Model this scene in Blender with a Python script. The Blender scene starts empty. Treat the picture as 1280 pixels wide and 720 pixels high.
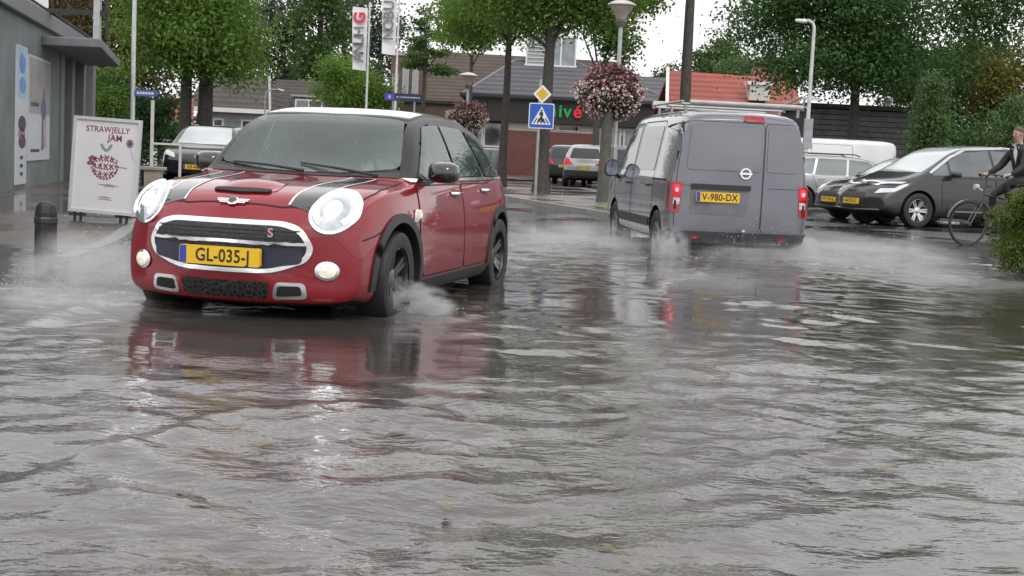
import bpy, bmesh, math, random
import numpy as np
from mathutils import Vector, Matrix
from mathutils.bvhtree import BVHTree
from mathutils.geometry import delaunay_2d_cdt

random.seed(7)
RNG = np.random.default_rng(7)
PI = math.pi
scene = bpy.context.scene
COL = scene.collection

# ------------------------------------------------------------------ camera
CAM_H = 1.043
FPX = 1671.0
HOR = 196.8
ROLL = 0.0476
_p = math.atan((360 - HOR) / FPX)
CF = Vector((0, math.cos(_p), -math.sin(_p)))
_r0 = Vector((1, 0, 0))
_u0 = _r0.cross(CF)
CR = math.cos(ROLL) * _r0 + math.sin(ROLL) * _u0
CU = math.cos(ROLL) * _u0 - math.sin(ROLL) * _r0
CP = Vector((0, 0, CAM_H))

def at(px, py, d):
    """world point seen at photo pixel px, py at distance d in front of the camera"""
    return CP + d * (CF + CR * ((px - 640) / FPX) + CU * ((360 - py) / FPX))

def gnd(px, py, z=0.0):
    k = CF + CR * ((px - 640) / FPX) + CU * ((360 - py) / FPX)
    return CP + k * ((z - CAM_H) / k.z)

def make_camera():
    cd = bpy.data.cameras.new("camera")
    cd.sensor_width = 36
    cd.lens = 36 * FPX / 1280
    cd.clip_end = 3000
    cd.clip_start = 0.05
    o = bpy.data.objects.new("camera", cd)
    COL.objects.link(o)
    m = Matrix((CR, CU, -CF)).transposed().to_4x4()
    m.translation = CP
    o.matrix_world = m
    scene.camera = o

# ------------------------------------------------------------------ nodes / materials
def new_mat(name):
    m = bpy.data.materials.new(name)
    m.use_nodes = True
    nt = m.node_tree
    return m, nt, nt.nodes["Principled BSDF"]

def nd(nt, typ, **kw):
    n = nt.nodes.new(typ)
    for k, v in kw.items():
        setattr(n, k, v)
    return n

def noise(nt, scale, detail=3, coord="Object", rough=0.55, mapping=None):
    tc = nd(nt, "ShaderNodeTexCoord")
    n = nd(nt, "ShaderNodeTexNoise")
    n.inputs["Scale"].default_value = scale
    n.inputs["Detail"].default_value = detail
    n.inputs["Roughness"].default_value = rough
    src = tc.outputs[coord]
    if mapping:
        mp = nd(nt, "ShaderNodeMapping")
        mp.inputs["Scale"].default_value = mapping
        nt.links.new(src, mp.inputs[0]); src = mp.outputs[0]
    nt.links.new(src, n.inputs["Vector"])
    return n

def ramp(nt, src, stops):
    r = nd(nt, "ShaderNodeValToRGB")
    e = r.color_ramp.elements
    while len(e) < len(stops):
        e.new(0.5)
    for el, (p, c) in zip(e, stops):
        el.position = p
        el.color = (*c, 1) if len(c) == 3 else c
    nt.links.new(src, r.inputs[0])
    return r

def mix(nt, fac, a, b, blend="MIX"):
    m = nd(nt, "ShaderNodeMix", data_type="RGBA", blend_type=blend)
    for sock, val in ((m.inputs[0], fac), (m.inputs[6], a), (m.inputs[7], b)):
        if hasattr(val, "is_linked"):
            nt.links.new(val, sock)
        elif isinstance(val, (int, float)):
            sock.default_value = val
        else:
            sock.default_value = (*val, 1)
    return m.outputs[2]

def mth(nt, op, a, b=None):
    m = nd(nt, "ShaderNodeMath", operation=op)
    for i, v in enumerate((a, b)):
        if v is None:
            continue
        if hasattr(v, "is_linked"):
            nt.links.new(v, m.inputs[i])
        else:
            m.inputs[i].default_value = v
    return m.outputs[0]

def add_bump(nt, b, src, strength=0.2, dist=0.02):
    bp = nd(nt, "ShaderNodeBump")
    bp.inputs["Strength"].default_value = strength
    bp.inputs["Distance"].default_value = dist
    nt.links.new(src, bp.inputs["Height"])
    nt.links.new(bp.outputs[0], b.inputs["Normal"])
    return bp

def simple(name, c, rough=0.5, metal=0.0, var=0.15, scale=6, bump=0.0, coat=0.0, ior=1.5, emis=None, es=0.0, rvar=0.0):
    m, nt, b = new_mat(name)
    n = noise(nt, scale, 4)
    lo = tuple(x * (1 - var) for x in c)
    hi = tuple(min(1, x * (1 + var)) for x in c)
    r = ramp(nt, n.outputs[0], [(0.3, lo), (0.7, hi)])
    nt.links.new(r.outputs[0], b.inputs["Base Color"])
    b.inputs["Roughness"].default_value = rough
    if rvar:
        rr = nd(nt, "ShaderNodeMapRange")
        rr.inputs[3].default_value = max(0.02, rough - rvar); rr.inputs[4].default_value = rough + rvar
        nt.links.new(n.outputs[0], rr.inputs[0]); nt.links.new(rr.outputs[0], b.inputs["Roughness"])
    b.inputs["Metallic"].default_value = metal
    b.inputs["IOR"].default_value = ior
    if coat:
        b.inputs["Coat Weight"].default_value = coat
        b.inputs["Coat Roughness"].default_value = 0.04
    if emis:
        b.inputs["Emission Color"].default_value = (*emis, 1)
        b.inputs["Emission Strength"].default_value = es
    if bump:
        add_bump(nt, b, n.outputs[0], bump, 0.02)
    return m

MATS = {}
def M(name, *a, **k):
    if name not in MATS:
        MATS[name] = simple(name, *a, **k)
    return MATS[name]

def paint(name, c, metal=0.0, rough=0.25, dirt=0.25):
    """car paint with a clear coat, rain wetness and road grime low on the body"""
    m, nt, b = new_mat(name)
    tc = nd(nt, "ShaderNodeTexCoord")
    sp = nd(nt, "ShaderNodeSeparateXYZ")
    nt.links.new(tc.outputs["Object"], sp.inputs[0])
    n = noise(nt, 5, 5)
    mr = nd(nt, "ShaderNodeMapRange")
    mr.inputs[1].default_value = 0.75; mr.inputs[2].default_value = 0.1
    mr.inputs[3].default_value = 0.0; mr.inputs[4].default_value = dirt
    nt.links.new(sp.outputs[2], mr.inputs[0])
    f = mth(nt, "MULTIPLY", mr.outputs[0], mth(nt, "ADD", n.outputs[0], 0.35))
    col = mix(nt, f, c, (0.06, 0.055, 0.05))
    nt.links.new(col, b.inputs["Base Color"])
    b.inputs["Metallic"].default_value = metal
    b.inputs["Roughness"].default_value = rough
    b.inputs["Specular IOR Level"].default_value = 0.12
    b.inputs["Coat Weight"].default_value = 1.0
    b.inputs["Coat Roughness"].default_value = 0.03
    dn = noise(nt, 260, 2)
    dr = ramp(nt, dn.outputs[0], [(0.62, (0, 0, 0)), (0.72, (1, 1, 1))])
    add_bump(nt, b, dr.outputs[0], 0.04, 0.002)
    return m

# ------------------------------------------------------------------ objects
def tag(o, label=None, cat=None, group=None, kind=None):
    if label: o["label"] = label
    if cat: o["category"] = cat
    if group: o["group"] = group
    if kind: o["kind"] = kind
    return o

def thing(name, label, cat, loc=(0, 0, 0), rz=0.0, group=None):
    o = bpy.data.objects.new(name, None)
    COL.objects.link(o)
    o.location = loc
    o.rotation_euler = (0, 0, rz)
    o.empty_display_size = 0.2
    return tag(o, label, cat, group)

def link_mesh(name, me, parent=None):
    o = bpy.data.objects.new(name, me)
    COL.objects.link(o)
    if parent is not None:
        o.parent = parent
    return o

def fast_mesh(name, V, Q, mats, smooth=False):
    """numpy verts (n,3) + quads (m,4)"""
    me = bpy.data.meshes.new(name)
    V = np.asarray(V, np.float32); Q = np.asarray(Q, np.int32)
    k = Q.shape[1]
    me.vertices.add(len(V)); me.vertices.foreach_set("co", V.ravel())
    me.loops.add(Q.size); me.loops.foreach_set("vertex_index", Q.ravel())
    me.polygons.add(len(Q))
    me.polygons.foreach_set("loop_start", np.arange(0, Q.size, k, dtype=np.int32))
    me.polygons.foreach_set("loop_total", np.full(len(Q), k, np.int32))
    me.polygons.foreach_set("use_smooth", np.full(len(Q), smooth, bool))
    for m in mats: me.materials.append(m)
    me.update(calc_edges=True)
    return me

class MB:
    def __init__(s):
        s.v = []; s.f = []; s.mi = []
    def add(s, vs, fs, m=0):
        o = len(s.v)
        s.v += [tuple(v) for v in vs]
        s.f += [tuple(i + o for i in f) for f in fs]
        s.mi += [m] * len(fs)
        return s
    def box(s, c, d, rz=0.0, m=0, mat=None):
        hx, hy, hz = d[0] / 2, d[1] / 2, d[2] / 2
        T = mat if mat is not None else Matrix.Translation(c) @ Matrix.Rotation(rz, 4, "Z")
        vs = [T @ Vector((x, y, z)) for z in (-hz, hz) for x, y in ((-hx, -hy), (hx, -hy), (hx, hy), (-hx, hy))]
        return s.add(vs, [(3, 2, 1, 0), (4, 5, 6, 7), (0, 1, 5, 4), (1, 2, 6, 5), (2, 3, 7, 6), (3, 0, 4, 7)], m)
    def b2(s, x0, x1, y0, y1, z0, z1, m=0):
        return s.box(((x0 + x1) / 2, (y0 + y1) / 2, (z0 + z1) / 2), (abs(x1 - x0), abs(y1 - y0), abs(z1 - z0)), 0, m)
    def bar(s, p, q, w, h=None, m=0):
        p, q = Vector(p), Vector(q)
        d = q - p; L = d.length
        x = d.normalized()
        up = Vector((0, 0, 1)) if abs(x.z) < 0.95 else Vector((0, 1, 0))
        y = up.cross(x).normalized(); z = x.cross(y)
        T = Matrix((x, y, z)).transposed().to_4x4(); T.translation = (p + q) / 2
        return s.box(None, (L, w, h or w), 0, m, T)
    def tube(s, pts, r, n=8, m=0, caps=True):
        pts = [Vector(p) for p in pts]
        rs = r if isinstance(r, (list, tuple)) else [r] * len(pts)
        vs = []; fs = []
        prev = None
        for i, p in enumerate(pts):
            t = (pts[min(i + 1, len(pts) - 1)] - pts[max(i - 1, 0)]).normalized()
            if prev is None:
                a = Vector((0, 0, 1)) if abs(t.z) < 0.9 else Vector((1, 0, 0))
                u = t.cross(a).normalized()
            else:
                u = (prev - t * prev.dot(t)).normalized()
            prev = u
            w = t.cross(u)
            for k in range(n):
                a = 2 * PI * k / n
                vs.append(p + rs[i] * (math.cos(a) * u + math.sin(a) * w))
        for i in range(len(pts) - 1):
            for k in range(n):
                fs.append((i * n + k, i * n + (k + 1) % n, (i + 1) * n + (k + 1) % n, (i + 1) * n + k))
        if caps:
            fs.append(tuple(range(n - 1, -1, -1)))
            fs.append(tuple((len(pts) - 1) * n + k for k in range(n)))
        return s.add(vs, fs, m)
    def lathe(s, prof, n=24, T=None, m=0, a0=0.0, caps=True):
        """profile [(r,z)...] revolved about local Z"""
        T = T or Matrix.Identity(4)
        vs = []; fs = []
        for r, z in prof:
            for k in range(n):
                a = 2 * PI * k / n + a0
                vs.append(T @ Vector((r * math.cos(a), r * math.sin(a), z)))
        for i in range(len(prof) - 1):
            for k in range(n):
                fs.append((i * n + k, i * n + (k + 1) % n, (i + 1) * n + (k + 1) % n, (i + 1) * n + k))
        caps = caps and prof[0] != prof[-1]
        if caps and prof[0][0] > 1e-4: fs.append(tuple(range(n - 1, -1, -1)))
        if caps and prof[-1][0] > 1e-4: fs.append(tuple((len(prof) - 1) * n + k for k in range(n)))
        return s.add(vs, fs, m)
    def prism(s, poly, T, depth, m=0):
        """2D polygon in local XY of T, extruded along local +Z"""
        n = len(poly)
        vs = [T @ Vector((x, y, 0)) for x, y in poly] + [T @ Vector((x, y, depth)) for x, y in poly]
        fs = [tuple(range(n - 1, -1, -1)), tuple(range(n, 2 * n))]
        fs += [(i, (i + 1) % n, n + (i + 1) % n, n + i) for i in range(n)]
        return s.add(vs, fs, m)
    def poly(s, pts, m=0):
        return s.add(pts, [tuple(range(len(pts)))], m)
    def build(s, name, mats, parent=None, smooth=None, bevel=0.0):
        me = bpy.data.meshes.new(name)
        me.from_pydata(s.v, [], s.f)
        if not isinstance(mats, (list, tuple)): mats = [mats]
        for m in mats: me.materials.append(m)
        me.polygons.foreach_set("material_index", s.mi)
        bm = bmesh.new(); bm.from_mesh(me)
        bmesh.ops.remove_doubles(bm, verts=bm.verts, dist=1e-5)
        bmesh.ops.recalc_face_normals(bm, faces=bm.faces)
        bm.to_mesh(me); bm.free()
        if smooth is not None:
            me.polygons.foreach_set("use_smooth", [True] * len(me.polygons))
            me.set_sharp_from_angle(angle=math.radians(smooth))
        o = link_mesh(name, me, parent)
        if bevel:
            b = o.modifiers.new("bevel", "BEVEL"); b.width = bevel; b.segments = 2; b.limit_method = "ANGLE"
        return o

def frame(o, x, y):
    """matrix with origin o and local axes x, y (z = x cross y)"""
    x = Vector(x).normalized(); y = Vector(y).normalized()
    m = Matrix((x, y, x.cross(y))).transposed().to_4x4()
    m.translation = o
    return m

def text_mesh(name, txt, size, mat, parent, T, extrude=0.002, bold=0.0, sx=1.0, align="CENTER", spacing=1.0):
    cu = bpy.data.curves.new(name, "FONT")
    cu.body = txt; cu.size = size; cu.extrude = extrude; cu.offset = bold
    cu.align_x = align; cu.align_y = "CENTER"; cu.space_character = spacing
    tmp = bpy.data.objects.new("tmp", cu)
    COL.objects.link(tmp)
    bpy.context.view_layer.update()
    dg = bpy.context.evaluated_depsgraph_get()
    me = bpy.data.meshes.new_from_object(tmp.evaluated_get(dg))
    bpy.data.objects.remove(tmp)
    me.transform(T @ Matrix.Diagonal((sx, 1, 1, 1)))
    me.materials.clear(); me.materials.append(mat)
    me.name = name
    return link_mesh(name, me, parent)

def rpoly(pts, r, n=4):
    """round the corners of a 2D polygon"""
    out = []
    k = len(pts)
    for i in range(k):
        p = Vector(pts[i]); a = Vector(pts[i - 1]); b = Vector(pts[(i + 1) % k])
        ra = r[i] if isinstance(r, (list, tuple)) else r
        da, db = (a - p), (b - p)
        ra = min(ra, da.length * 0.45, db.length * 0.45)
        p0 = p + da.normalized() * ra; p1 = p + db.normalized() * ra
        for j in range(n + 1):
            t = j / n
            out.append(tuple((1 - t) ** 2 * p0 + 2 * t * (1 - t) * p + t * t * p1))
    return out

def ellipse(cx, cy, rx, ry, n=28, p=2.0):
    out = []
    for k in range(n):
        a = 2 * PI * k / n
        c, s = math.cos(a), math.sin(a)
        out.append((cx + rx * math.copysign(abs(c) ** (2 / p), c), cy + ry * math.copysign(abs(s) ** (2 / p), s)))
    return out

def pchip(pts):
    xs = np.array([p[0] for p in pts], float); ys = np.array([p[1] for p in pts], float)
    if len(xs) == 1: return lambda x: float(ys[0])
    h = np.diff(xs); d = np.diff(ys) / h
    m = np.zeros(len(xs)); m[0] = d[0]; m[-1] = d[-1]
    for i in range(1, len(xs) - 1):
        if d[i - 1] * d[i] > 0:
            w1, w2 = 2 * h[i] + h[i - 1], h[i] + 2 * h[i - 1]
            m[i] = (w1 + w2) / (w1 / d[i - 1] + w2 / d[i])
    def f(x):
        x = min(max(x, xs[0]), xs[-1])
        i = min(max(int(np.searchsorted(xs, x)) - 1, 0), len(h) - 1)
        t = (x - xs[i]) / h[i]
        return float((1 + 2 * t) * (1 - t) ** 2 * ys[i] + t * (1 - t) ** 2 * h[i] * m[i] + t * t * (3 - 2 * t) * ys[i + 1] + t * t * (t - 1) * h[i] * m[i + 1])
    return f

def smooth01(a, b, x):
    t = np.clip((x - a) / (b - a), 0, 1)
    return t * t * (3 - 2 * t)
# ------------------------------------------------------------------ vehicles
def plastic(): return M("black_plastic", (0.018, 0.018, 0.019), 0.45, bump=0.05, scale=60)
def gloss_black(): return M("gloss_black", (0.01, 0.01, 0.011), 0.08, coat=1.0)
def chrome(): return M("chrome", (0.82, 0.83, 0.85), 0.1, metal=1.0, var=0.04)
def rubber(): return M("tyre_rubber", (0.015, 0.015, 0.016), 0.55, bump=0.2, scale=40, rvar=0.2)
def gap_mat(): return M("panel_gap_black", (0.006, 0.006, 0.006), 0.7)
def glass(kind="mid"):
    if kind == "dark": return M("dark_window_glass", (0.012, 0.015, 0.016), 0.04, ior=1.6, var=0.3, scale=2)
    if kind == "pale": return M("painted_sky_glass", (0.42, 0.45, 0.46), 0.05, ior=2.2, var=0.2, scale=1.2)  # pale base colour stands in for bright sky reflected in the windscreens
    return M("window_glass", (0.075, 0.092, 0.095), 0.04, ior=2.0, var=0.4, scale=1.8)
def plate_yellow(): return M("plate_yellow", (0.75, 0.47, 0.02), 0.4, var=0.05)
def plate_blue(): return M("plate_blue", (0.03, 0.06, 0.35), 0.4, var=0.05)
def plate_ink(): return M("plate_ink", (0.015, 0.014, 0.012), 0.5)

class Car:
    def __init__(s, name, label, cat, loc, yaw, L, W, ztop, belt, ax, R, paintmat, zb=0.19, bow_f=0.22, bow_r=0.1,
                 tum=0.36, group=None, crown=0.05, end_w=0.12, nose_under=0.10, shoulder=0.03, cap_k=0.86):
        s.L, s.W, s.ax, s.R, s.paint = L, W, ax, R, paintmat
        s.root = thing(name, label, cat, loc, yaw, group)
        fz, fb = pchip(ztop), pchip(belt)
        s.fz, s.fb = fz, fb
        xs = sorted(set([0, 0.04, 0.12] + ([0.012] if cap_k > .9 else []) + [ L - 0.12, L - 0.04, L] + [round(p[0], 3) for p in ztop] + [round(x, 2) for x in np.arange(0.25, L - 0.15, 0.25)]))
        xx = [xs[0]]
        for x in xs[1:]:
            if x - xx[-1] > 0.01 or x == L: xx.append(x)
        rings = []
        for x in xx:
            e = abs(2 * x / L - 1)
            w = W / 2 * (1 - end_w * e ** 6)
            zt = fz(x); zl = min(fb(x), zt - 0.03)
            b0 = zb + nose_under * smooth01(0.86, 1.0, e)
            b0 = min(b0, zl - 0.12)
            wb = w - shoulder
            g = zt - zl
            wt = wb - 0.05 - tum * max(0.0, g - 0.07)
            cr = min(crown, g * 0.8)
            ze = zt - cr
            h = zl - b0
            pts = [(0, b0), (0.6 * w, b0), (0.92 * w, b0 + 0.012), (w - 0.006, b0 + 0.09 * min(1, h / 0.5)), (w, b0 + 0.45 * h), (w - 0.006, b0 + 0.74 * h),
                   (wb + 0.008, zl - 0.035), (wb - 0.012, zl),
                   ((wb - 0.02 + wt) / 2 + 0.012, (zl + ze) / 2), (wt + 0.012, ze - 0.03 * min(1, g / 0.3)), (wt - 0.04, ze + cr * 0.6), (wt * 0.55, zt - cr * 0.08), (0, zt)]
            rings.append((x, pts))
        n = len(rings[0][1])
        V = []; F = []
        def ring3(x, pts):
            r = [(x, y, z) for y, z in pts] + [(x, -y, z) for y, z in reversed(pts[1:-1])]
            return r
        N = 2 * n - 2
        R3 = [ring3(x, p) for x, p in rings]
        def capset(r, sgn):
            cz = sum(p[2] for p in r) / len(r)
            out = []
            for k, dx in ((cap_k, 0.018 if cap_k < .9 else .006), (0.5, 0.03)):
                out.append([(p[0] + sgn * dx, p[1] * k, cz + (p[2] - cz) * k) for p in r])
            return out, (r[0][0] + sgn * 0.032, 0, cz)
        c0, p0 = capset(R3[0], -1)
        c1, p1 = capset(R3[-1], 1)
        allr = c0[::-1] + R3 + c1
        for r in allr: V += r
        for i in range(len(allr) - 1):
            for k in range(N):
                F.append((i * N + k, i * N + (k + 1) % N, (i + 1) * N + (k + 1) % N, (i + 1) * N + k))
        V += [p0, p1]
        ia, ib = len(V) - 2, len(V) - 1
        last = (len(allr) - 1) * N
        for k in range(N):
            F.append((ia, (k + 1) % N, k)); F.append((ib, last + k, last + (k + 1) % N))
        out = []
        for x, y, z in V:
            q = min(1.0, abs(y) / (W / 2)) ** 2.2
            x -= bow_f * q * float(smooth01(L - 1.1, L, x))
            x += bow_r * q * float(smooth01(0.8, 0.0, x))
            out.append((x, y, z))
        me = bpy.data.meshes.new("body")
        me.from_pydata(out, [], F)
        bm = bmesh.new(); bm.from_mesh(me); bmesh.ops.recalc_face_normals(bm, faces=bm.faces); bm.to_mesh(me); bm.free()
        o = link_mesh("body", me, None)
        ss = o.modifiers.new("s", "SUBSURF"); ss.levels = 2; ss.render_levels = 2
        bpy.context.view_layer.update()
        dg = bpy.context.evaluated_depsgraph_get()
        m2 = bpy.data.meshes.new_from_object(o.evaluated_get(dg))
        o.modifiers.clear(); o.data = m2
        s.bvh = BVHTree.FromPolygons([v.co.copy() for v in m2.vertices], [tuple(p.vertices) for p in m2.polygons])
        # wheel wells
        mb = MB()
        for axx in ax:
            for sy in (1, -1):
                mb.lathe([(R + 0.055, 0), (R + 0.055, 0.42)], 40, Matrix.Translation((axx, sy * (W / 2 - 0.18), R)) @ Matrix.Rotation(PI / 2, 4, "X") @ Matrix.Translation((0, 0, -0.21)))
        c = mb.build("cut", gap_mat())
        bo = o.modifiers.new("b", "BOOLEAN"); bo.operation = "DIFFERENCE"; bo.solver = "EXACT"; bo.object = c
        bpy.context.view_layer.update()
        dg = bpy.context.evaluated_depsgraph_get()
        m3 = bpy.data.meshes.new_from_object(o.evaluated_get(dg))
        o.modifiers.clear()
        if len(m3.polygons) > 100: o.data = m3
        bpy.data.objects.remove(c)
        d = o.data
        d.materials.clear(); d.materials.append(paintmat); d.materials.append(gap_mat()); d.materials.append(plastic())
        idx = []
        for p in d.polygons:
            cx, cy, cz = p.center
            k = 0
            for axx in ax:
                if (cx - axx) ** 2 + (cz - R) ** 2 < (R + 0.057) ** 2: k = 1
            if p.normal.z < -0.85 and cz < zb + 0.25: k = 1
            idx.append(k)
        d.polygons.foreach_set("material_index", idx)
        d.polygons.foreach_set("use_smooth", [True] * len(d.polygons))
        d.set_sharp_from_angle(angle=math.radians(42))
        o.parent = s.root
        s.body = o

    def hit(s, view, a, b):
        if view == "L": o, d = Vector((a, 3, b)), Vector((0, -1, 0))
        elif view == "R": o, d = Vector((a, -3, b)), Vector((0, 1, 0))
        elif view == "F": o, d = Vector((s.L + 2, a, b)), Vector((-1, 0, 0))
        elif view == "B": o, d = Vector((-2, a, b)), Vector((1, 0, 0))
        else: o, d = Vector((a, b, 5)), Vector((0, 0, -1))
        r = s.bvh.ray_cast(o, d)
        if r[0] is None:
            g = {"L": Vector((a, s.W / 2, b)), "R": Vector((a, -s.W / 2, b)), "F": Vector((s.L - 0.2, a, b)), "B": Vector((0.1, a, b)), "T": Vector((a, b, 1))}[view]
            r = s.bvh.find_nearest(g)
            n = r[1]
            return r[0], (n if n.dot(d) < 0 else -n)
        n = r[1]
        if n.dot(d) > 0: n = -n
        return r[0], n

    def panel_into(s, mb, poly, view, off=0.005, th=0.006, res=0.045, dome=0.0, m=0):
        P = []
        k = len(poly)
        for i in range(k):
            a, b = Vector(poly[i]), Vector(poly[(i + 1) % k])
            nseg = max(1, int((b - a).length / res))
            for j in range(nseg): P.append(a + (b - a) * j / nseg)
        nb = len(P)
        xs = [p[0] for p in P]; ys = [p[1] for p in P]
        cx, cy = (min(xs) + max(xs)) / 2, (min(ys) + max(ys)) / 2
        rx, ry = max(1e-3, (max(xs) - min(xs)) / 2), max(1e-3, (max(ys) - min(ys)) / 2)
        G = []
        x = min(xs) + res * 0.6
        while x < max(xs):
            y = min(ys) + res * 0.6
            while y < max(ys):
                if all((Vector((x, y)) - q).length > res * 0.45 for q in P): G.append(Vector((x, y)))
                y += res
            x += res
        pts = P + G
        vv, ee, ff, ov, oe, of = delaunay_2d_cdt(pts, [], [list(range(nb))], 1, 1e-5)
        used = sorted({i for f in ff for i in f}); rm = {i: k for k, i in enumerate(used)}
        ff = [tuple(rm[i] for i in f) for f in ff]; vv = [vv[i] for i in used]
        V3 = []; N3 = []
        for p in vv:
            h, n = s.hit(view, p[0], p[1])
            q = min(1.0, ((p[0] - cx) / rx) ** 2 + ((p[1] - cy) / ry) ** 2)
            V3.append(h + n * (off + dome * (1 - q))); N3.append(n)
        cnt = {}
        for f in ff:
            for i in range(len(f)):
                e = (f[i], f[(i + 1) % len(f)])
                cnt[tuple(sorted(e))] = cnt.get(tuple(sorted(e)), 0) + 1
        F = [tuple(f) for f in ff]
        low = {}
        def lo(i):
            if i not in low:
                low[i] = len(V3); V3.append(V3[i] - N3[i] * th)
            return low[i]
        for f in ff:
            for i in range(len(f)):
                a, b = f[i], f[(i + 1) % len(f)]
                if cnt[tuple(sorted((a, b)))] == 1: F.append((a, b, lo(b), lo(a)))
        mb.add(V3, F, m)
        return mb

    def panel(s, name, polys, view, mat, off=0.005, th=0.006, parent=None, res=0.045, dome=0.0):
        mb = MB()
        if not isinstance(polys[0][0], (tuple, list)): polys = [polys]
        for p in polys: s.panel_into(mb, p, view, off, th, res, dome)
        return mb.build(name, mat, parent or s.root, smooth=40)

    def ribbon_into(s, mb, path, view, w=0.008, off=0.003, m=0, closed=False, res=0.05):
        pts = [Vector(p) for p in path]
        if closed: pts.append(pts[0])
        Q = []
        for a, b in zip(pts, pts[1:]):
            k = max(1, int((b - a).length / res))
            for j in range(k): Q.append(a + (b - a) * j / k)
        Q.append(pts[-1])
        vs = []
        for i, p in enumerate(Q):
            t = Q[min(i + 1, len(Q) - 1)] - Q[max(i - 1, 0)]
            if t.length < 1e-9: t = Vector((1, 0))
            t.normalize(); nn = Vector((-t[1], t[0])) * w / 2
            for sg in (1, -1):
                q = p + nn * sg
                h, n = s.hit(view, q[0], q[1])
                vs.append(h + n * off)
        mb.add(vs, [(2 * i, 2 * i + 1, 2 * i + 3, 2 * i + 2) for i in range(len(Q) - 1)], m)

    def ribbons(s, name, items, mat, w=0.008, off=0.003, parent=None):
        mb = MB()
        for it in items: s.ribbon_into(mb, it[0], it[1], w, off, 0, it[2] if len(it) > 2 else False)
        return mb.build(name, mat, parent or s.root)

    def wheels(s, rim_mat, spokes=10, twin=False, rim_r=0.68, style="spoke", dish=0.03):
        W, R = s.W, s.R
        for axx in s.ax:
            for sy in (1, -1):
                T = Matrix.Translation((axx, sy * (W / 2 - 0.115), R)) @ Matrix.Rotation(-sy * PI / 2, 4, "X")
                # local +Z points outward
                mb = MB()
                rr = R * rim_r
                mb.lathe([(rr, -0.09), (rr, 0.085), (rr * 0.94, 0.09), (rr * 0.9, 0.06), (rr * 0.88, -0.05)], 36, T, caps=False)
                mb.lathe([(rr * 0.88, -0.05), (0.05, -0.05)], 24, T, 1, caps=False)
                mb.lathe([(0.07, 0.02), (0.07, 0.075 - dish), (0.045, 0.085 - dish), (0.0, 0.086 - dish)], 18, T)
                for k in range(spokes):
                    a = 2 * PI * k / spokes
                    for da in ((-0.12, 0.12) if twin else (0,)):
                        w0, w1 = (0.018, 0.014) if twin else (0.03, 0.026)
                        u = Vector((math.cos(a + da * 1.0), math.sin(a + da * 1.0), 0)); v = Vector((-u.y, u.x, 0))
                        ui = Vector((math.cos(a + da * 2.2), math.sin(a + da * 2.2), 0))
                        p0 = ui * 0.05; p1 = u * rr * 0.92
                        z0, z1 = 0.075 - dish, 0.075
                        pts = [p0 - v * w0, p0 + v * w0, p1 + v * w1, p1 - v * w1]
                        zz = [z0, z0, z1, z1]
                        vs = [T @ Vector((p.x, p.y, z)) for p, z in zip(pts, zz)] + [T @ Vector((p.x, p.y, z - 0.045)) for p, z in zip(pts, zz)]
                        mb.add(vs, [(0, 1, 2, 3), (4, 7, 6, 5), (0, 4, 5, 1), (1, 5, 6, 2), (2, 6, 7, 3), (3, 7, 4, 0)])
                w_ = mb.build("wheel", [rim_mat, M("brake_dark", (0.03, 0.03, 0.03), 0.6)], s.root, smooth=35)
                t = MB()
                t.lathe([(rr * 0.97, -0.1), (R * 0.86, -0.108), (R * 0.97, -0.095), (R, -0.07), (R, 0.07), (R * 0.97, 0.095), (R * 0.86, 0.108), (rr * 0.97, 0.095)], 44, T, caps=False)
                t.build("tyre", rubber(), w_, smooth=35)

    def plate(s, view, a, b, txt, w=0.52, h=0.11, tilt=0.0, out=0.012, detail=True):
        p, n = s.hit(view, a, b)
        sg = 1 if view == "F" else -1
        o = Vector((p.x + sg * out, a, b))
        T = frame(o, (0, sg, 0), (-sg * math.sin(tilt), 0, math.cos(tilt)))
        mb = MB()
        mb.prism(rpoly([(-w / 2, -h / 2), (w / 2, -h / 2), (w / 2, h / 2), (-w / 2, h / 2)], 0.012), T @ Matrix.Translation((0, 0, -0.03)), 0.034)
        pl = mb.build("licence_plate", plate_yellow(), s.root)
        mb = MB()
        mb.prism([(-w / 2 + 0.003, -h / 2 + 0.003), (-w / 2 + 0.047, -h / 2 + 0.003), (-w / 2 + 0.047, h / 2 - 0.003), (-w / 2 + 0.003, h / 2 - 0.003)], T @ Matrix.Translation((0, 0, 0.0042)), 0.001)
        mb.build("country_band", plate_blue(), pl)
        text_mesh("plate_text", txt, h * 0.98, plate_ink(), pl, T @ Matrix.Translation((0.022, -0.002, 0.0055)), 0.0006, 0.0016, 0.86 * w / 0.52, spacing=1.05)
        return pl

    def mirror(s, x, y, z, sy, mat, size=(0.17, 0.2, 0.13)):
        """door mirror: shaped housing on a short arm, with its glass facing back"""
        mb = MB()
        c = Vector((x, sy * y, z))
        a, b, h = size[0] / 2, size[1] / 2, size[2] / 2
        rings = []
        for t, k in ((-1.0, 0.93), (-0.5, 1.0), (0.2, 0.95), (0.7, 0.72), (1.0, 0.3)):
            rings.append([c + Vector((a * t, b * k * q[0], h * k * q[1])) for q in ellipse(0, 0, 1, 1, 18, 3.0)])
        vs = [p for r in rings for p in r]
        fs = [(i * 18 + k, i * 18 + (k + 1) % 18, (i + 1) * 18 + (k + 1) % 18, (i + 1) * 18 + k) for i in range(4) for k in range(18)]
        fs += [tuple(range(17, -1, -1)), tuple(72 + k for k in range(18))]
        mb.add(vs, fs)
        mb.bar(c + Vector((0, -sy * b * 0.6, -h * 0.7)), c + Vector((0.02, -sy * (b + 0.09), -h * 1.35)), 0.05, 0.04)
        m = mb.build("door_mirror", mat, s.root, smooth=50)
        g = MB()
        g.prism(ellipse(0, 0, b * 0.84, h * 0.82, 18, 3.0), frame(c + Vector((-a - 0.003, 0, 0)), (0, -1, 0), (0, 0, 1)), 0.002)
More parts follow.
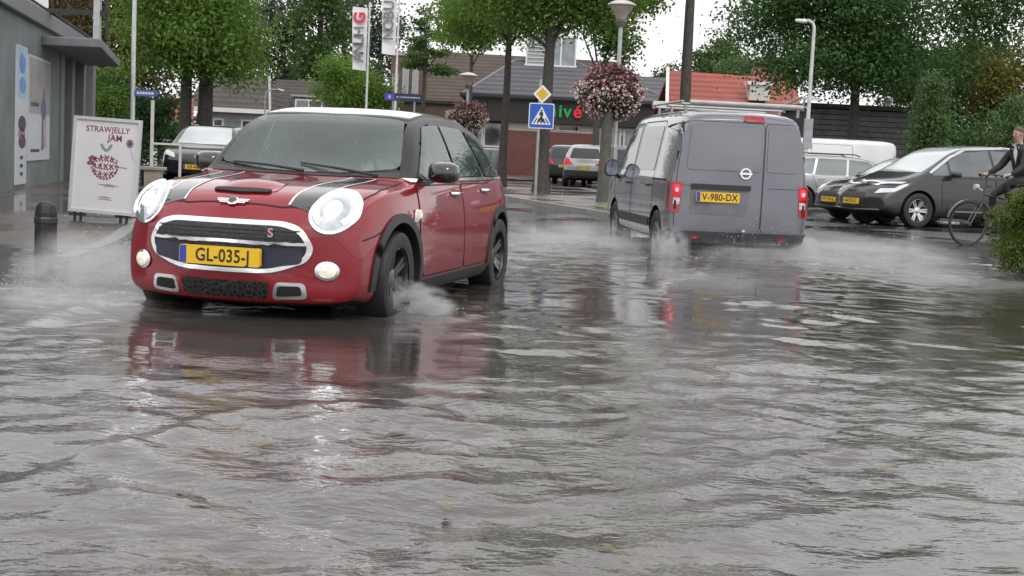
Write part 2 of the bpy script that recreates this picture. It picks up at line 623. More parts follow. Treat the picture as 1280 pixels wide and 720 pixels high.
        g.build("mirror_glass", M("mirror_glass", (0.22, 0.24, 0.28), 0.08, metal=1.0), m)
        return m

def front_detail(c, wind, lights, grille, plate_z, txt, glassm, seams=None):
    pass

def std_car(name, label, loc, yaw, spec, pm, group, rim, glass_side="mid", glass_front="mid", txt="", emblem=None, front_plate=True, rear_plate=True):
    """ordinary parked car from a dict of dimensions"""
    q = spec
    c = Car(name, label, "car", loc, yaw, q["L"], q["W"], q["ztop"], q["belt"], q["ax"], q["R"], pm, zb=q.get("zb", 0.19), group=group, bow_f=q.get("bow_f", 0.24), bow_r=q.get("bow_r", 0.12), tum=q.get("tum", 0.36))
    L = q["L"]
    x0, x1, b0, b1 = q["wind"]      # bottom x, top x, half widths
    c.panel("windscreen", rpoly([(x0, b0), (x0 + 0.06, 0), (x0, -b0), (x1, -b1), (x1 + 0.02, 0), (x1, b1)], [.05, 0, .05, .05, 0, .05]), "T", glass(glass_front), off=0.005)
    z0, z1, a0, a1 = q["rwin"]
    c.panel("rear_window", rpoly([(-a0, z0), (a0, z0), (a1, z1), (-a1, z1)], 0.06), "B", glass("dark"), off=0.005)
    for side in ("L", "R"):
        trim = q.get("trim")
        for w in q["side"]:
            c.panel("side_window", rpoly(w, 0.03), side, glass(glass_side), off=0.005)
        dm = MB()
        for d in q["doors"]: c.ribbon_into(dm, rpoly(d, 0.06), side, 0.009, 0.003, 0, True)
        dm.build("door_gap", gap_mat(), c.root)
        for hx, hz in q["handles"]:
            p, n = c.hit(side, hx, hz)
            sg = 1 if side == "L" else -1
            hb = MB()
            hb.tube([p + Vector((-0.09, sg * 0.004, 0)), p + Vector((-0.06, sg * 0.03, 0)), p + Vector((0.06, sg * 0.03, 0)), p + Vector((0.09, sg * 0.004, 0))], 0.012, 6)
            hb.build("door_handle", q.get("handle_mat") or pm, c.root, smooth=50)
        sg = 1 if side == "L" else -1
        mx, my, mz = q["mirror"]
        c.mirror(mx, my, mz, sg, q.get("mirror_mat") or pm)
        # rocker trim
        c.ribbons("sill_trim", [([(q["ax"][0] + q["R"] + 0.09, q.get("zb", .19) + 0.07), (q["ax"][1] - q["R"] - 0.09, q.get("zb", .19) + 0.07)], side)], plastic(), 0.09, 0.006)
    for sy in (1, -1):
        if "headlight" in q:
            h = c.panel("headlight", [(y * sy, z) for y, z in q["headlight"]], "F", M("headlight_lens", (0.55, 0.58, 0.60), 0.06, ior=1.6, var=0.5, scale=14), off=0.008, dome=0.012, res=0.04)
        t = c.panel("tail_light", [(y * sy, z) for y, z in q["tail"]], "B", M("tail_lens_parked", (0.55, 0.02, 0.035), 0.2, var=0.2, scale=20, emis=(1, .03, .06), es=.12), off=0.01, dome=0.01, res=0.04)
    c.panel("grille", q["grille"], "F", plastic(), off=0.006)
    c.panel("front_intake", q["intake"], "F", plastic(), off=0.006)
    c.panel("rear_bumper_trim", q["rbump"], "B", plastic(), off=0.008)
    if front_plate: c.plate("F", 0, q["pf"], txt)
    if rear_plate: c.plate("B", 0, q["pb"], txt)
    c.wheels(rim, q.get("spokes", 5), q.get("twin", False))
    return c
# ------------------------------------------------------------------ the red hatchback
def clear_glass():
    """thin tinted pane: see-through straight on, mirror-like at a glancing angle"""
    if "clear_glass" in MATS: return MATS["clear_glass"]
    m = bpy.data.materials.new("clear_glass"); m.use_nodes = True; MATS["clear_glass"] = m
    nt = m.node_tree; b = nt.nodes["Principled BSDF"]; nt.nodes.remove(b)
    out = [n for n in nt.nodes if n.type == "OUTPUT_MATERIAL"][0]
    tr = nd(nt, "ShaderNodeBsdfTransparent"); tr.inputs[0].default_value = (.68, .78, .75, 1)
    gl = nd(nt, "ShaderNodeBsdfGlossy"); gl.inputs["Roughness"].default_value = .02
    hz = nd(nt, "ShaderNodeBsdfDiffuse"); hz.inputs[0].default_value = (.48, .64, .62, 1)
    fr = nd(nt, "ShaderNodeFresnel"); fr.inputs[0].default_value = 1.75
    n = noise(nt, 1.1, 2)
    hm = nd(nt, "ShaderNodeMixShader")        # uneven share of pale teal diffuse over the clear pane
    r = ramp(nt, n.outputs[0], [(.35, (.08, .08, .08)), (.75, (.20, .20, .20))])
    nt.links.new(r.outputs[0], hm.inputs[0]); nt.links.new(tr.outputs[0], hm.inputs[1]); nt.links.new(hz.outputs[0], hm.inputs[2])
    ms = nd(nt, "ShaderNodeMixShader")
    nt.links.new(fr.outputs[0], ms.inputs[0]); nt.links.new(hm.outputs[0], ms.inputs[1]); nt.links.new(gl.outputs[0], ms.inputs[2]); nt.links.new(ms.outputs[0], out.inputs[0])
    return m

def inside(pt, poly):
    x, y = pt; c = False; j = len(poly) - 1
    for i in range(len(poly)):
        (xi, yi), (xj, yj) = poly[i], poly[j]
        if (yi > y) != (yj > y) and x < (xj - xi) * (y - yi) / (yj - yi) + xi: c = not c
        j = i
    return c

def car_cabin(c):
    """cut the window openings out of the shell and furnish the cabin"""
    scr = [(2.715, .665), (2.805, .3), (2.83, 0), (2.805, -.3), (2.715, -.665), (2.295, -.54), (2.275, 0), (2.295, .54)]
    sides = [[(2.66, .962), (2.21, 1.315), (1.86, 1.33), (1.82, .962)], [(1.75, .962), (1.80, 1.33), (1.27, 1.32), (1.05, .962)], [(.98, .965), (1.18, 1.31), (.88, 1.24), (.62, 1.08), (.52, .965)]]
    rear = [(-.52, .98), (.52, .98), (.47, 1.28), (-.47, 1.28)]
    bm = bmesh.new(); bm.from_mesh(c.body.data)
    kill = []
    for f in bm.faces:
        p = f.calc_center_median(); n = f.normal
        if p.z < .935: continue
        if inside((p.x, p.y), scr) and n.x > .2 and p.x > 2.2: kill.append(f)
        elif abs(n.y) > .5 and any(inside((p.x, p.z), s_) for s_ in sides): kill.append(f)
        elif n.x < -.4 and p.x < .5 and inside((p.y, p.z), rear): kill.append(f)
    bmesh.ops.delete(bm, geom=kill, context="FACES")
    bm.to_mesh(c.body.data); bm.free()
    R = c.root
    dk = M("cabin_black", (.018, .018, .019), .7); st_ = M("seat_cloth", (.09, .09, .10), .8, var=.3, scale=30); hl = M("headliner", (.20, .20, .19), .9)
    m = MB(); m.b2(.35, 2.62, -.70, .70, .42, .60); m.b2(.30, .36, -.66, .66, .42, .93)
    for s in (-1, 1): m.b2(.4, 2.75, s * .70, s * .735, .45, .925)
    m.build("cabin_floor", dk, R)
    m = MB()
    prof = [(2.42, .62), (2.36, .80), (2.42, .90), (2.55, .945), (2.76, .925), (2.80, .62)]
    m.prism([(x, z) for x, z in prof], frame(Vector((0, .70, 0)), (1, 0, 0), (0, 0, 1)), 1.40)
    m.prism(rpoly([(2.40, .88), (2.44, .99), (2.56, .985), (2.58, .90)], .03), frame(Vector((0, .52, 0)), (1, 0, 0), (0, 0, 1)), .34)
    m.build("dashboard", dk, R, smooth=40)
    for s in (1, -1):
        m = MB()
        T = Matrix.Translation((1.72, s * .36, .60)) @ Matrix.Rotation(-.32, 4, "Y")
        m.prism(rpoly([(-.24, 0), (.24, 0), (.22, .45), (.15, .57), (-.15, .57), (-.22, .45)], .08, 5), T @ frame(Vector((0, 0, 0)), (0, 1, 0), (0, 0, 1)), .12)
        m.prism(rpoly([(-.25, -.24), (.27, -.24), (.27, .24), (-.25, .24)], .08, 5), Matrix.Translation((2.0, s * .36, .58)), .13)
        se = m.build("seat", st_, R, bevel=.03)
        m = MB(); m.prism(rpoly([(-.13, .60), (.13, .60), (.11, .77), (-.11, .77)], .05, 5), T @ frame(Vector((.01, 0, 0)), (0, 1, 0), (0, 0, 1)), .10)
        for dy in (-.05, .05): m.bar(T @ Vector((.06, dy, .54)), T @ Vector((.06, dy, .64)), .012, .012)
        m.build("headrest", st_, se, bevel=.02)
    m = MB(); m.b2(.74, .90, -.60, .60, .58, 1.02); m.b2(.88, 1.3, -.60, .60, .55, .74)
    for y in (-.38, .38): m.b2(.74, .84, y - .12, y + .12, 1.04, 1.16)
    m.build("rear_bench", st_, R, bevel=.04)
    T = Matrix.Translation((2.27, .36, .93)) @ Matrix.Rotation(-1.15, 4, "Y")
    m = MB(); ring = [T @ Vector((.18 * math.cos(a), .18 * math.sin(a), 0)) for a in np.linspace(0, 2 * PI, 29)]
    m.tube(ring, .014, 8, caps=False); m.lathe([(0, -.02), (.06, -.01), (.055, .02), (0, .03)], 14, T)
    for a in (0.2, PI - .2, -PI / 2): m.bar(T @ Vector((0, 0, 0)), T @ Vector((.18 * math.sin(a + PI / 2), .18 * math.cos(a + PI / 2), 0)), .03, .012)
    m.build("steering_wheel", dk, R, smooth=50)
    m = MB(); m.prism(rpoly([(-.12, -.03), (.12, -.03), (.12, .03), (-.12, .03)], .02), frame(Vector((2.16, 0, 1.30)), (0, 1, 0), (.1, 0, 1)), .03); m.bar((2.18, 0, 1.32), (2.27, 0, 1.375), .02, .02)
    m.build("inside_mirror", dk, R)
    m = MB(); m.prism(rpoly([(1.0, .46), (2.15, .46), (2.18, 0), (2.15, -.46), (1.0, -.46)], .05), Matrix.Translation((0, 0, 1.345)), .008); m.build("headliner", hl, R)

def stripe_mat():
    return M("bonnet_stripe_black", (0.02, 0.021, 0.023), 0.25, coat=1.0)

def grille_mesh_mat():
    m, nt, b = new_mat("grille_mesh")
    tc = nd(nt, "ShaderNodeTexCoord")
    v = nd(nt, "ShaderNodeTexVoronoi", feature="DISTANCE_TO_EDGE")
    v.inputs["Scale"].default_value = 34
    nt.links.new(tc.outputs["Object"], v.inputs["Vector"])
    r = ramp(nt, v.outputs["Distance"], [(0.05, (0.03, 0.03, 0.032)), (0.14, (0.003, 0.003, 0.003))])
    nt.links.new(r.outputs[0], b.inputs["Base Color"])
    b.inputs["Roughness"].default_value = 0.4
    add_bump(nt, b, r.outputs[0], 0.6, 0.01)
    return m

def red_hatch():
    pm = paint("red_paint", (0.225, 0.002, 0.010), 0.0, 0.3, 0.18)
    ztop = [(0, .74), (.06, .90), (.2, 1.02), (.45, 1.20), (.72, 1.345), (1.0, 1.40), (1.5, 1.43), (1.95, 1.425), (2.25, 1.385), (2.4, 1.325), (2.54, 1.215), (2.70, 1.05), (2.82, .958), (2.95, .938), (3.12, .922), (3.4, .905), (3.62, .88), (3.80, .84), (3.92, .765), (3.98, .68)]
    belt = [(0, .7), (.1, .84), (.3, .93), (.9, .935), (1.6, .925), (2.4, .915), (2.9, .89), (3.2, .875), (3.5, .85), (3.7, .81), (3.85, .745), (3.98, .62)]
    c = Car("hatchback_car", "red hatchback with black bonnet stripes and lit round headlights driving through the flood", "car",
            (-0.80, 11.89, -0.085), -1.808, 3.98, 1.727, ztop, belt, (.62, 3.19), .31, pm, zb=.15, bow_f=.3, bow_r=.12, tum=.33, crown=.055, end_w=.10, nose_under=.03, shoulder=.05)
    d_ = c.body.data
    d_.materials.append(M("pillar_black", (.012, .012, .013), .38))
    mi_ = [p_.material_index for p_ in d_.polygons]
    for k_, p_ in enumerate(d_.polygons):
        if p_.center.z > .952 and .06 < p_.center.x < 2.84: mi_[k_] = 3
    d_.polygons.foreach_set("material_index", mi_)
    R = c.root
    blk, ch = plastic(), chrome()
    gb = gloss_black()
    # glass and roof
    c.panel("windscreen", rpoly([(2.715, .665), (2.805, .3), (2.83, 0), (2.805, -.3), (2.715, -.665), (2.295, -.54), (2.275, 0), (2.295, .54)], [.06, 0, 0, 0, .06, .05, 0, .05], 3), "T", clear_glass(), off=.005)
    c.panel("roof", rpoly([(.80, .555), (2.23, .555), (2.27, 0), (2.23, -.555), (.80, -.555), (.74, 0)], .04, 3), "T", M("silver_roof_paint", (0.34, 0.345, 0.35), 0.2, coat=1.0, var=0.04), off=.012, th=.012)
    # cowl strip and wipers
    c.ribbons("cowl_strip", [([(2.775, .68), (2.855, .3), (2.88, 0), (2.855, -.3), (2.775, -.68)], "T")], blk, .06, .004)
    for ya, yb in ((.55, -.05), (.02, -.55)):
        wb = MB()
        p0, _ = c.hit("T", 2.86, ya); p1, _ = c.hit("T", 2.75, yb)
        mid = (p0 + p1) / 2; pm_, _ = c.hit("T", mid.x, mid.y)
        wb.tube([p0 + Vector((0, 0, .02)), pm_ + Vector((0, 0, .03)), p1 + Vector((0, 0, .02))], [.011, .009, .006], 6)
        wb.build("wiper", blk, R)
    c.panel("rear_window", rpoly([(-.52, .98), (.52, .98), (.47, 1.28), (-.47, 1.28)], .06), "B", clear_glass(), off=.005)
    for side, sg in (("L", 1), ("R", -1)):
        c.panel("side_window", rpoly([(2.66, .962), (2.21, 1.315), (1.86, 1.33), (1.82, .962)], [.03, .05, .03, .03]), side, clear_glass(), off=.0075)
        c.panel("side_window", rpoly([(1.75, .962), (1.80, 1.33), (1.27, 1.32), (1.05, .962)], [.03, .03, .04, .03]), side, clear_glass(), off=.0075)
        c.panel("quarter_window", rpoly([(.98, .965), (1.18, 1.31), (.88, 1.24), (.62, 1.08), (.52, .965)], .04), side, clear_glass(), off=.0075)
        c.ribbons("beltline_chrome", [([(2.80, .934), (2.4, .941), (1.2, .945), (.22, .95)], side)], ch, .022, .011)
        # doors as skins of their own
        d1 = [(2.74, .30), (2.83, .55), (2.80, .90), (1.80, .905), (1.76, .30)]
        d2 = [(1.735, .30), (1.775, .905), (.92, .905), (.94, .70), (1.08, .50), (1.14, .30)]
        for dp, hx, hz in ((d1, 1.97, .845), (d2, 1.13, .86)):
            g = MB(); c.ribbon_into(g, rpoly(dp, .06), side, .022, .003, 0, True)
            d = c.panel("door", rpoly(dp, .06), side, pm, off=.0055, th=.004, res=.05)
            g.build("door_gap", gap_mat(), d)
            p, n = c.hit(side, hx, hz)
            hb = MB()
            hb.tube([p + Vector((-.1, sg * .006, 0)), p + Vector((-.07, sg * .035, 0)), p + Vector((.07, sg * .035, 0)), p + Vector((.1, sg * .006, 0))], .014, 8)
            hb.build("door_handle", ch, d, smooth=50)
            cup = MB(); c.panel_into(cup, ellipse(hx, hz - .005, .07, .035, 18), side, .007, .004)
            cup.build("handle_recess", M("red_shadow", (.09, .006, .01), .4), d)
        # wheel arch cladding and sills
        for axx in c.ax:
            cl = MB()
            a0, a1 = (-.12, PI + .12)
            for k in range(26):
                t0 = a0 + (a1 - a0) * k / 26; t1 = a0 + (a1 - a0) * (k + 1) / 26
                r0, r1 = .366, .425
                c.panel_into(cl, [(axx + r0 * math.cos(t0), .31 + r0 * math.sin(t0)), (axx + r1 * math.cos(t0), .31 + r1 * math.sin(t0)), (axx + r1 * math.cos(t1), .31 + r1 * math.sin(t1)), (axx + r0 * math.cos(t1), .31 + r0 * math.sin(t1))][::1], side, .013, .03, .08)
            cl.build("wheel_arch_cladding", blk, R, smooth=50)
        c.panel("sill_cladding", [(1.04, .19), (2.77, .19), (2.77, .275), (1.04, .275)], side, blk, off=.012, th=.02)
        # side scuttle with indicator
        sc = c.panel("side_scuttle", rpoly([(2.97, .665), (2.80, .70), (2.79, .745), (2.93, .755)], .02), side, ch, off=.012)
        c.panel("indicator", rpoly([(2.90, .715), (2.83, .725), (2.83, .735), (2.90, .742)], .004), side, M("amber_lens", (.8, .35, .05), .15, emis=(1, .75, .5), es=.35), off=.016, parent=sc, res=.03)
        c.mirror(2.55, .915 if sg > 0 else .83, 1.0, sg, gb, (.16, .22, .15))
        # headlights
        hd = c.panel("headlight", ellipse(sg * .605, .74, .130, .124, 40), "F", ch, off=.016, th=.03, dome=.012, res=.03)
        c.panel("reflector", ellipse(sg * .605, .74, .113, .107, 36), "F", M("headlight_dark", (.45, .47, .5), .08, metal=.8, var=.12, scale=25, emis=(.9, .95, 1), es=.04), off=.024, dome=.02, parent=hd, res=.03)
        dr = MB()
        for k in range(40):
            a = 2 * PI * k / 40; b = 2 * PI * (k + 1) / 40
            if -2.2 < ((a + PI) % (2 * PI)) - PI < -0.95: continue
            c.panel_into(dr, [(sg * .605 + .109 * math.cos(t) * q, .74 + .103 * math.sin(t) * q) for t, q in ((a, .72), (a, 1.0), (b, 1.0), (b, .72))], "F", .047, .006, .1)
        dr.build("daytime_light_ring", M("light_ring", (.9, .9, .9), .2, emis=(.94, .97, 1), es=.75), hd)
        c.panel("beam_lens", ellipse(sg * .597, .74, .04, .037, 24), "F", M("beam_lamp", (.9, .9, .9), .1, emis=(.95, .98, 1), es=9), off=.052, dome=.02, parent=hd, res=.02)
        fo = c.panel("fog_light", ellipse(sg * .605, .395, .066, .058, 28), "F", ch, off=.012, dome=.01, res=.025)
        c.panel("fog_lens", ellipse(sg * .605, .395, .048, .042, 24), "F", M("fog_lamp", (.7, .66, .58), .15, var=.35, scale=40, emis=(1, .88, .7), es=.3), off=.022, dome=.012, parent=fo, res=.02)
        # brake duct frames
        bd = c.panel("brake_duct", rpoly([(sg * .30, .215), (sg * .505, .225), (sg * .49, .318), (sg * .32, .318)], .03), "F", ch, off=.016, th=.02, res=.025)
        c.panel("duct_opening", rpoly([(sg * .325, .235), (sg * .475, .243), (sg * .465, .298), (sg * .337, .298)], .02), "F", gap_mat(), off=.0195, parent=bd, res=.025)
        # tail light (rear, seen in other views)
        c.panel("tail_light", rpoly([(sg * .58, .72), (sg * .73, .72), (sg * .72, .92), (sg * .58, .92)], .04), "B", M("tail_lens", (.5, .012, .02), .1, coat=1.0, var=.3, scale=20), off=.012)
        # bonnet stripe
        def hood_w(x): return .47 + (2.98 - x) * .05
        xs = np.linspace(2.9, 3.84, 9)
        st = [(float(x), sg * (hood_w(x) + .075)) for x in xs] + [(float(x), sg * (hood_w(x) - .075)) for x in xs[::-1]]
        stp = c.panel("bonnet_stripe", st, "T", stripe_mat(), off=.0035, th=.002)
        ed = MB()
        for o_ in (.082, -.082): c.ribbon_into(ed, [(float(x), sg * (hood_w(x) + o_)) for x in xs], "T", .013, .0042)
        ed.build("stripe_edge", M("stripe_white", (.7, .7, .7), .3), stp)
    # bonnet shut line, scoop, badge
    c.ribbons("bonnet_gap", [([(2.86, .72), (3.4, .735), (3.62, .70), (3.80, .52), (3.87, .3), (3.89, 0), (3.87, -.3), (3.80, -.52), (3.62, -.70), (3.4, -.735), (2.86, -.72)], "T")], gap_mat(), .009, .003)
    sc = c.panel("bonnet_scoop", rpoly([(3.42, .17), (3.745, .22), (3.765, 0), (3.745, -.22), (3.42, -.17)], .06), "T", pm, off=.004, dome=.03, th=.02)
    c.panel("scoop_mouth", rpoly([(3.725, .185), (3.775, .185), (3.80, 0), (3.775, -.185), (3.725, -.185)], .02), "T", gap_mat(), off=.014, th=.012, parent=sc, res=.03)
    p, n = c.hit("T", 3.885, 0)
    T = frame(p + n * .012, (0, 1, 0), (-n.z, 0, n.x) if n.z > 0 else (0, 0, 1))
    T = frame(p + n * .008, (0, 1, 0), Vector((0, 1, 0)).cross(n) * -1)
    bg = MB()
    bg.lathe([(.036, 0), (.036, .008), (.03, .012), (0, .012)], 20, T)
    for sy in (1, -1):
        for dz, ln in ((.014, .105), (0, .1), (-.014, .085)):
            bg.prism([(sy * .03, dz - .0055), (sy * ln, dz - .004), (sy * ln, dz + .006), (sy * .03, dz + .0055)], T, .007)
    em = bg.build("winged_badge", ch, R)
    dk = MB(); dk.lathe([(.026, .0122), (.026, .014), (0, .014)], 18, T); dk.build("badge_disc", gb, em)
    # grille: chrome surround, mesh, bar, plate panel
    hexa = rpoly([(-.30, .368), (.30, .368), (.50, .445), (.535, .53), (.47, .642), (.36, .675), (-.36, .675), (-.47, .642), (-.535, .53), (-.50, .445)], .08, 4)
    inn = rpoly([(-.29, .392), (.29, .392), (.475, .468), (.50, .53), (.445, .62), (.345, .648), (-.345, .648), (-.445, .62), (-.50, .53), (-.475, .468)], .07, 4)
    gr = c.panel("grille", hexa, "F", ch, off=.016, th=.03, res=.035)
    c.panel("grille_mesh", inn, "F", grille_mesh_mat(), off=.0195, th=.004, parent=gr, res=.035)
    c.panel("plate_panel", rpoly([(-.47, .435), (-.30, .405), (.30, .405), (.47, .435), (.47, .525), (-.47, .525)], .03), "F", M("blue_black_plastic", (.02, .022, .04), .35), off=.026, th=.01, parent=gr, res=.035)
    c.panel("grille_bar", [(-.49, .543), (.49, .543), (.487, .560), (-.487, .560)], "F", ch, off=.034, th=.02, parent=gr, res=.035)
    lf = MB()
    for z in (.575, .597, .619):
        c.panel_into(lf, [(-.455, z), (.455, z), (.452, z + .007), (-.452, z + .007)], "F", .027, .01, .05)
    lf.build("grille_slats", blk, gr)
    text_mesh("model_letter", "S", .075, M("letter_red", (.5, .3, .3), .3), gr, frame(Vector((c.hit("F", .30, .61)[0].x + .04, .30, .612)), (-.25, 1, 0), (0, 0, 1)), .003, .002)
    c.panel("lower_intake", rpoly([(-.275, .215), (.275, .215), (.285, .315), (-.285, .315)], .03), "F", grille_mesh_mat(), off=.007, res=.035)
    for s_ in ("L", "R"): c.ribbons("bumper_gap", [([(3.46, .635), (3.58, .60), (3.70, .578)], s_)], gap_mat(), .008, .003)
    c.ribbons("front_lip_shade", [([(-.72, .165), (-.4, .162), (0, .16), (.4, .162), (.72, .165)], "F")], gap_mat(), .055, .006)  # black lip strip that also paints in the shadow under the bumper
    c.plate("F", 0, .462, "GL-035-J", out=.052)
    c.plate("B", 0, .55, "GL-035-J", out=.03)
    c.wheels(M("black_alloy", (.02, .02, .021), .3, coat=.6), 5, True)
    car_cabin(c)
    a = MB(); p, n = c.hit("T", .95, 0)
    a.tube([p, p + Vector((-.12, 0, .2))], [.008, .004], 6); a.build("aerial", blk, R)
    return c

# ------------------------------------------------------------------ the grey van
def grey_van():
    pm = paint("grey_van_paint", (0.175, 0.18, 0.208), 0.0, 0.22, 0.55)
    ztop = [(0, 1.74), (.06, 1.80), (.3, 1.845), (1.0, 1.865), (2.0, 1.865), (2.7, 1.845), (2.95, 1.80), (3.2, 1.66), (3.55, 1.36), (3.8, 1.18), (4.0, 1.10), (4.2, 1.0), (4.33, .86), (4.4, .74)]
    belt = [(0, 1.06), (1.0, 1.06), (2.0, 1.06), (3.0, 1.05), (3.6, 1.03), (4.0, .97), (4.25, .85), (4.4, .66)]
    c = Car("delivery_van", "grey panel van with a roof rack seen from behind with lit tail lights", "van", (2.6324, 15.7447, -0.135), 1.6842, 4.40, 1.695,
            ztop, belt, (.75, 3.475), .315, pm, zb=.24, bow_f=.3, bow_r=.07, tum=.15, crown=.06, end_w=.02, nose_under=.05, shoulder=.02, cap_k=.955)
    R = c.root
    blk = plastic()
    # rear doors: wide left leaf, narrow right leaf
    dl = [(.775, .43), (-.235, .43), (-.235, 1.70), (.69, 1.70), (.76, 1.1)]
    dr = [(-.255, .43), (-.775, .43), (-.76, 1.1), (-.69, 1.70), (-.255, 1.70)]
    for dp, hinge in ((dl, .785), (dr, -.785)):
        g = MB(); c.ribbon_into(g, rpoly(dp, .06), "B", .014, .003, 0, True)
        d = c.panel("rear_door", rpoly(dp, .06), "B", pm, off=.008, th=.006)
        g.build("door_gap", gap_mat(), d)
        wl = rpoly([(.66, 1.14), (-.205, 1.14), (-.205, 1.655), (.625, 1.655)], .05) if hinge > 0 else rpoly([(-.285, 1.14), (-.68, 1.14), (-.64, 1.655), (-.285, 1.655)], .05)
        pn = c.panel("blanked_window", wl, "B", pm, off=.014, th=.008)
        gw = MB(); c.ribbon_into(gw, wl, "B", .012, .0095, 0, True); gw.build("panel_edge", M("van_edge", (.13, .133, .15), .5), pn)
        gw = MB()
        c.ribbon_into(gw, [(hinge * .93, .95), (hinge * .3 if hinge > 0 else -.3, .95)], "B", .008, .0085)
        gw.build("swage_line", M("van_swage", (.05, .05, .055), .5), d)
        for z in (.72, 1.30):
            hb = MB(); p, n = c.hit("B", hinge * .985, z)
            hb.tube([p + Vector((-.015, 0, -.05)), p + Vector((-.015, 0, .05))], .016, 8); hb.build("door_hinge", blk, d)
    # number plate recess with handle bar
    c.panel("plate_recess", rpoly([(.60, .62), (-.06, .62), (-.10, .92), (.60, .92)], .04), "B", M("van_recess", (.15, .155, .17), .4), off=.012, th=.004)
    c.panel("door_handle", rpoly([(.60, .915), (-.10, .915), (-.10, .975), (.60, .975)], .015), "B", blk, off=.03, th=.025)
    c.plate("B", .285, .825, "V-980-DX", .52, .115, out=.03)
    p, n = c.hit("B", -.03, 1.115)
    T = frame(p + Vector((-.016, 0, 0)), (0, -1, 0), (0, 0, 1))
    bg = MB(); bg.lathe([(.048, 0), (.066, 0), (.066, .01), (.048, .01), (.048, 0)], 28, T)
    bg.prism(rpoly([(-.075, -.012), (.075, -.012), (.075, .012), (-.075, .012)], .004), T, .014)
    bg.build("round_badge", chrome(), R)
    # high stop lamp
    sl = c.panel("high_stop_lamp", rpoly([(.02, 1.715), (-.24, 1.715), (-.22, 1.775), (.01, 1.775)], .02), "B", M("stop_lens", (.28, .01, .02), .15, var=.5, scale=20), off=.02, th=.02)
    # tail lights
    lens = M("tail_lens_lit", (.6, .012, .02), .1, emis=(1, .03, .04), es=.35)
    for sg in (1, -1):
        tl = c.panel("tail_light", rpoly([(sg * .70, .985), (sg * .812, .985), (sg * .812, .62), (sg * .715, .64)], .02), "B", M("tail_lens_dim", (.35, .012, .02), .12, coat=1.0), off=.014, th=.02, res=.03)
        c.panel("brake_lamp", ellipse(sg * .757, .895, .046, .066, 22, 2.6), "B", lens, off=.02, dome=.01, parent=tl, res=.025)
        c.panel("lamp_bulb", ellipse(sg * .757, .895, .02, .024, 16), "B", M("bulb_pink", (1, .4, .4), .2, emis=(1, .35, .35), es=1.1), off=.034, parent=tl, res=.02)
        c.panel("reverse_lamp", rpoly([(sg * .722, .72), (sg * .795, .72), (sg * .795, .80), (sg * .718, .80)], .015), "B", M("clear_lens", (.55, .5, .5), .1, var=.4, scale=30), off=.02, parent=tl, res=.025)
        side = "L" if sg > 0 else "R"
        # cab window + side window panel + fuel flap etc
        c.panel("tail_light_side", rpoly([(.085, .985), (.20, .975), (.15, .64), (.085, .62)], .02), side, M("tail_lens_dim"), off=.012, th=.02, res=.03, parent=tl)
        c.panel("cab_window", rpoly([(3.42, 1.10), (2.98, 1.63), (2.42, 1.67), (2.40, 1.08)], [.04, .08, .05, .05]), side, glass("mid"), off=.006)
        c.panel("load_window", rpoly([(2.22, 1.10), (2.22, 1.66), (1.10, 1.66), (1.10, 1.10)], .07), side, M("van_side_glass", (.06, .062, .058), .06, ior=1.7, var=.4), off=.006)
        gw = MB()
        c.ribbon_into(gw, rpoly([(1.03, .50), (2.30, .50), (2.30, 1.72), (1.03, 1.72)], .08), side, .012, .003, 0, True)
        c.ribbon_into(gw, rpoly([(2.36, .46), (3.1, .46), (3.5, .75), (3.5, 1.08), (2.95, 1.69), (2.36, 1.72)], .08), side, .012, .003, 0, True)
        gw.build("door_gap", gap_mat(), R)
        c.ribbons("slide_rail", [([(.30, 1.0), (1.03, 1.0)], side)], gap_mat(), .025, .005)
        c.ribbons("side_rub_strip", [([(1.14, .46), (3.08, .46)], side)], blk, .11, .012)
        for hx in (1.18, 2.46):
            p, n = c.hit(side, hx + .05, .92)
            hb = MB(); hb.tube([p + Vector((-.09, sg * .004, 0)), p + Vector((-.06, sg * .035, 0)), p + Vector((.06, sg * .035, 0)), p + Vector((.09, sg * .004, 0))], .014, 8)
            hb.build("door_handle", blk, R, smooth=50)
        c.mirror(3.22, .965, 1.10, sg, blk, (.16, .2, .25))
        c.panel("headlight", rpoly([(sg * .55, .78), (sg * .80, .82), (sg * .78, 1.0), (sg * .60, .92)], .04), "F", M("headlight_lens", (.62, .65, .68), .06, ior=1.6), off=.01, res=.04)
    # rear bumper
    bm_ = MB()
    c.panel_into(bm_, rpoly([(-.82, .27), (.82, .27), (.83, .425), (-.83, .425)], .04), "B", .035, .05, .05)
    bo = bm_.build("rear_bumper", M("dark_bumper", (.035, .035, .04), .45), R, smooth=40)
    c.ribbons("bumper_step", [([(-.82, .428), (.82, .428)], "B")], M("bumper_light", (.16, .16, .17), .4), .02, .03, bo)
    for y in (.52, -.52):
        c.panel("reflector", rpoly([(y - .05, .34), (y + .05, .34), (y + .05, .37), (y - .05, .37)], .008), "B", M("red_reflector", (.35, .01, .02), .2), off=.038, parent=bo, res=.03)
    tb = MB(); tb.tube([(0.05, -.02, .36), (-.10, -.02, .36), (-.12, -.02, .42)], .02, 10); tb.lathe([(.0, -.03), (.025, -.02), (.03, 0), (.02, .02), (0, .03)], 12, Matrix.Translation((-.12, -.02, .44)))
    tb.build("tow_ball", M("tow_steel", (.35, .35, .36), .35, metal=.8), bo, smooth=60)
    # windscreen, grille
    c.panel("windscreen", rpoly([(3.62, .66), (3.7, 0), (3.62, -.66), (3.02, -.60), (3.0, 0), (3.02, .60)], .04), "T", glass("mid"), off=.006)
    c.panel("grille", rpoly([(-.45, .66), (.45, .66), (.5, .86), (-.5, .86)], .05), "F", blk, off=.008)
    c.plate("F", 0, .50, "V-980-DX", out=.03)
    # roof rack
    al = M("rack_steel", (.34, .34, .34), .4, metal=.6)
    rk = None
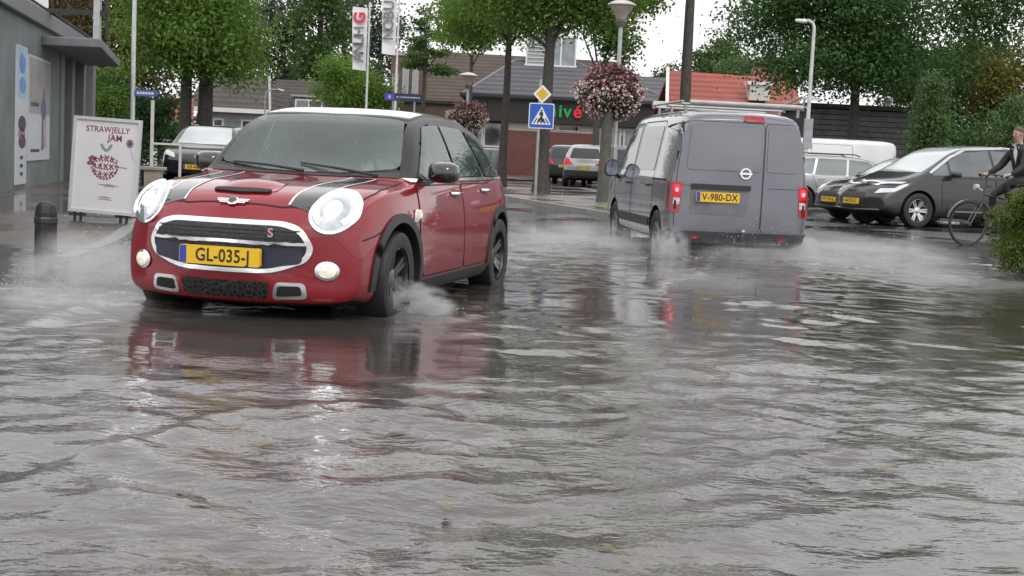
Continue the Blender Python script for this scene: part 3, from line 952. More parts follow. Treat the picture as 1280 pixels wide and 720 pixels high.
    for y in (-.74, .74):
        b = MB(); b.tube([(.05, y, 1.925), (1.75, y, 1.925)], .014, 8)
        for x in (.18, .9, 1.6): b.tube([(x, y, 1.885), (x, y, 1.925)], .014, 8)
        o_ = b.build("roof_rack" if rk is None else "side_rail", al, rk or R, smooth=50)
        rk = rk or o_
    for x in (.18, .9, 1.6):
        b = MB(); b.tube([(x, -.74, 1.90), (x, .74, 1.90)], .016, 8)
        for y in (-.68, .68): b.tube([(x, y, 1.80), (x, y, 1.90)], .02, 8)
        b.build("cross_bar", al, rk, smooth=50)
    b = MB(); b.tube([(.05, -.70, 1.92), (.05, .66, 1.92)], .026, 10); b.build("ladder_roller", M("roller_grey", (.42, .42, .4), .5), rk, smooth=50)
    for y, zt in ((-.70, 2.03),):
        b = MB(); b.tube([(.05, y, 1.92), (.02, y, zt), (.05, y + .03, zt + .01), (.75, y + .05, 1.95)], .014, 8); b.build("end_stop", al, rk, smooth=50)
    c.wheels(M("silver_hubcap", (.32, .32, .32), .4, metal=.5), 7, True, rim_r=.70)
    return c

# ------------------------------------------------------------------ parked cars
def H_spec(**k):
    """compact hatch proportions, overridden per car"""
    d = dict(L=4.25, W=1.80, ax=(.72, 3.35), R=.32, zb=.19,
             ztop=[(0, .78), (.05, .98), (.2, 1.14), (.55, 1.40), (1.0, 1.475), (1.6, 1.50), (2.1, 1.47), (2.4, 1.38), (2.75, 1.18), (3.1, 1.0), (3.5, .93), (3.85, .86), (4.1, .76), (4.25, .62)],
             belt=[(0, .74), (.2, .95), (.8, .99), (2.0, .96), (3.0, .93), (3.5, .86), (4.0, .74), (4.25, .58)],
             wind=(3.03, 2.2, .66, .52), rwin=(1.02, 1.34, .56, .48),
             side=[[(2.86, .99), (2.25, 1.37), (1.72, 1.40), (1.66, .99)], [(1.6, .99), (1.66, 1.40), (1.0, 1.37), (.72, 1.03)]],
             doors=[[(2.9, .32), (2.95, .9), (2.8, .97), (1.64, .97), (1.62, .32)], [(1.6, .32), (1.62, .97), (.7, .98), (.9, .75), (1.14, .5), (1.14, .32)]],
             handles=[(1.82, .83), (.98, .86)], mirror=(2.68, .98, 1.02),
             headlight=rpoly([(.48, .66), (.74, .72), (.78, .84), (.52, .76)], .03), tail=rpoly([(.55, .78), (.80, .78), (.78, .98), (.60, .95)], .04),
             grille=rpoly([(-.42, .44), (.42, .44), (.36, .64), (-.36, .64)], .05), intake=rpoly([(-.6, .25), (.6, .25), (.55, .37), (-.55, .37)], .04),
             rbump=rpoly([(-.7, .28), (.7, .28), (.66, .42), (-.66, .42)], .04), pf=.46, pb=.70)
    d.update(k)
    return d

def parked_cars():
    silver_rim = M("silver_alloy", (.55, .55, .56), .25, metal=.85)
    grey_rim = M("grey_alloy", (.25, .25, .26), .3, metal=.7)
    ch = chrome()
    # dark car facing us by the sign
    p = at(243, 234, 31.6)
    dk = paint("black_car_paint", (.014, .015, .018), .1, .3, .15)
    c = std_car("parked_car", "dark car facing forward with pale windscreen and silver lion badge beyond the poster stand", (p.x, p.y + .2, -.02), -1.52,
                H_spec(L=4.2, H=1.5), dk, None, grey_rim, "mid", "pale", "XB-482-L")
    # shift so the nose stands at the measured point
    c.root.location = Vector((p.x, p.y, -.02)) - Matrix.Rotation(-1.52, 3, "Z") @ Vector((4.2, 0, 0)) + Vector((0, 0, .02))
    q, n = c.hit("F", 0, .70)
    T = frame(q + Vector((.012, 0, 0)), (0, 1, 0), (0, 0, 1))
    b = MB(); b.prism([(-.02, .10), (.0, .12), (.03, .09), (.02, .05), (.05, .02), (.04, -.02), (.06, -.08), (.03, -.10), (.02, -.04), (-.01, -.02), (-.02, -.09), (-.05, -.10), (-.03, -.02), (-.05, .02), (-.01, .05)], T, .012)
    b.build("lion_badge", ch, c.root)
    # MPV parked on the right, front left corner towards us
    mp = H_spec(L=4.6, W=1.83, ax=(.85, 3.69), R=.335,
                ztop=[(0, .85), (.05, 1.05), (.25, 1.28), (.6, 1.56), (1.2, 1.64), (2.0, 1.655), (2.5, 1.60), (2.85, 1.48), (3.2, 1.27), (3.55, 1.08), (3.9, .98), (4.25, .89), (4.48, .76), (4.6, .6)],
                belt=[(0, .78), (.2, .98), (.8, 1.03), (2.0, 1.0), (3.0, .97), (3.6, .92), (4.1, .80), (4.6, .56)],
                wind=(3.55, 2.55, .68, .56), rwin=(1.08, 1.48, .6, .5),
                side=[[(3.38, 1.02), (3.34, 1.07), (3.07, 1.25), (3.0, 1.26), (3.0, 1.02)], [(2.94, 1.02), (2.97, 1.30), (2.6, 1.48), (1.98, 1.55), (1.93, 1.03)], [(1.87, 1.03), (1.92, 1.55), (1.2, 1.53), (1.1, 1.05)], [(1.04, 1.05), (1.12, 1.52), (.75, 1.47), (.45, 1.15)]],
                doors=[[(3.15, .33), (3.2, .9), (3.1, .99), (1.92, .99), (1.9, .33)], [(1.88, .33), (1.9, .99), (.95, 1.0), (1.1, .75), (1.3, .5), (1.3, .33)]],
                handles=[(2.1, .86), (1.22, .88)], mirror=(2.98, 1.0, 1.06),
                headlight=rpoly([(.40, .79), (.80, .83), (.82, .87), (.42, .83)], .015), spokes=6, twin=True)
    wheel = gnd(1145, 285)
    yaw = PI + .36
    mpv_paint = paint("dark_grey_paint", (.028, .029, .034), .2, .3, .15)
    off = Matrix.Rotation(yaw, 3, "Z") @ Vector((3.69, .86, 0))
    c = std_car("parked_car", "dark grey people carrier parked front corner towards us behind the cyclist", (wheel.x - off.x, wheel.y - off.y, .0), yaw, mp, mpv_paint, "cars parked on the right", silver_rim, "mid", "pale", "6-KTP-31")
    c.root.scale = (1.06, 1.06, 1.06); c.root.location = (wheel.x - off.x * 1.06, wheel.y - off.y * 1.06, 0)
    # chrome arc under the side window, lower lamps, chrome front line
    for side in ("L", "R"):
        sg = 1 if side == "L" else -1
        c.ribbons("roof_trim", [([(3.42, 1.06), (2.9, 1.38), (2.5, 1.55), (1.5, 1.615), (.7, 1.54)], side)], M("satin_trim", (.5, .5, .5), .3, metal=.9), .04, .010)
        c.panel("lower_lamp", rpoly([(sg * .56, .62), (sg * .80, .66), (sg * .80, .74), (sg * .60, .72)], .02), "F", M("headlight_lens", (.62, .65, .68), .06), off=.01, res=.03)
        c.ribbons("door_trim", [([(1.4, .36), (3.05, .36)], side)], plastic(), .09, .012)
        c.ribbons("sill_chrome", [([(1.5, .345), (2.9, .345)], side)], M("satin_trim", (.5, .5, .5), .3, metal=.9), .025, .016)
    c.ribbons("front_chrome", [([(-.55, .84), (-.2, .86), (0, .85), (.2, .86), (.55, .84)], "F"), ([(-.5, .79), (0, .80), (.5, .79)], "F"), ([(-.72, .33), (0, .31), (.72, .33)], "F")], ch, .022, .01)
    q, n = c.hit("F", 0, .83)
    b = MB(); b.lathe([(.06, 0), (.06, .02), (0, .024)], 16, frame(q, (0, 1, 0), (0, 0, 1))); b.build("front_badge", ch, c.root)
    # second dark hatch just behind it
    q2 = gnd(1022, 268)
    yaw2 = PI + .40
    front = Matrix.Rotation(yaw2, 3, "Z") @ Vector((4.25, 0, 0))
    pt = at(1036, 250, 29.6)
    c = std_car("parked_car", "black hatchback with bright windscreen parked between the people carrier and the van", (pt.x - front.x, pt.y - front.y, 0), yaw2,
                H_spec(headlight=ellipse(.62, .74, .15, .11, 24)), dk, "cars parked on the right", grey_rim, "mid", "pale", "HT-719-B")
    c.ribbons("front_chrome", [([(-.72, .33), (0, .31), (.72, .33)], "F")], M("satin_trim", (.5, .5, .5), .3, metal=.9), .03, .01)
    # silver estate side on
    es = H_spec(L=4.55, ztop=[(0, .86), (.05, 1.06), (.15, 1.22), (.35, 1.42), (.8, 1.48), (1.8, 1.50), (2.5, 1.46), (2.8, 1.37), (3.15, 1.17), (3.45, 1.0), (3.9, .93), (4.25, .84), (4.55, .62)],
                belt=[(0, .78), (.2, .96), (1.0, .98), (2.4, .95), (3.3, .92), (3.9, .84), (4.55, .58)], ax=(.8, 3.6),
                wind=(3.38, 2.6, .66, .52), side=[[(3.2, .98), (2.62, 1.36), (2.1, 1.40), (2.04, .98)], [(1.98, .98), (2.04, 1.40), (1.25, 1.40), (1.12, .98)], [(1.06, .98), (1.18, 1.40), (.55, 1.36), (.36, 1.03)]],
                doors=[[(3.0, .32), (3.05, .9), (2.9, .96), (2.0, .96), (2.0, .32)], [(1.98, .32), (1.98, .96), (1.05, .97), (1.2, .6), (1.25, .32)]], handles=[(2.2, .84), (1.3, .86)], mirror=(3.0, .98, 1.02))
    sil = paint("silver_paint", (.38, .39, .40), .55, .3, .15)
    pt = at(1046, 243, 36.0)
    c = std_car("parked_car", "silver estate car with roof rails standing in front of the white van", (pt.x - 2.0, pt.y, 0), .12, es, sil, "cars parked on the right", grey_rim, "mid", "mid", "83-XP-KL")
    for y in (.53, -.53):
        b = MB(); b.tube([(.5, y, 1.47), (.6, y, 1.53), (2.3, y, 1.54), (2.45, y, 1.49)], .018, 6); b.build("roof_rail", M("rail_black", (.03, .03, .03), .4), c.root, smooth=50)
    # white van behind
    wv = H_spec(L=4.75, W=1.92, R=.33, ax=(.9, 3.9),
                ztop=[(0, 1.80), (.08, 1.90), (.4, 1.95), (1.5, 1.96), (2.8, 1.95), (3.1, 1.88), (3.4, 1.66), (3.75, 1.34), (4.0, 1.16), (4.35, 1.05), (4.6, .9), (4.75, .7)],
                belt=[(0, 1.1), (3, 1.1), (3.8, 1.05), (4.3, .92), (4.75, .64)], tum=.14,
                wind=(3.85, 3.15, .72, .66), rwin=(1.2, 1.7, .66, .62), side=[[(3.6, 1.14), (3.1, 1.72), (2.6, 1.76), (2.56, 1.14)]],
                doors=[[(3.4, .4), (3.6, .8), (3.55, 1.08), (2.5, 1.1), (2.5, .4)], [(2.44, .4), (2.44, 1.78), (1.3, 1.78), (1.3, .4)]], handles=[(2.68, .95), (1.45, .95)], mirror=(3.4, 1.06, 1.2),
                headlight=rpoly([(.6, .74), (.84, .8), (.84, .98), (.66, .9)], .03), tail=rpoly([(.78, .8), (.9, .8), (.9, 1.3), (.8, 1.3)], .02), pb=.85, pf=.5)
    pt = at(1060, 240, 40.5)
    wv_ = _van(pt, wv, grey_rim).root; tag(wv_, cat="van"); wv_.scale = (1.05, 1.05, 1.05)
    # ---- the car park behind the flower post: rears towards us
    suv = H_spec(L=4.5, W=1.82, R=.35, zb=.26, ax=(.85, 3.5),
                 ztop=[(0, .92), (.05, 1.12), (.2, 1.34), (.42, 1.60), (.9, 1.68), (1.8, 1.70), (2.3, 1.66), (2.6, 1.55), (2.95, 1.32), (3.2, 1.12), (3.7, 1.03), (4.2, .92), (4.5, .68)],
                 belt=[(0, .86), (.2, 1.06), (1.5, 1.06), (3.0, 1.03), (3.8, .92), (4.5, .64)], wind=(3.12, 2.4, .68, .54), rwin=(1.12, 1.52, .60, .50),
                 side=[[(2.98, 1.09), (2.42, 1.55), (1.86, 1.58), (1.8, 1.09)], [(1.74, 1.09), (1.8, 1.58), (1.1, 1.56), (1.0, 1.1)], [(.94, 1.1), (1.04, 1.56), (.6, 1.5), (.4, 1.15)]],
                 doors=[[(2.9, .38), (2.95, 1.0), (1.78, 1.05), (1.76, .38)], [(1.74, .38), (1.76, 1.05), (.85, 1.06), (1.0, .8), (1.25, .5), (1.25, .38)]], handles=[(1.95, .92), (1.1, .94)], mirror=(2.75, 1.0, 1.12),
                 headlight=rpoly([(.5, .76), (.8, .82), (.8, .94), (.54, .88)], .03), tail=rpoly([(.40, .86), (.86, .86), (.86, 1.16), (.62, 1.12), (.56, 1.0)], .03),
                 grille=rpoly([(-.42, .55), (.42, .55), (.36, .76), (-.36, .76)], .05), intake=rpoly([(-.6, .32), (.6, .32), (.55, .45), (-.55, .45)], .04),
                 rbump=rpoly([(-.82, .34), (.82, .34), (.82, .66), (-.82, .66)], .05), pf=.5, pb=.78)
    grp = "cars parked in front of the brick wall"
    pt = at(729, 232, 52)
    c = std_car("parked_car", "silver off-road car with red tail lights parked just left of the flower post", (pt.x, pt.y, 0), 1.42, suv, sil, grp, grey_rim, "mid", "mid", "47-TL-ZD")
    pt = at(704, 229, 56)
    std_car("parked_car", "dark car with bright rear corner, leftmost of those by the brick wall", (pt.x, pt.y, 0), 1.42, suv, paint("dark_blue_grey_paint", (.05, .05, .06), .3, .3, .1), grp, grey_rim, "mid", "mid", "12-RB-FS")
    pt = at(782, 236, 50)
    std_car("parked_car", "blue grey car parked between the lamp post and the grey van", (pt.x, pt.y, 0), 1.42, suv, paint("blue_grey_paint", (.10, .14, .2), .3, .3, .1), grp, grey_rim, "mid", "mid", "91-GS-VT")

def _van(pt, wv, rim):
    return std_car("delivery_van", "plain white van parked behind the silver estate car", (at(1112, 240, 40.5).x, pt.y, 0), PI - .05, wv, paint("white_paint", (.74, .75, .75), 0, .3, .12), "cars parked on the right", rim, "mid", "mid", "VD-62-KR")
# ------------------------------------------------------------------ sky, sun, ground, water
def make_world():
    w = bpy.data.worlds.new("World"); scene.world = w; w.use_nodes = True
    nt = w.node_tree; bg = nt.nodes["Background"]
    sky = nd(nt, "ShaderNodeTexSky"); sky.sky_type = "NISHITA"; sky.sun_disc = False
    sky.sun_elevation = math.radians(48); sky.sun_rotation = math.radians(SUN_ROT)
    sky.air_density = 1.0; sky.dust_density = 6.0; sky.ozone_density = 1.0
    hs = nd(nt, "ShaderNodeHueSaturation"); hs.inputs["Saturation"].default_value = 0.2
    nt.links.new(sky.outputs[0], hs.inputs["Color"])
    tc = nd(nt, "ShaderNodeTexCoord"); mp = nd(nt, "ShaderNodeMapping"); mp.inputs["Scale"].default_value = (1, 1, 2.6)
    nt.links.new(tc.outputs["Generated"], mp.inputs[0])
    n = nd(nt, "ShaderNodeTexNoise"); n.inputs["Scale"].default_value = 2.2; n.inputs["Detail"].default_value = 6
    nt.links.new(mp.outputs[0], n.inputs["Vector"])
    r = ramp(nt, n.outputs[0], [(0.32, (13.2, 13.2, 13.6)), (0.68, (20, 19.8, 19.9))])
    nt.links.new(mix(nt, 0.8, hs.outputs[0], r.outputs[0]), bg.inputs[0])
    bg.inputs[1].default_value = 0.1
    l = bpy.data.lights.new("sun", "SUN"); l.energy = 0.8; l.angle = math.radians(14); l.color = (1, .97, .92)
    o = bpy.data.objects.new("sun", l); COL.objects.link(o)
    el, az = math.radians(48), math.radians(SUN_ROT)
    d = Vector((math.sin(az) * math.cos(el), math.cos(az) * math.cos(el), math.sin(el)))   # towards the sun
    o.rotation_euler = d.to_track_quat("Z", "Y").to_euler()
SUN_ROT = 160.0

def wet_ground_mat(name, c0, c1, scale, bricks=None):
    m, nt, b = new_mat(name)
    n1 = noise(nt, 0.35, 5); n2 = noise(nt, scale, 4)
    base = ramp(nt, n2.outputs[0], [(0.3, c0), (0.7, c1)]).outputs[0]
    pud = ramp(nt, n1.outputs[0], [(0.46, (0, 0, 0)), (0.56, (1, 1, 1))]).outputs[0]
    if bricks:
        tc = nd(nt, "ShaderNodeTexCoord"); mp = nd(nt, "ShaderNodeMapping")
        mp.inputs["Rotation"].default_value = (0, 0, bricks[1])
        nt.links.new(tc.outputs["Object"], mp.inputs[0])
        bt = nd(nt, "ShaderNodeTexBrick")
        bt.inputs["Scale"].default_value = bricks[0]
        bt.inputs["Mortar Size"].default_value = 0.012
        bt.inputs["Color1"].default_value = (0.8, 0.8, 0.8, 1); bt.inputs["Color2"].default_value = (1.15, 1.1, 1.05, 1)
        bt.inputs["Mortar"].default_value = (0.35, 0.34, 0.33, 1)
        nt.links.new(mp.outputs[0], bt.inputs["Vector"])
        base = mix(nt, 1.0, base, bt.outputs[0], "MULTIPLY")
        add_bump(nt, b, bt.outputs[0], 0.25, 0.01)
    col = mix(nt, mth(nt, "MULTIPLY", pud, 0.45), base, (0.03, 0.03, 0.03))
    nt.links.new(col, b.inputs["Base Color"])
    rr = nd(nt, "ShaderNodeMapRange"); rr.inputs[3].default_value = 0.33; rr.inputs[4].default_value = 0.05
    nt.links.new(pud, rr.inputs[0]); nt.links.new(rr.outputs[0], b.inputs["Roughness"])
    b.inputs["IOR"].default_value = 1.4
    return m

def ground_z(x, y):
    r = np.sqrt((x / 10.5) ** 2 + ((y - 7.0) / 16.0) ** 2)
    return -0.11 + 0.125 * smooth01(0.72, 1.12, r) + 0.012 * np.sin(x * 0.9 + 1.3) * np.sin(y * 0.6 + .4) * smooth01(.5, 1, r)

def grid_axis(lo, a, b, hi, fine, coarse):
    left = a - np.cumsum(coarse * 1.25 ** np.arange(60)); left = left[left > lo][::-1]
    right = b + np.cumsum(coarse * 1.25 ** np.arange(60)); right = right[right < hi]
    return np.concatenate([[lo], left, np.arange(a, b, fine), [b], right, [hi]])

def tensor_mesh(xs, ys, Z):
    nx, ny = len(xs), len(ys)
    X, Y = np.meshgrid(xs, ys)
    V = np.stack([X, Y, Z], -1).reshape(-1, 3)
    i = np.arange(nx * ny).reshape(ny, nx)
    Q = np.stack([i[:-1, :-1], i[:-1, 1:], i[1:, 1:], i[1:, :-1]], -1).reshape(-1, 4)
    return V, Q

def make_ground():
    xs = grid_axis(-900, -16, 16, 900, 0.5, 0.8); ys = grid_axis(-300, -10, 60, 1500, 0.5, 0.8)
    X, Y = np.meshgrid(xs, ys)
    V, Q = tensor_mesh(xs, ys, ground_z(X, Y))
    me = fast_mesh("ground", V, Q, [wet_ground_mat("wet_asphalt", (0.045, 0.044, 0.043), (0.075, 0.073, 0.07), 60)], True)
    tag(link_mesh("ground", me), kind="structure")

def make_water():
    xs = grid_axis(-15, -6.5, 6.5, 15, 0.042, 0.06)
    ys = grid_axis(-12, 2.4, 18.5, 27, 0.042, 0.06)
    X, Y = np.meshgrid(xs, ys)
    rng = np.random.default_rng(3)
    # calm and rough areas
    amp = 0.75 + 0.0 * X
    amp -= 0.55 * np.exp(-(((X - 2.35) / 1.7) ** 2 + ((Y - 11.6) / 2.7) ** 2))
    amp -= 0.62 * np.exp(-(((X + 1.25) / 1.5) ** 4 + ((Y - 7.1) / 1.2) ** 4)) * .74
    amp += 0.55 * np.exp(-(((X - 1.2) / 2.0) ** 2 + ((Y - 5.2) / 1.7) ** 2))
    amp += 0.3 * np.exp(-(((X + 1.0) / 2.5) ** 2 + ((Y - 4.3) / 1.2) ** 2))
    # patchy gusts
    for k in range(7):
        a = rng.uniform(0, 2 * PI); L = rng.uniform(1.8, 5)
        amp += 0.15 * np.sin(2 * PI / L * (X * math.cos(a) + Y * math.sin(a)) + rng.uniform(0, 6))
    amp = np.clip(amp, 0.1, 1.5)
    wx = X + 0.10 * np.sin(Y * 2.1 + 1) + 0.06 * np.sin(Y * 5.3 + X * 1.7)
    wy = Y + 0.12 * np.sin(X * 1.7 + 2) + 0.06 * np.sin(X * 4.9 + Y * 1.3)
    Z = 0 * X
    for k in range(46):
        L = 0.12 * (1.1 / 0.12) ** (rng.random() ** 1.5)
        a = PI / 2 + rng.normal(0, 0.75)
        A = 0.00105 * (L / 0.4) ** 0.8
        ph = 2 * PI / L * (wx * math.cos(a) + wy * math.sin(a)) + rng.uniform(0, 2 * PI)
        Z += A * (np.sin(ph) + 0.25 * np.sin(2 * ph + .6))
    Z *= amp
    foam = 0 * X
    def ridge(pts, h, w, fm=0.0, wig=0.05):
        nonlocal Z, foam
        pts = [np.array(p, float) for p in pts]
        D = 1e9 + 0 * X; S = 0 * X; T = 0 * X; acc = 0.0
        tot = sum(np.linalg.norm(b - a) for a, b in zip(pts, pts[1:]))
        for a, b in zip(pts, pts[1:]):
            d = b - a; L = np.linalg.norm(d); d = d / L
            u = (X - a[0]) * d[0] + (Y - a[1]) * d[1]
            uc = np.clip(u, 0, L)
            dx, dy = X - a[0] - uc * d[0], Y - a[1] - uc * d[1]
            dist = np.hypot(dx, dy); sg = dx * -d[1] + dy * d[0]
            k = dist < D
            D = np.where(k, dist, D); S = np.where(k, np.sign(sg) * dist, S); T = np.where(k, (acc + uc) / tot, T); acc += L
        S = S + wig * np.sin(T * tot * 3.1 + 1) + wig * .6 * np.sin(T * tot * 7.7)
        fade = np.clip(np.minimum(T * 6, (1 - T) * 2.5), 0, 1)
        Z += h * fade * (np.exp(-(S / w) ** 2) - 0.55 * np.exp(-((S - 1.7 * w) / (1.3 * w)) ** 2) + 0.35 * np.exp(-((S + 2.9 * w) / w) ** 2))
        foam = np.maximum(foam, fm * fade * np.exp(-((S) / (w * .9)) ** 2))
    def g2(px, py): q = gnd(px, py); return (q.x, q.y)
    # old wake lines in the foreground, bow waves and wheel wakes
    ridge([g2(-60, 615), g2(130, 565), g2(290, 525), g2(420, 505), g2(560, 490)], .013, .07, .06)
    ridge([g2(-60, 660), g2(120, 620), g2(300, 575), g2(420, 560)], .007, .06)
    ridge([g2(825, 460), g2(960, 470), g2(1080, 490), g2(1160, 505)], .007, .12, .05)
    ridge([g2(620, 560), g2(760, 520), g2(880, 500)], .005, .09)
    ridge([g2(820, 372), g2(850, 350), g2(885, 335), g2(905, 322)], .012, .08, .7)
    ridge([g2(945, 318), g2(1000, 335), g2(1080, 350), g2(1210, 372), g2(1275, 400)], .010, .10, .45)
    ridge([g2(560, 350), g2(640, 325), g2(720, 308), g2(800, 300)], .010, .10, .55)
    ridge([g2(150, 372), g2(90, 385), g2(30, 402), g2(-60, 430)], .014, .09, .4)
    ridge([g2(480, 395), g2(540, 403), g2(620, 392), g2(700, 385)], .014, .08, .2)
    ridge([g2(1290, 520), g2(1050, 560), g2(900, 600), g2(780, 660)], .006, .08)
    ridge([g2(1290, 600), g2(1100, 640), g2(980, 700)], .006, .07)
    # churned, aerated water around the moving wheels
    def blot(px, py, rx, ry, s):
        nonlocal foam
        q = gnd(px, py)
        foam = np.maximum(foam, s * np.exp(-(((X - q.x) / rx) ** 2 + ((Y - q.y) / ry) ** 2)))
    blot(715, 300, 1.2, 1.6, .55); blot(640, 300, 1.4, 1.3, .4); blot(860, 322, .35, .9, .5); blot(960, 320, .7, .9, .5)
    blot(1060, 335, 1.6, 1.9, .45); blot(1150, 350, 1.3, 1.2, .35); blot(900, 345, .9, 1.2, .28)
    blot(110, 372, .8, .9, .5); blot(490, 388, .35, .3, .5); blot(1020, 315, .8, 1.0, .5)
    chop = np.clip(amp, .2, 1.4) * (1 - .62 * np.exp(-(((X - 2.5) / 1.9) ** 4 + ((Y - 11.2) / 3.0) ** 4)))
    edge = smooth01(15, 12, np.abs(X)) * smooth01(27, 23, Y) * smooth01(-12, -8, Y)
    Z *= edge
    V, Q = tensor_mesh(xs, ys, Z)
    m, nt, b = new_mat("flood_water")
    at_ = nd(nt, "ShaderNodeAttribute", attribute_name="foam")
    n1 = noise(nt, 0.8, 4); n2 = noise(nt, 19, 4, mapping=(.8, 1.1, 1)); n3 = noise(nt, 60, 3); n4 = noise(nt, 9, 5, rough=.7, mapping=(1, .5, 1))
    col = ramp(nt, n1.outputs[0], [(0.35, (0.040, 0.034, 0.031)), (0.65, (0.075, 0.066, 0.061))]).outputs[0]
    fsel = mth(nt, "MULTIPLY", at_.outputs["Fac"], ramp(nt, n4.outputs[0], [(0.40, (0, 0, 0)), (0.72, (1, 1, 1))]).outputs[0])
    fm = nd(nt, "ShaderNodeClamp"); nt.links.new(mth(nt, "MULTIPLY", fsel, 1.5), fm.inputs[0])
    nt.links.new(mix(nt, fm.outputs[0], col, (0.42, 0.42, 0.41)), b.inputs["Base Color"])
    rr = nd(nt, "ShaderNodeMapRange"); rr.inputs[3].default_value = 0.055; rr.inputs[4].default_value = 0.5
    nt.links.new(fm.outputs[0], rr.inputs[0]); nt.links.new(rr.outputs[0], b.inputs["Roughness"])
    b.inputs["IOR"].default_value = 1.5
    n5 = noise(nt, 8.5, 3, mapping=(.75, 1.2, 1))
    ra = nd(nt, "ShaderNodeAttribute", attribute_name="chop")
    h = mth(nt, "ADD", mth(nt, "MULTIPLY", n2.outputs[0], 0.45), mth(nt, "ADD", mth(nt, "MULTIPLY", n3.outputs[0], 0.05), mth(nt, "MULTIPLY", n5.outputs[0], 1.0)))
    add_bump(nt, b, mth(nt, "MULTIPLY", h, ra.outputs["Fac"]), 0.36, 0.02)
    me = fast_mesh("water", V, Q, [m], True)
    a = me.attributes.new("chop", "FLOAT", "POINT")
    a.data.foreach_set("value", chop.ravel().astype(np.float32))
    a = me.attributes.new("foam", "FLOAT", "POINT")
    a.data.foreach_set("value", foam.ravel().astype(np.float32))
    tag(link_mesh("water", me), kind="structure")

def slab(name, poly, zf, mat, kerb=None):
    """paved area: a sheet over a polygon, with height function"""
    pts = [Vector(p) for p in poly]
    P = []
    for a, b in zip(pts, pts[1:] + pts[:1]):
        n = max(1, int((b - a).length / 1.0))
        P += [a + (b - a) * k / n for k in range(n)]
    nb = len(P)
    xs = [p.x for p in P]; ys = [p.y for p in P]
    G = [Vector((x, y)) for x in np.arange(min(xs) + .6, max(xs), 1.3) for y in np.arange(min(ys) + .6, max(ys), 1.3)]
    vv, ee, ff, _, _, _ = delaunay_2d_cdt(P + G, [], [list(range(nb))], 1, 1e-5)
    me = bpy.data.meshes.new(name)
    used = sorted({i for f in ff for i in f}); rm = {i: k for k, i in enumerate(used)}
    me.from_pydata([(vv[i].x, vv[i].y, zf(vv[i].x, vv[i].y)) for i in used], [], [tuple(rm[i] for i in f) for f in ff])
    me.materials.append(mat)
    return tag(link_mesh(name, me), kind="structure")

def kerb_line(name, pts, zf, mat, w=.16, drop=.2):
    mb = MB()
    P = [Vector(p) for p in pts]
    for a, b in zip(P, P[1:]):
        L = (b - a).length; n = max(1, int(L / 1.0))
        d = (b - a) / n; t = d.normalized(); nn = Vector((-t.y, t.x)) * w / 2
        for k in range(n):
            p, q = a + d * k, a + d * (k + 1) - t * .012
            vs = []
            for z0 in (-drop, .012):
                for c in (p + nn, p - nn, q - nn, q + nn):
                    vs.append((c.x, c.y, zf(c.x, c.y) + z0))
            mb.add(vs, [(3, 2, 1, 0), (4, 5, 6, 7), (0, 1, 5, 4), (1, 2, 6, 5), (2, 3, 7, 6), (3, 0, 4, 7)])
    return tag(mb.build(name, mat), kind="structure")

def make_paving():
    kerbm = simple("kerb_concrete", (.24, .235, .225), .4, var=.2, scale=4, bump=.15)
    def zl(x, y): return float(-0.035 + 0.12 * smooth01(10.5, 16.5, y)) + 0.004
    edge = [(-3.5, 4), (-3.75, 9), (-4.05, 13.5), (-4.9, 18.5), (-6.1, 25), (-6.6, 29), (-9.3, 38)]
    brick = wet_ground_mat("wet_pavers", (.075, .062, .052), (.13, .105, .09), 5, (2.4, .25))
    slab("pavement", edge + [(-16, 38), (-16, 4)], zl, brick)
    kerb_line("kerb", edge, zl, kerbm)
    # island with the trees
    def zi(x, y): return 0.10
    isl = [(-.25, 32.6), (.6, 29.0), (1.9, 24.4), (2.6, 23.6), (3.4, 24.2), (3.6, 30), (3.2, 38), (2.2, 46), (-4.5, 47), (-3.0, 40)]
    grey = wet_ground_mat("wet_grey_pavers", (.15, .145, .135), (.24, .23, .215), 5, (2.2, .4))
    slab("pavement", isl, zi, grey)
    kerb_line("kerb", isl + isl[:1], zi, kerbm)
    slab("grass_verge", [(1.6, 28.2), (2.3, 25.1), (3.0, 25.2), (3.1, 30), (2.2, 31)], lambda x, y: .106, simple("verge_grass", (.12, .15, .05), .8, var=.4, scale=8, bump=.4))
    # pavement strip at the left of the car park, in front of the brick wall
    slab("pavement", [(-12, 60), (12, 62), (14, 80), (-14, 80)], lambda x, y: .05, grey)
    # bed round the bush on the right
    q = gnd(1262, 352)
    bed = [(q.x + .75 * math.cos(a) + .75, q.y + .6 * math.sin(a) + .5) for a in np.linspace(0, 2 * PI, 20)[:-1]]
    soil = simple("wet_soil", (.045, .035, .025), .7, var=.4, scale=8, bump=.5)
    slab("flower_bed", bed, lambda x, y: .03, soil)

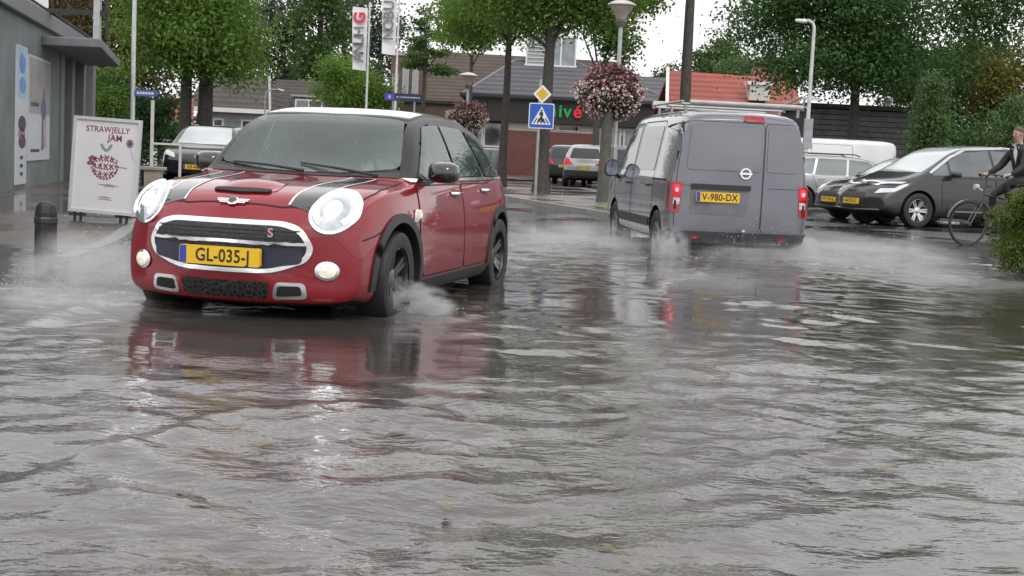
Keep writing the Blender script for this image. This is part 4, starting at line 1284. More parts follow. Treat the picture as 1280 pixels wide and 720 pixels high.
# ------------------------------------------------------------------ spray
def spray_mat(name, dens, nscale, cut=.42, seed=0.0, pw=1.0, low=True):
    m = bpy.data.materials.new(name); m.use_nodes = True
    nt = m.node_tree
    for n in list(nt.nodes):
        if n.type != "OUTPUT_MATERIAL": nt.nodes.remove(n)
    out = [n for n in nt.nodes if n.type == "OUTPUT_MATERIAL"][0]
    v = nd(nt, "ShaderNodeVolumePrincipled")
    v.inputs["Color"].default_value = (.93, .93, .94, 1)
    v.inputs["Anisotropy"].default_value = 0.25
    tc = nd(nt, "ShaderNodeTexCoord")
    ln = nd(nt, "ShaderNodeVectorMath", operation="LENGTH"); nt.links.new(tc.outputs["Object"], ln.inputs[0])
    fall = nd(nt, "ShaderNodeMapRange", interpolation_type="SMOOTHSTEP")
    fall.inputs[1].default_value = 1.0; fall.inputs[2].default_value = 0.15; fall.inputs[3].default_value = 0; fall.inputs[4].default_value = 1
    nt.links.new(ln.outputs["Value"], fall.inputs[0])
    mp = nd(nt, "ShaderNodeMapping"); mp.inputs["Location"].default_value = (seed, seed * 1.7, seed * .3)
    nt.links.new(tc.outputs["Object"], mp.inputs[0])
    n = nd(nt, "ShaderNodeTexNoise"); n.inputs["Scale"].default_value = nscale; n.inputs["Detail"].default_value = 7; n.inputs["Roughness"].default_value = .68
    nt.links.new(mp.outputs[0], n.inputs["Vector"])
    r = ramp(nt, n.outputs[0], [(cut, (0, 0, 0)), (cut + .24, (1, 1, 1))])
    d = mth(nt, "MULTIPLY", mth(nt, "MULTIPLY", fall.outputs[0], r.outputs[0]), dens)
    nt.links.new(d, v.inputs["Density"])
    nt.links.new(v.outputs[0], out.inputs["Volume"])
    return m

def spray(label, group, c, r, dens, rz=0.0, nscale=2.2, cut=.40, seed=0.0, tilt=0.0):
    bm = bmesh.new(); bmesh.ops.create_icosphere(bm, subdivisions=3, radius=1.0)
    me = bpy.data.meshes.new("spray_cloud"); bm.to_mesh(me); bm.free()
    me.materials.append(spray_mat("spray_mist", dens, nscale, cut, seed))
    o = link_mesh("spray_cloud", me)
    o.location = c; o.scale = r; o.rotation_euler = (0, tilt, rz)
    tag(o, label, "spray", group, "stuff")
    return o

def droplets(name, label, group, emit, n, seed):
    """flying drops and torn water sheets: many small beads"""
    rng = np.random.default_rng(seed)
    base = np.array([(1, 0, 0), (-1, 0, 0), (0, 1, 0), (0, -1, 0), (0, 0, 1), (0, 0, -1)], float)
    tri = np.array([(0, 2, 4), (2, 1, 4), (1, 3, 4), (3, 0, 4), (2, 0, 5), (1, 2, 5), (3, 1, 5), (0, 3, 5)])
    V = []; F = []
    for i in range(n):
        p, d, s = emit(rng)
        d = d / (np.linalg.norm(d) + 1e-9)
        b = base * s
        b = b + np.outer(base @ d, d) * s * rng.uniform(.2, 1.6)
        V.append(b + p); F.append(tri + 6 * i)
    me = fast_mesh(name, np.concatenate(V), np.concatenate(F), [M("white_water", (.62, .63, .63), .12, ior=1.33, var=.1)], True)
    return tag(link_mesh(name, me), label, "spray", group, "stuff")

# ------------------------------------------------------------------ trees and plants
def leaf_mat(name, dark, light, trans=.35, rough=.5):
    m, nt, b = new_mat(name)
    g = nd(nt, "ShaderNodeNewGeometry")
    n = noise(nt, .8, 3)
    f = mth(nt, "ADD", mth(nt, "MULTIPLY", g.outputs["Random Per Island"], .34), mth(nt, "MULTIPLY", n.outputs[0], .72))
    r = ramp(nt, f, [(.2, dark), (.8, light)])
    nt.links.new(r.outputs[0], b.inputs["Base Color"])
    b.inputs["Roughness"].default_value = rough
    t = nd(nt, "ShaderNodeBsdfTranslucent")
    nt.links.new(mix(nt, .5, r.outputs[0], light), t.inputs[0])
    ms = nd(nt, "ShaderNodeMixShader"); ms.inputs[0].default_value = trans
    out = [x for x in nt.nodes if x.type == "OUTPUT_MATERIAL"][0]
    nt.links.new(b.outputs[0], ms.inputs[1]); nt.links.new(t.outputs[0], ms.inputs[2]); nt.links.new(ms.outputs[0], out.inputs[0])
    return m

def leaves(C, size, rng, upbias=.35, aspect=.55):
    """diamond leaves at centres C (n,3)"""
    n = len(C)
    nr = rng.normal(size=(n, 3)); nr[:, 2] += upbias * 2
    nr /= np.linalg.norm(nr, axis=1)[:, None]
    a = rng.normal(size=(n, 3)); u = np.cross(nr, a); u /= np.linalg.norm(u, axis=1)[:, None]
    v = np.cross(nr, u)
    s = size * rng.uniform(.6, 1.35, (n, 1))
    bend = nr * s * .18
    V = np.stack([C + u * s, C + v * s * aspect + bend, C - u * s, C - v * s * aspect + bend], 1).reshape(-1, 3)
    Q = np.arange(4 * n).reshape(n, 4)
    return V, Q

def crown_points(blobs, n, rng, clump=.45, per=26, shell=.55):
    W = np.array([b[6] if len(b) > 6 else b[3] * b[4] * b[5] for b in blobs], float); W /= W.sum()
    out = []
    for b, w in zip(blobs, W):
        k = max(1, int(n * w / per))
        d = rng.normal(size=(k, 3)); d /= np.linalg.norm(d, axis=1)[:, None]
        r = rng.random(k) ** shell
        cc = np.array(b[:3]) + d * r[:, None] * np.array(b[3:6])
        off = rng.normal(size=(k, per, 3)) * clump * np.array([1, 1, .6])
        out.append((cc[:, None, :] + off).reshape(-1, 3))
    return np.concatenate(out)

def bark(): return M("bark", (.06, .052, .045), .8, var=.4, scale=14, bump=.8)

def tree(name, label, X, Y, th, tr, blobs, n, size, mat, group=None, seed=1, clump=.4, per=26, lean=0.0, limbs=True, cat="tree", z0=0.0, trunks=None, shell=.55, barkm=None):
    rng = np.random.default_rng(seed)
    root = thing(name, label, cat, (X, Y, z0), 0, group)
    bk = barkm or bark()
    if th > 0:
        mb = MB()
        for (dx, dy, r0, hh) in (trunks or [(0, 0, tr, th)]):
            pts = []; rs = []
            for k in range(8):
                t = k / 7
                pts.append((dx + lean * t * hh + .03 * math.sin(3 * t + seed), dy + .03 * math.cos(4 * t + seed), -.1 + t * (hh + .1)))
                rs.append(r0 * (1.0 - .38 * t) * (1 + .45 * math.exp(-t * 14)))
            mb.tube(pts, rs, 10)
            if limbs:
                top = Vector(pts[-1])
                for b in blobs[:9]:
                    c = Vector(b[:3])
                    st = Vector(pts[6]).lerp(top, rng.random())
                    if c.z < st.z + .2: st = Vector(pts[5])
                    md = st.lerp(c, .5) + Vector((rng.normal(0, .1), rng.normal(0, .1), .15))
                    mb.tube([st, md, c], [r0 * .30, r0 * .18, r0 * .05], 6)
        mb.build("trunk", bk, root, smooth=60)
    P = crown_points(blobs, int(n * 1.6), rng, clump, per, shell)
    V, Q = leaves(P, size * .76, rng)
    link_mesh("crown", fast_mesh("crown", V, Q, [mat]), root)
    return root

def blobs_round(cx, cy, cz, rx, ry, rz, k, seed, br=.38):
    rng = np.random.default_rng(seed)
    out = [(cx, cy, cz, rx * .6, ry * .6, rz * .6)]
    for i in range(k):
        d = rng.normal(size=3); d /= np.linalg.norm(d)
        q = rng.uniform(.55, .85)
        s = rng.uniform(.75, 1.25) * br
        out.append((cx + d[0] * rx * q, cy + d[1] * ry * q, cz + d[2] * rz * q, rx * s, ry * s, rz * s * .75))
    return out

def zpx(px, py, d): return at(px, py, d).z

def make_trees():
    lime = leaf_mat("leaves_fresh", (.035, .085, .014), (.19, .32, .05), .5)
    mid = leaf_mat("leaves_mid", (.025, .06, .014), (.09, .17, .036), .4)
    dark = leaf_mat("leaves_dark", (.014, .05, .014), (.09, .19, .045), .35)
    blue = leaf_mat("leaves_poplar", (.035, .055, .03), (.10, .14, .08), .3)
    gold = leaf_mat("leaves_golden", (.07, .075, .012), (.23, .22, .045), .4)
    grp = "street trees"
    # left street tree with two trunks showing
    p = at(240, 225, 44)
    tree("street_tree", "leafy green tree with two trunks behind the dark parked car", p.x, p.y, 4.6, .26,
         blobs_round(0.1, 0, 5.7, 2.9, 2.8, 3.1, 18, 5) + [(-1.6, -.8, 3.3, .9, .8, .5), (1.5, -.6, 3.4, 1.0, .8, .55)], 22000, .10, lime, grp, 5, .38, trunks=[(-.28, 0, .24, 4.6), (.30, .3, .3, 4.8)])
    # far left dark tree behind the shop
    p = at(120, 225, 52)
    tree("shade_tree", "dark tree with reddish leaves behind the grey shop", p.x, p.y, 5, .3, blobs_round(0.6, 0, 5.6, 3.8, 3, 4.6, 20, 8), 17000, .12, leaf_mat("leaves_bronze", (.025, .03, .012), (.13, .085, .03), .3), "trees behind the houses", 8, .5)
    p = at(70, 225, 60)
    tree("shade_tree", "thin dark tree showing over the shop roof at the left edge", p.x, p.y, 6, .3, blobs_round(0, 0, 8.2, 3.6, 3, 4.2, 12, 9), 7000, .16, mid, "trees behind the houses", 9, .5)
    p = at(133, 222, 42)
    tree("garden_shrub", "bright green shrub beside the corner of the grey shop", p.x, p.y, .5, .08, blobs_round(0, 0, 1.9, .75, .7, 1.5, 8, 31), 5000, .06, leaf_mat("leaves_bright", (.05, .10, .015), (.16, .28, .05), .4), None, 31, .16, cat="shrub")
    p = at(160, 222, 47)
    tree("garden_shrub", "dark hedge shrub behind the pale lamp pole", p.x, p.y, .5, .08, blobs_round(0, 0, 1.8, 1.6, .9, 1.9, 9, 32), 6000, .08, dark, None, 32, .2, cat="shrub")
    p = at(188, 222, 56)
    tree("hedge_shrub", "dark hedge at the far end of the shop pavement behind the white post", p.x, p.y, .5, .08, [(-2.4, 0, 1.4, 1.3, .9, 1.5), (-.6, .2, 1.5, 1.3, .9, 1.6), (1.2, .3, 1.0, 1.0, .8, 1.0)], 9000, .09, dark, None, 33, .22, limbs=False, cat="shrub")
    # poplars in the background
    for i, (px, dd, hgt, n, lab) in enumerate([(350, 118, 15, 5200, "tall thin poplar right of the leafy two trunk tree"), (395, 112, 17, 6500, "tall sparse poplar left of the first banner"),
                                              (300, 124, 16, 5200, "tall poplar behind the two trunk tree"), (470, 122, 15, 4800, "tall poplar between the two banners"), (425, 128, 17, 4200, "hazy poplar behind the first banner")]):
        p = at(px, 210, dd)
        b = [(rx_, ry_, z, 1.5, 1.5, 1.5) for z, rx_, ry_ in [(z, 1.4 * math.sin(z * 1.9 + i), .8 * math.cos(z * 2.3 + i)) for z in np.arange(3.6, hgt, 1.15)]]
        b += [(1.5 * math.cos(a * 2.4 + i), math.sin(a * 1.7), 4 + a * (hgt - 5) / 9, 1.3, 1.2, .9) for a in range(9)]
        tree("poplar_tree", lab, p.x, p.y, hgt * .75, .35, b, n, .24, blue if i != 1 else mid, "poplars in the background", 40 + i, .6, limbs=False)
    p = at(437, 215, 82)
    tree("garden_tree", "low light green tree behind the first flag pole", p.x, p.y, 2, .15, blobs_round(0, 0, 4.3, 2.6, 2, 2.6, 12, 61), 9000, .13, lime, None, 61, .35)
    p = at(525, 215, 84)
    tree("pine_tree", "thin branched conifer beside the brick tower", p.x, p.y, 8.6, .16,
         [(0.9 * math.cos(k * 2.1) * (1.25 - k * .09), .9 * math.sin(k * 2.1) * (1.25 - k * .09), 6.2 + k * .36, .9 - k * .05, .9 - k * .05, .12) for k in range(11)], 3000, .13, mid, None, 62, .22)
    # street trees over the crossing
    p = at(677, 245, 37.6)
    tree("street_tree", "street tree with slim trunk behind the zebra crossing sign", p.x, p.y, 4.6, .21,
         [(-.6, 0, 5.2, 1.5, 1.3, .8), (.8, .2, 5.4, 1.4, 1.3, .9), (-1.6, .3, 4.9, .9, .9, .5), (1.7, -.2, 4.9, .9, .9, .55), (0, 0, 6.3, 2.2, 2.0, 1.1), (-2.0, 0, 6.0, 1.1, 1, .8), (2.1, 0, 5.9, 1.2, 1, .9), (-.1, .6, 4.55, .7, .7, .35), (0, 0, 7.6, 1.8, 1.7, 1.0)],
         18000, .08, lime, grp, 11, .30, z0=.1)
    p = at(626, 248, 42)
    tree("street_tree", "street tree with thin dark trunk between the car and the brick wall", p.x, p.y, 4.9, .15,
         [(-.8, 0, 5.6, 1.4, 1.2, .9), (.7, .2, 5.5, 1.2, 1.2, .8), (-1.7, .3, 5.0, .8, .9, .5), (0, 0, 6.7, 2.0, 1.8, 1.2), (.3, .3, 4.75, .6, .6, .3), (-.9, 0, 4.9, .7, .6, .4)],
         12000, .08, lime, grp, 12, .30, z0=.1)
    p = at(583, 225, 70)
    tree("street_tree", "tree with thin stem above the smaller lamp post", p.x, p.y, 6.2, .14, [(-.6, 0, 7.2, 1.5, 1.2, 1.0), (.8, 0, 7.6, 1.5, 1.3, 1.0), (0, 0, 8.6, 2.2, 1.8, 1.1)], 5000, .15, lime, grp, 13, .4)
    p = at(742, 220, 66)
    tree("garden_tree", "dark leaved tree behind the tall lamp head", p.x, p.y, 5.5, .2, [(-.6, 0, 8.9, 2.0, 1.5, .9), (1.6, 0, 8.9, 1.3, 1.2, .6), (0.9, 0, 6.6, .9, .9, 1.1), (0.2, 0, 7.6, 1.0, 1, .9), (-2.3, 0, 8.8, 1.6, 1.2, .9)], 7000, .15, mid, None, 14, .38)
    p = at(850, 240, 39)
    tree("street_tree", "bare grey trunk rising out of frame behind the van roof", p.x, p.y, 7.6, .19, [(-.8, 0, 8.2, 1.6, 1.5, 1.0), (1.0, .2, 8.5, 1.6, 1.5, 1.1), (0, 0, 9.6, 2.2, 2.0, 1.3)], 8000, .11, lime, grp, 15, .34, z0=.0)
    # distant trees right of centre
    p = at(890, 215, 105)
    tree("far_tree", "round distant tree above the red tiled roof", p.x, p.y, 6, .4, blobs_round(.5, 0, 8.8, 3.0, 3, 3.2, 14, 71), 9500, .2, mid, "far trees over the red roof", 71, .55)
    p = at(935, 215, 95)
    tree("far_tree", "soft bushy distant tree between the round tree and the big dark tree", p.x, p.y, 4, .4, blobs_round(0, 0, 7.0, 2.6, 2.4, 2.4, 12, 72), 8000, .17, leaf_mat("leaves_hazy", (.04, .075, .025), (.12, .18, .06), .35), "far trees over the red roof", 72, .45)
    p = at(822, 215, 110)
    tree("far_tree", "small distant tree in the bright gap beside the flower ball", p.x, p.y, 4, .3, blobs_round(0, 0, 7.4, 1.5, 1.4, 1.8, 8, 73), 3600, .17, mid, "far trees over the red roof", 73, .42)
    # big dark tree on the right
    p = at(1062, 235, 44)
    tree("shade_tree", "big dark green tree with thick trunk in front of the slatted barn", p.x, p.y, 4.2, .21,
         blobs_round(-.1, 0, 6.4, 4.0, 3.2, 3.3, 26, 21, .36) + [(-2.6, -.5, 4.3, 1.3, 1.2, .7), (2.8, -.3, 4.2, 1.4, 1.2, .8), (0, -1.5, 4.3, 1.6, 1.2, .7), (4.4, .5, 6.3, 1.5, 1.4, 1.1), (5.3, .5, 7.4, 1.6, 1.4, 1.2), (3.6, .3, 7.6, 1.6, 1.5, 1.2)], 48000, .088, dark, "trees on the right", 21, .40)
    p = at(1215, 235, 50)
    tree("shade_tree", "dark tree behind the golden one at the right", p.x, p.y, 3.5, .3, blobs_round(-1, 1.5, 4.2, 3.2, 2.0, 3.2, 16, 22), 14000, .12, mid, "trees on the right", 22, .40)
    p = at(1262, 235, 43)
    tree("golden_tree", "golden green leafy tree at the right edge", p.x, p.y, 2.0, .2, blobs_round(.3, 0, 3.2, 1.7, 1.5, 2.0, 16, 23) + [(.6, 0, 4.9, .7, .7, .9), (-.7, 0, 4.4, .6, .6, .7)], 13000, .085, gold, "trees on the right", 23, .26)
    # conical shrubs
    con = leaf_mat("leaves_conifer", (.035, .075, .02), (.11, .19, .055), .3)
    p = at(1157, 235, 36.5)
    tree("column_shrub", "light green column shaped shrub in front of the barn", p.x, p.y, .4, .06,
         [(0.05 * math.sin(k), .05 * math.cos(k), .55 + k * .42, .58 - .03 * max(0, k - 3) ** 1.4, .55 - .03 * max(0, k - 3) ** 1.4, .38) for k in range(8)], 11000, .052, con, "column shrubs", 24, .12, limbs=False, cat="shrub")
    p = at(1262, 235, 34)
    tree("column_shrub", "light green column shrub directly behind the cyclist", p.x, p.y, .4, .06,
         [(0.05 * math.sin(k), .05 * math.cos(k), .5 + k * .4, .5 - .035 * max(0, k - 2) ** 1.3, .5 - .035 * max(0, k - 2) ** 1.3, .36) for k in range(7)], 8000, .05, con, "column shrubs", 25, .12, limbs=False, cat="shrub")
    p = at(1205, 235, 39)
    tree("hedge_shrub", "dark undergrowth hedge between the two column shrubs", p.x, p.y, .4, .08, [(-.6, .3, 1.6, 1.0, .8, 1.5), (.7, .2, 1.6, 1.0, .8, 1.6), (2.2, 0, 1.6, 1.2, .8, 1.6), (3.6, 0, 1.8, 1.2, .9, 1.8)], 12000, .075, dark, None, 26, .2, limbs=False, cat="shrub")
    # bush close to the camera on the right
    q = gnd(1262, 350)
    tree("round_bush", "rounded yellow green bush at the right edge of the flood", q.x + .55, q.y + .35, .25, .05,
         blobs_round(0, 0, .56, .62, .6, .56, 24, 27, .36) + [(-.35, -.25, .25, .3, .3, .22)], 30000, .021, leaf_mat("leaves_bush", (.03, .06, .008), (.15, .21, .03), .4), None, 27, .055, per=22, limbs=False, cat="bush", shell=.4)
    # dark mass behind the long roofs
    far = leaf_mat("leaves_far", (.03, .05, .03), (.075, .11, .06), .3)
    rng = np.random.default_rng(90)
    bl = []
    for X in np.arange(-95, 120, 5.5):
        bl.append((X, 165 + rng.uniform(-8, 8), 3.4 + rng.uniform(-.5, 1.5), 4.2, 3, 3.8 + rng.uniform(0, 2.0)))
    P = crown_points(bl, 26000, rng, .9, 26)
    V, Q = leaves(P, .36, rng)
    tag(link_mesh("far_woodland", fast_mesh("far_woodland", V, Q, [far])), "belt of distant woodland behind the houses", "woodland", None, "stuff")

def flower_ball(root, c, r, seed, n=2600, dense=1.0):
    rng = np.random.default_rng(seed)
    def pts(k, a, b):
        d = rng.normal(size=(k, 3)); d /= np.linalg.norm(d, axis=1)[:, None]
        rr = r * (rng.random((k, 1)) * (b - a) + a) * (1 + .13 * np.sin(d[:, :1] * 6 + 1) * np.cos(d[:, 2:] * 5) + .09 * np.sin(d[:, 1:2] * 11 + d[:, 2:] * 9))
        return np.array(c) + d * rr * np.array([1.05, 1.05, .92])
    V, Q = leaves(pts(int(n * 1.3), .45, .95), r * .085, rng)
    link_mesh("foliage", fast_mesh("foliage", V, Q, [MATS.setdefault("basket_leaves", leaf_mat("basket_leaves", (.03, .04, .02), (.10, .10, .05), .3))]), root)
    for nm, col, k, sel in (("white_blossom", (.62, .56, .50), n * .55, lambda p: (p[:, 2] < c[2] + r * .35)), ("pink_blossom", (.40, .13, .18), n * .36, lambda p: (p[:, 2] > c[2] - r * .1) | (p[:, 0] < c[0] - r * .3)), ("burgundy_blossom", (.15, .04, .06), n * .34, lambda p: p[:, 0] > c[0] - r * .2)):
        P = pts(int(k * 1.7), .86, 1.05); P = P[sel(P)][:int(k)]
        V, Q = leaves(P, r * .047, rng, 0.0, .8)
        link_mesh(nm, fast_mesh(nm, V, Q, [M("petal_" + nm, col, .6, var=.35, scale=12)]), root)
# ------------------------------------------------------------------ buildings
def tile_mat(name, c0, c1, scale=3.0, rough=.55, rot=0.0):
    m, nt, b = new_mat(name)
    tc = nd(nt, "ShaderNodeTexCoord")
    mp = nd(nt, "ShaderNodeMapping"); mp.inputs["Rotation"].default_value = (0, 0, rot)
    nt.links.new(tc.outputs["Object"], mp.inputs[0])
    w = nd(nt, "ShaderNodeTexWave", bands_direction="Z"); w.inputs["Scale"].default_value = 1.15; w.inputs["Distortion"].default_value = .5
    nt.links.new(mp.outputs[0], w.inputs["Vector"])
    n = noise(nt, 1.1, 5); n2 = noise(nt, 9, 3)
    r = ramp(nt, mth(nt, "ADD", mth(nt, "MULTIPLY", n.outputs[0], .6), mth(nt, "MULTIPLY", n2.outputs[0], .4)), [(.3, c0), (.7, c1)])
    dk = mix(nt, mth(nt, "MULTIPLY", w.outputs["Fac"], .6), r.outputs[0], tuple(x * .4 for x in c0))
    nt.links.new(dk, b.inputs["Base Color"]); b.inputs["Roughness"].default_value = rough
    add_bump(nt, b, w.outputs["Fac"], .4, .04)
    return m

def brick_mat(name, c0, c1, mortar, scale=1.0):
    m, nt, b = new_mat(name)
    tc = nd(nt, "ShaderNodeTexCoord"); sp = nd(nt, "ShaderNodeSeparateXYZ"); cb = nd(nt, "ShaderNodeCombineXYZ")
    nt.links.new(tc.outputs["Object"], sp.inputs[0])
    nt.links.new(mth(nt, "ADD", sp.outputs[0], sp.outputs[1]), cb.inputs[0]); nt.links.new(sp.outputs[2], cb.inputs[1])
    bt = nd(nt, "ShaderNodeTexBrick"); bt.inputs["Scale"].default_value = 4.2 * scale
    bt.inputs["Color1"].default_value = (*c0, 1); bt.inputs["Color2"].default_value = (*c1, 1); bt.inputs["Mortar"].default_value = (*mortar, 1)
    bt.inputs["Mortar Size"].default_value = .014
    nt.links.new(cb.outputs[0], bt.inputs["Vector"])
    n = noise(nt, 1.3, 5)
    nt.links.new(mix(nt, .5, bt.outputs[0], ramp(nt, n.outputs[0], [(.3, (.7, .7, .7)), (.7, (1.2, 1.15, 1.1))]).outputs[0], "MULTIPLY"), b.inputs["Base Color"])
    b.inputs["Roughness"].default_value = .75
    add_bump(nt, b, bt.outputs["Fac"], -.3, .01)
    return m

def roof_piece(mb, pts, t=.12):
    """a roof plane with thickness: pts in order, extruded down its normal"""
    P = [Vector(p) for p in pts]
    n = (P[1] - P[0]).cross(P[2] - P[0]).normalized()
    if n.z < 0: n = -n
    k = len(P)
    vs = P + [p - n * t for p in P]
    mb.add(vs, [tuple(range(k)), tuple(range(2 * k - 1, k - 1, -1))] + [(i, (i + 1) % k, k + (i + 1) % k, k + i) for i in range(k)])

def window(parent, x0, x1, z0, z1, y, name="window", fr=.07, mull=1, matf=None, gm=None):
    """framed window set in a wall that faces -y"""
    mf = matf or M("white_frame", (.72, .72, .70), .4, var=.06)
    mb = MB()
    mb.b2(x0, x1, y - .05, y + .03, z1 - fr, z1); mb.b2(x0, x1, y - .05, y + .03, z0, z0 + fr)
    mb.b2(x0, x0 + fr, y - .05, y + .03, z0 + fr, z1 - fr); mb.b2(x1 - fr, x1, y - .05, y + .03, z0 + fr, z1 - fr)
    for k in range(mull):
        xm = x0 + (x1 - x0) * (k + 1) / (mull + 1)
        mb.b2(xm - fr / 2, xm + fr / 2, y - .045, y + .03, z0 + fr, z1 - fr)
    f = mb.build(name, mf, parent)
    g = MB(); g.b2(x0 + fr * .5, x1 - fr * .5, y - .02, y + .0, z0 + fr * .5, z1 - fr * .5)
    g.build("pane", gm or glass("mid"), f)
    return f

def make_office():
    """low brick office with a hipped slate roof and a glass lantern"""
    d = 75.0
    P = lambda px, py, dd=d: at(px, py, dd)
    c = P(640, 220)
    root = thing("office_building", "low brick office with dark fascia, hipped slate roof and glass roof lantern", "building", (c.x, c.y, 0))
    o = Vector((c.x, c.y, 0))
    fb = 3.0; ft = 4.35
    x0, x1 = -2.7, 9.3
    brick = brick_mat("office_brick", (.15, .052, .046), (.21, .072, .062), (.15, .11, .10))
    slate = tile_mat("grey_slate", (.085, .086, .097), (.13, .13, .145), 3, .85)
    fas = M("dark_fascia", (.03, .027, .026), .55, var=.2, scale=2)
    w = MB(); w.b2(-.45, x1, 0, 9, 0, fb - .45); w.build("wall", brick, root)
    w = MB(); w.b2(-.45, x1, .004, 9, fb - .45, fb); w.build("light_band", M("pale_band", (.5, .47, .43), .6), root)
    w = MB(); w.b2(x0 - .1, x1 + .1, -.35, 9.2, fb, ft); w.build("fascia", fas, root, bevel=.02)
    # glazed porch on the left
    w = MB(); w.b2(x0, -.45, .5, 9, 0, fb); w.build("porch_wall", M("porch_dark", (.06, .058, .055), .6), root)
    window(root, x0, -1.75, .15, fb - .1, .46, "window", .09, 0); window(root, -1.72, -.5, .15, 1.5, .46, "window", .09, 0); window(root, -1.72, -.5, 1.55, fb - .1, .46, "window", .09, 0)
    # strip windows in the light band, taller windows at right
    for a, b in ((1.5, 2.35), (2.45, 3.6)): window(root, a, b, fb - .36, fb - .06, -.0, "window", .04, 0, None, glass("dark"))
    for a, b in ((4.6, 6.0), (6.1, 7.3), (7.4, 8.6)):
        window(root, a, b, .9, fb - .08, -.0, "window", .10, 0)
    # roof
    ex0, ex1, ey0, ey1 = x0 - .4, x1 + .3, -.55, 9.4
    rz = 6.75
    r = MB()
    a, b_, cc, dd_ = (ex0, ey0, ft), (ex1, ey0, ft), (ex1, ey1, ft), (ex0, ey1, ft)
    e, f = (-.1, 4.2, rz), (3.4, 4.2, rz)
    roof_piece(r, [a, b_, f, e]); roof_piece(r, [b_, cc, f]); roof_piece(r, [cc, dd_, e, f]); roof_piece(r, [dd_, a, e])
    rf = r.build("roof", slate, root)
    g = MB()
    for p, q in ((a, e), (b_, f), (e, f)): g.tube([p, q], .07, 6)
    g.build("ridge_tiles", M("ridge_grey", (.2, .2, .21), .6), rf)
    g = MB(); g.b2(ex0, ex1, ey0 - .1, ey0 + .02, ft - .02, ft + .14); g.build("gutter", M("gutter_dark", (.04, .04, .045), .4), root)
    # lantern
    la = MB()
    lx0, lx1, lz0, lz1, ly = .5, 3.35, 6.45, 8.15, 3.6
    la.b2(lx0, lx1, ly, ly + 2.2, lz0, lz1)
    lt = la.build("roof_lantern", M("lantern_glass", (.30, .34, .35), .15, ior=1.6, var=.2, scale=2), root)
    la = MB()
    for k in range(9): 
        z = lz0 + (lz1 - lz0) * k / 8
        la.b2(lx0 - .03, lx0 + 1.15, ly - .04, ly - .004, z - .02, z + .02)
    for x in (lx0, lx0 + 1.2, lx0 + 2.0, lx1): la.b2(x - .05, x + .05, ly - .06, ly - .002, lz0 - .2, lz1 + .06)
    for z in (lz0, lz1): la.b2(lx0 - .1, lx1 + .1, ly - .08, ly - .003, z - .05, z + .06)
    la.build("lantern_bars", M("white_frame"), lt)
    # dark patch of flashing on the roof below the lantern
    # sign letters
    sg = thing("shop_sign", "green and red illuminated name letters on the dark fascia", "sign", (c.x + 2.35, c.y - .35, 3.72))
    xs = {"u": -.95, "n": -.3, "i": .17, "v": .56, "é": 1.12}
    for ch_, x in xs.items():
        col = ("letter_red_sign", (.65, .03, .04)) if ch_ == "é" else ("letter_green_sign", (.02, .30, .09))
        text_mesh("letter", ch_, .98 if ch_ != "é" else .98, M(col[0], col[1], .4, var=.05, emis=col[1], es=.25), sg, frame(Vector((x, -.06, -.02)), (1, 0, 0), (0, 0, 1)), .05, .02)
    # low wing on the right with pale roof
    q = P(815, 220, 84)
    w2 = thing("office_wing", "low grey roofed wing beside the brick office", "building", (q.x, q.y, 0))
    b = MB(); b.b2(-1.6, 3.0, 0, 6, 0, 4.6); b.build("wall", M("porch_dark"), w2)
    b = MB(); roof_piece(b, [(-2.0, -.4, 4.5), (3.4, -.4, 4.5), (3.4, 4, 6.7), (-2.0, 4, 6.7)]); b.build("roof", slate, w2)

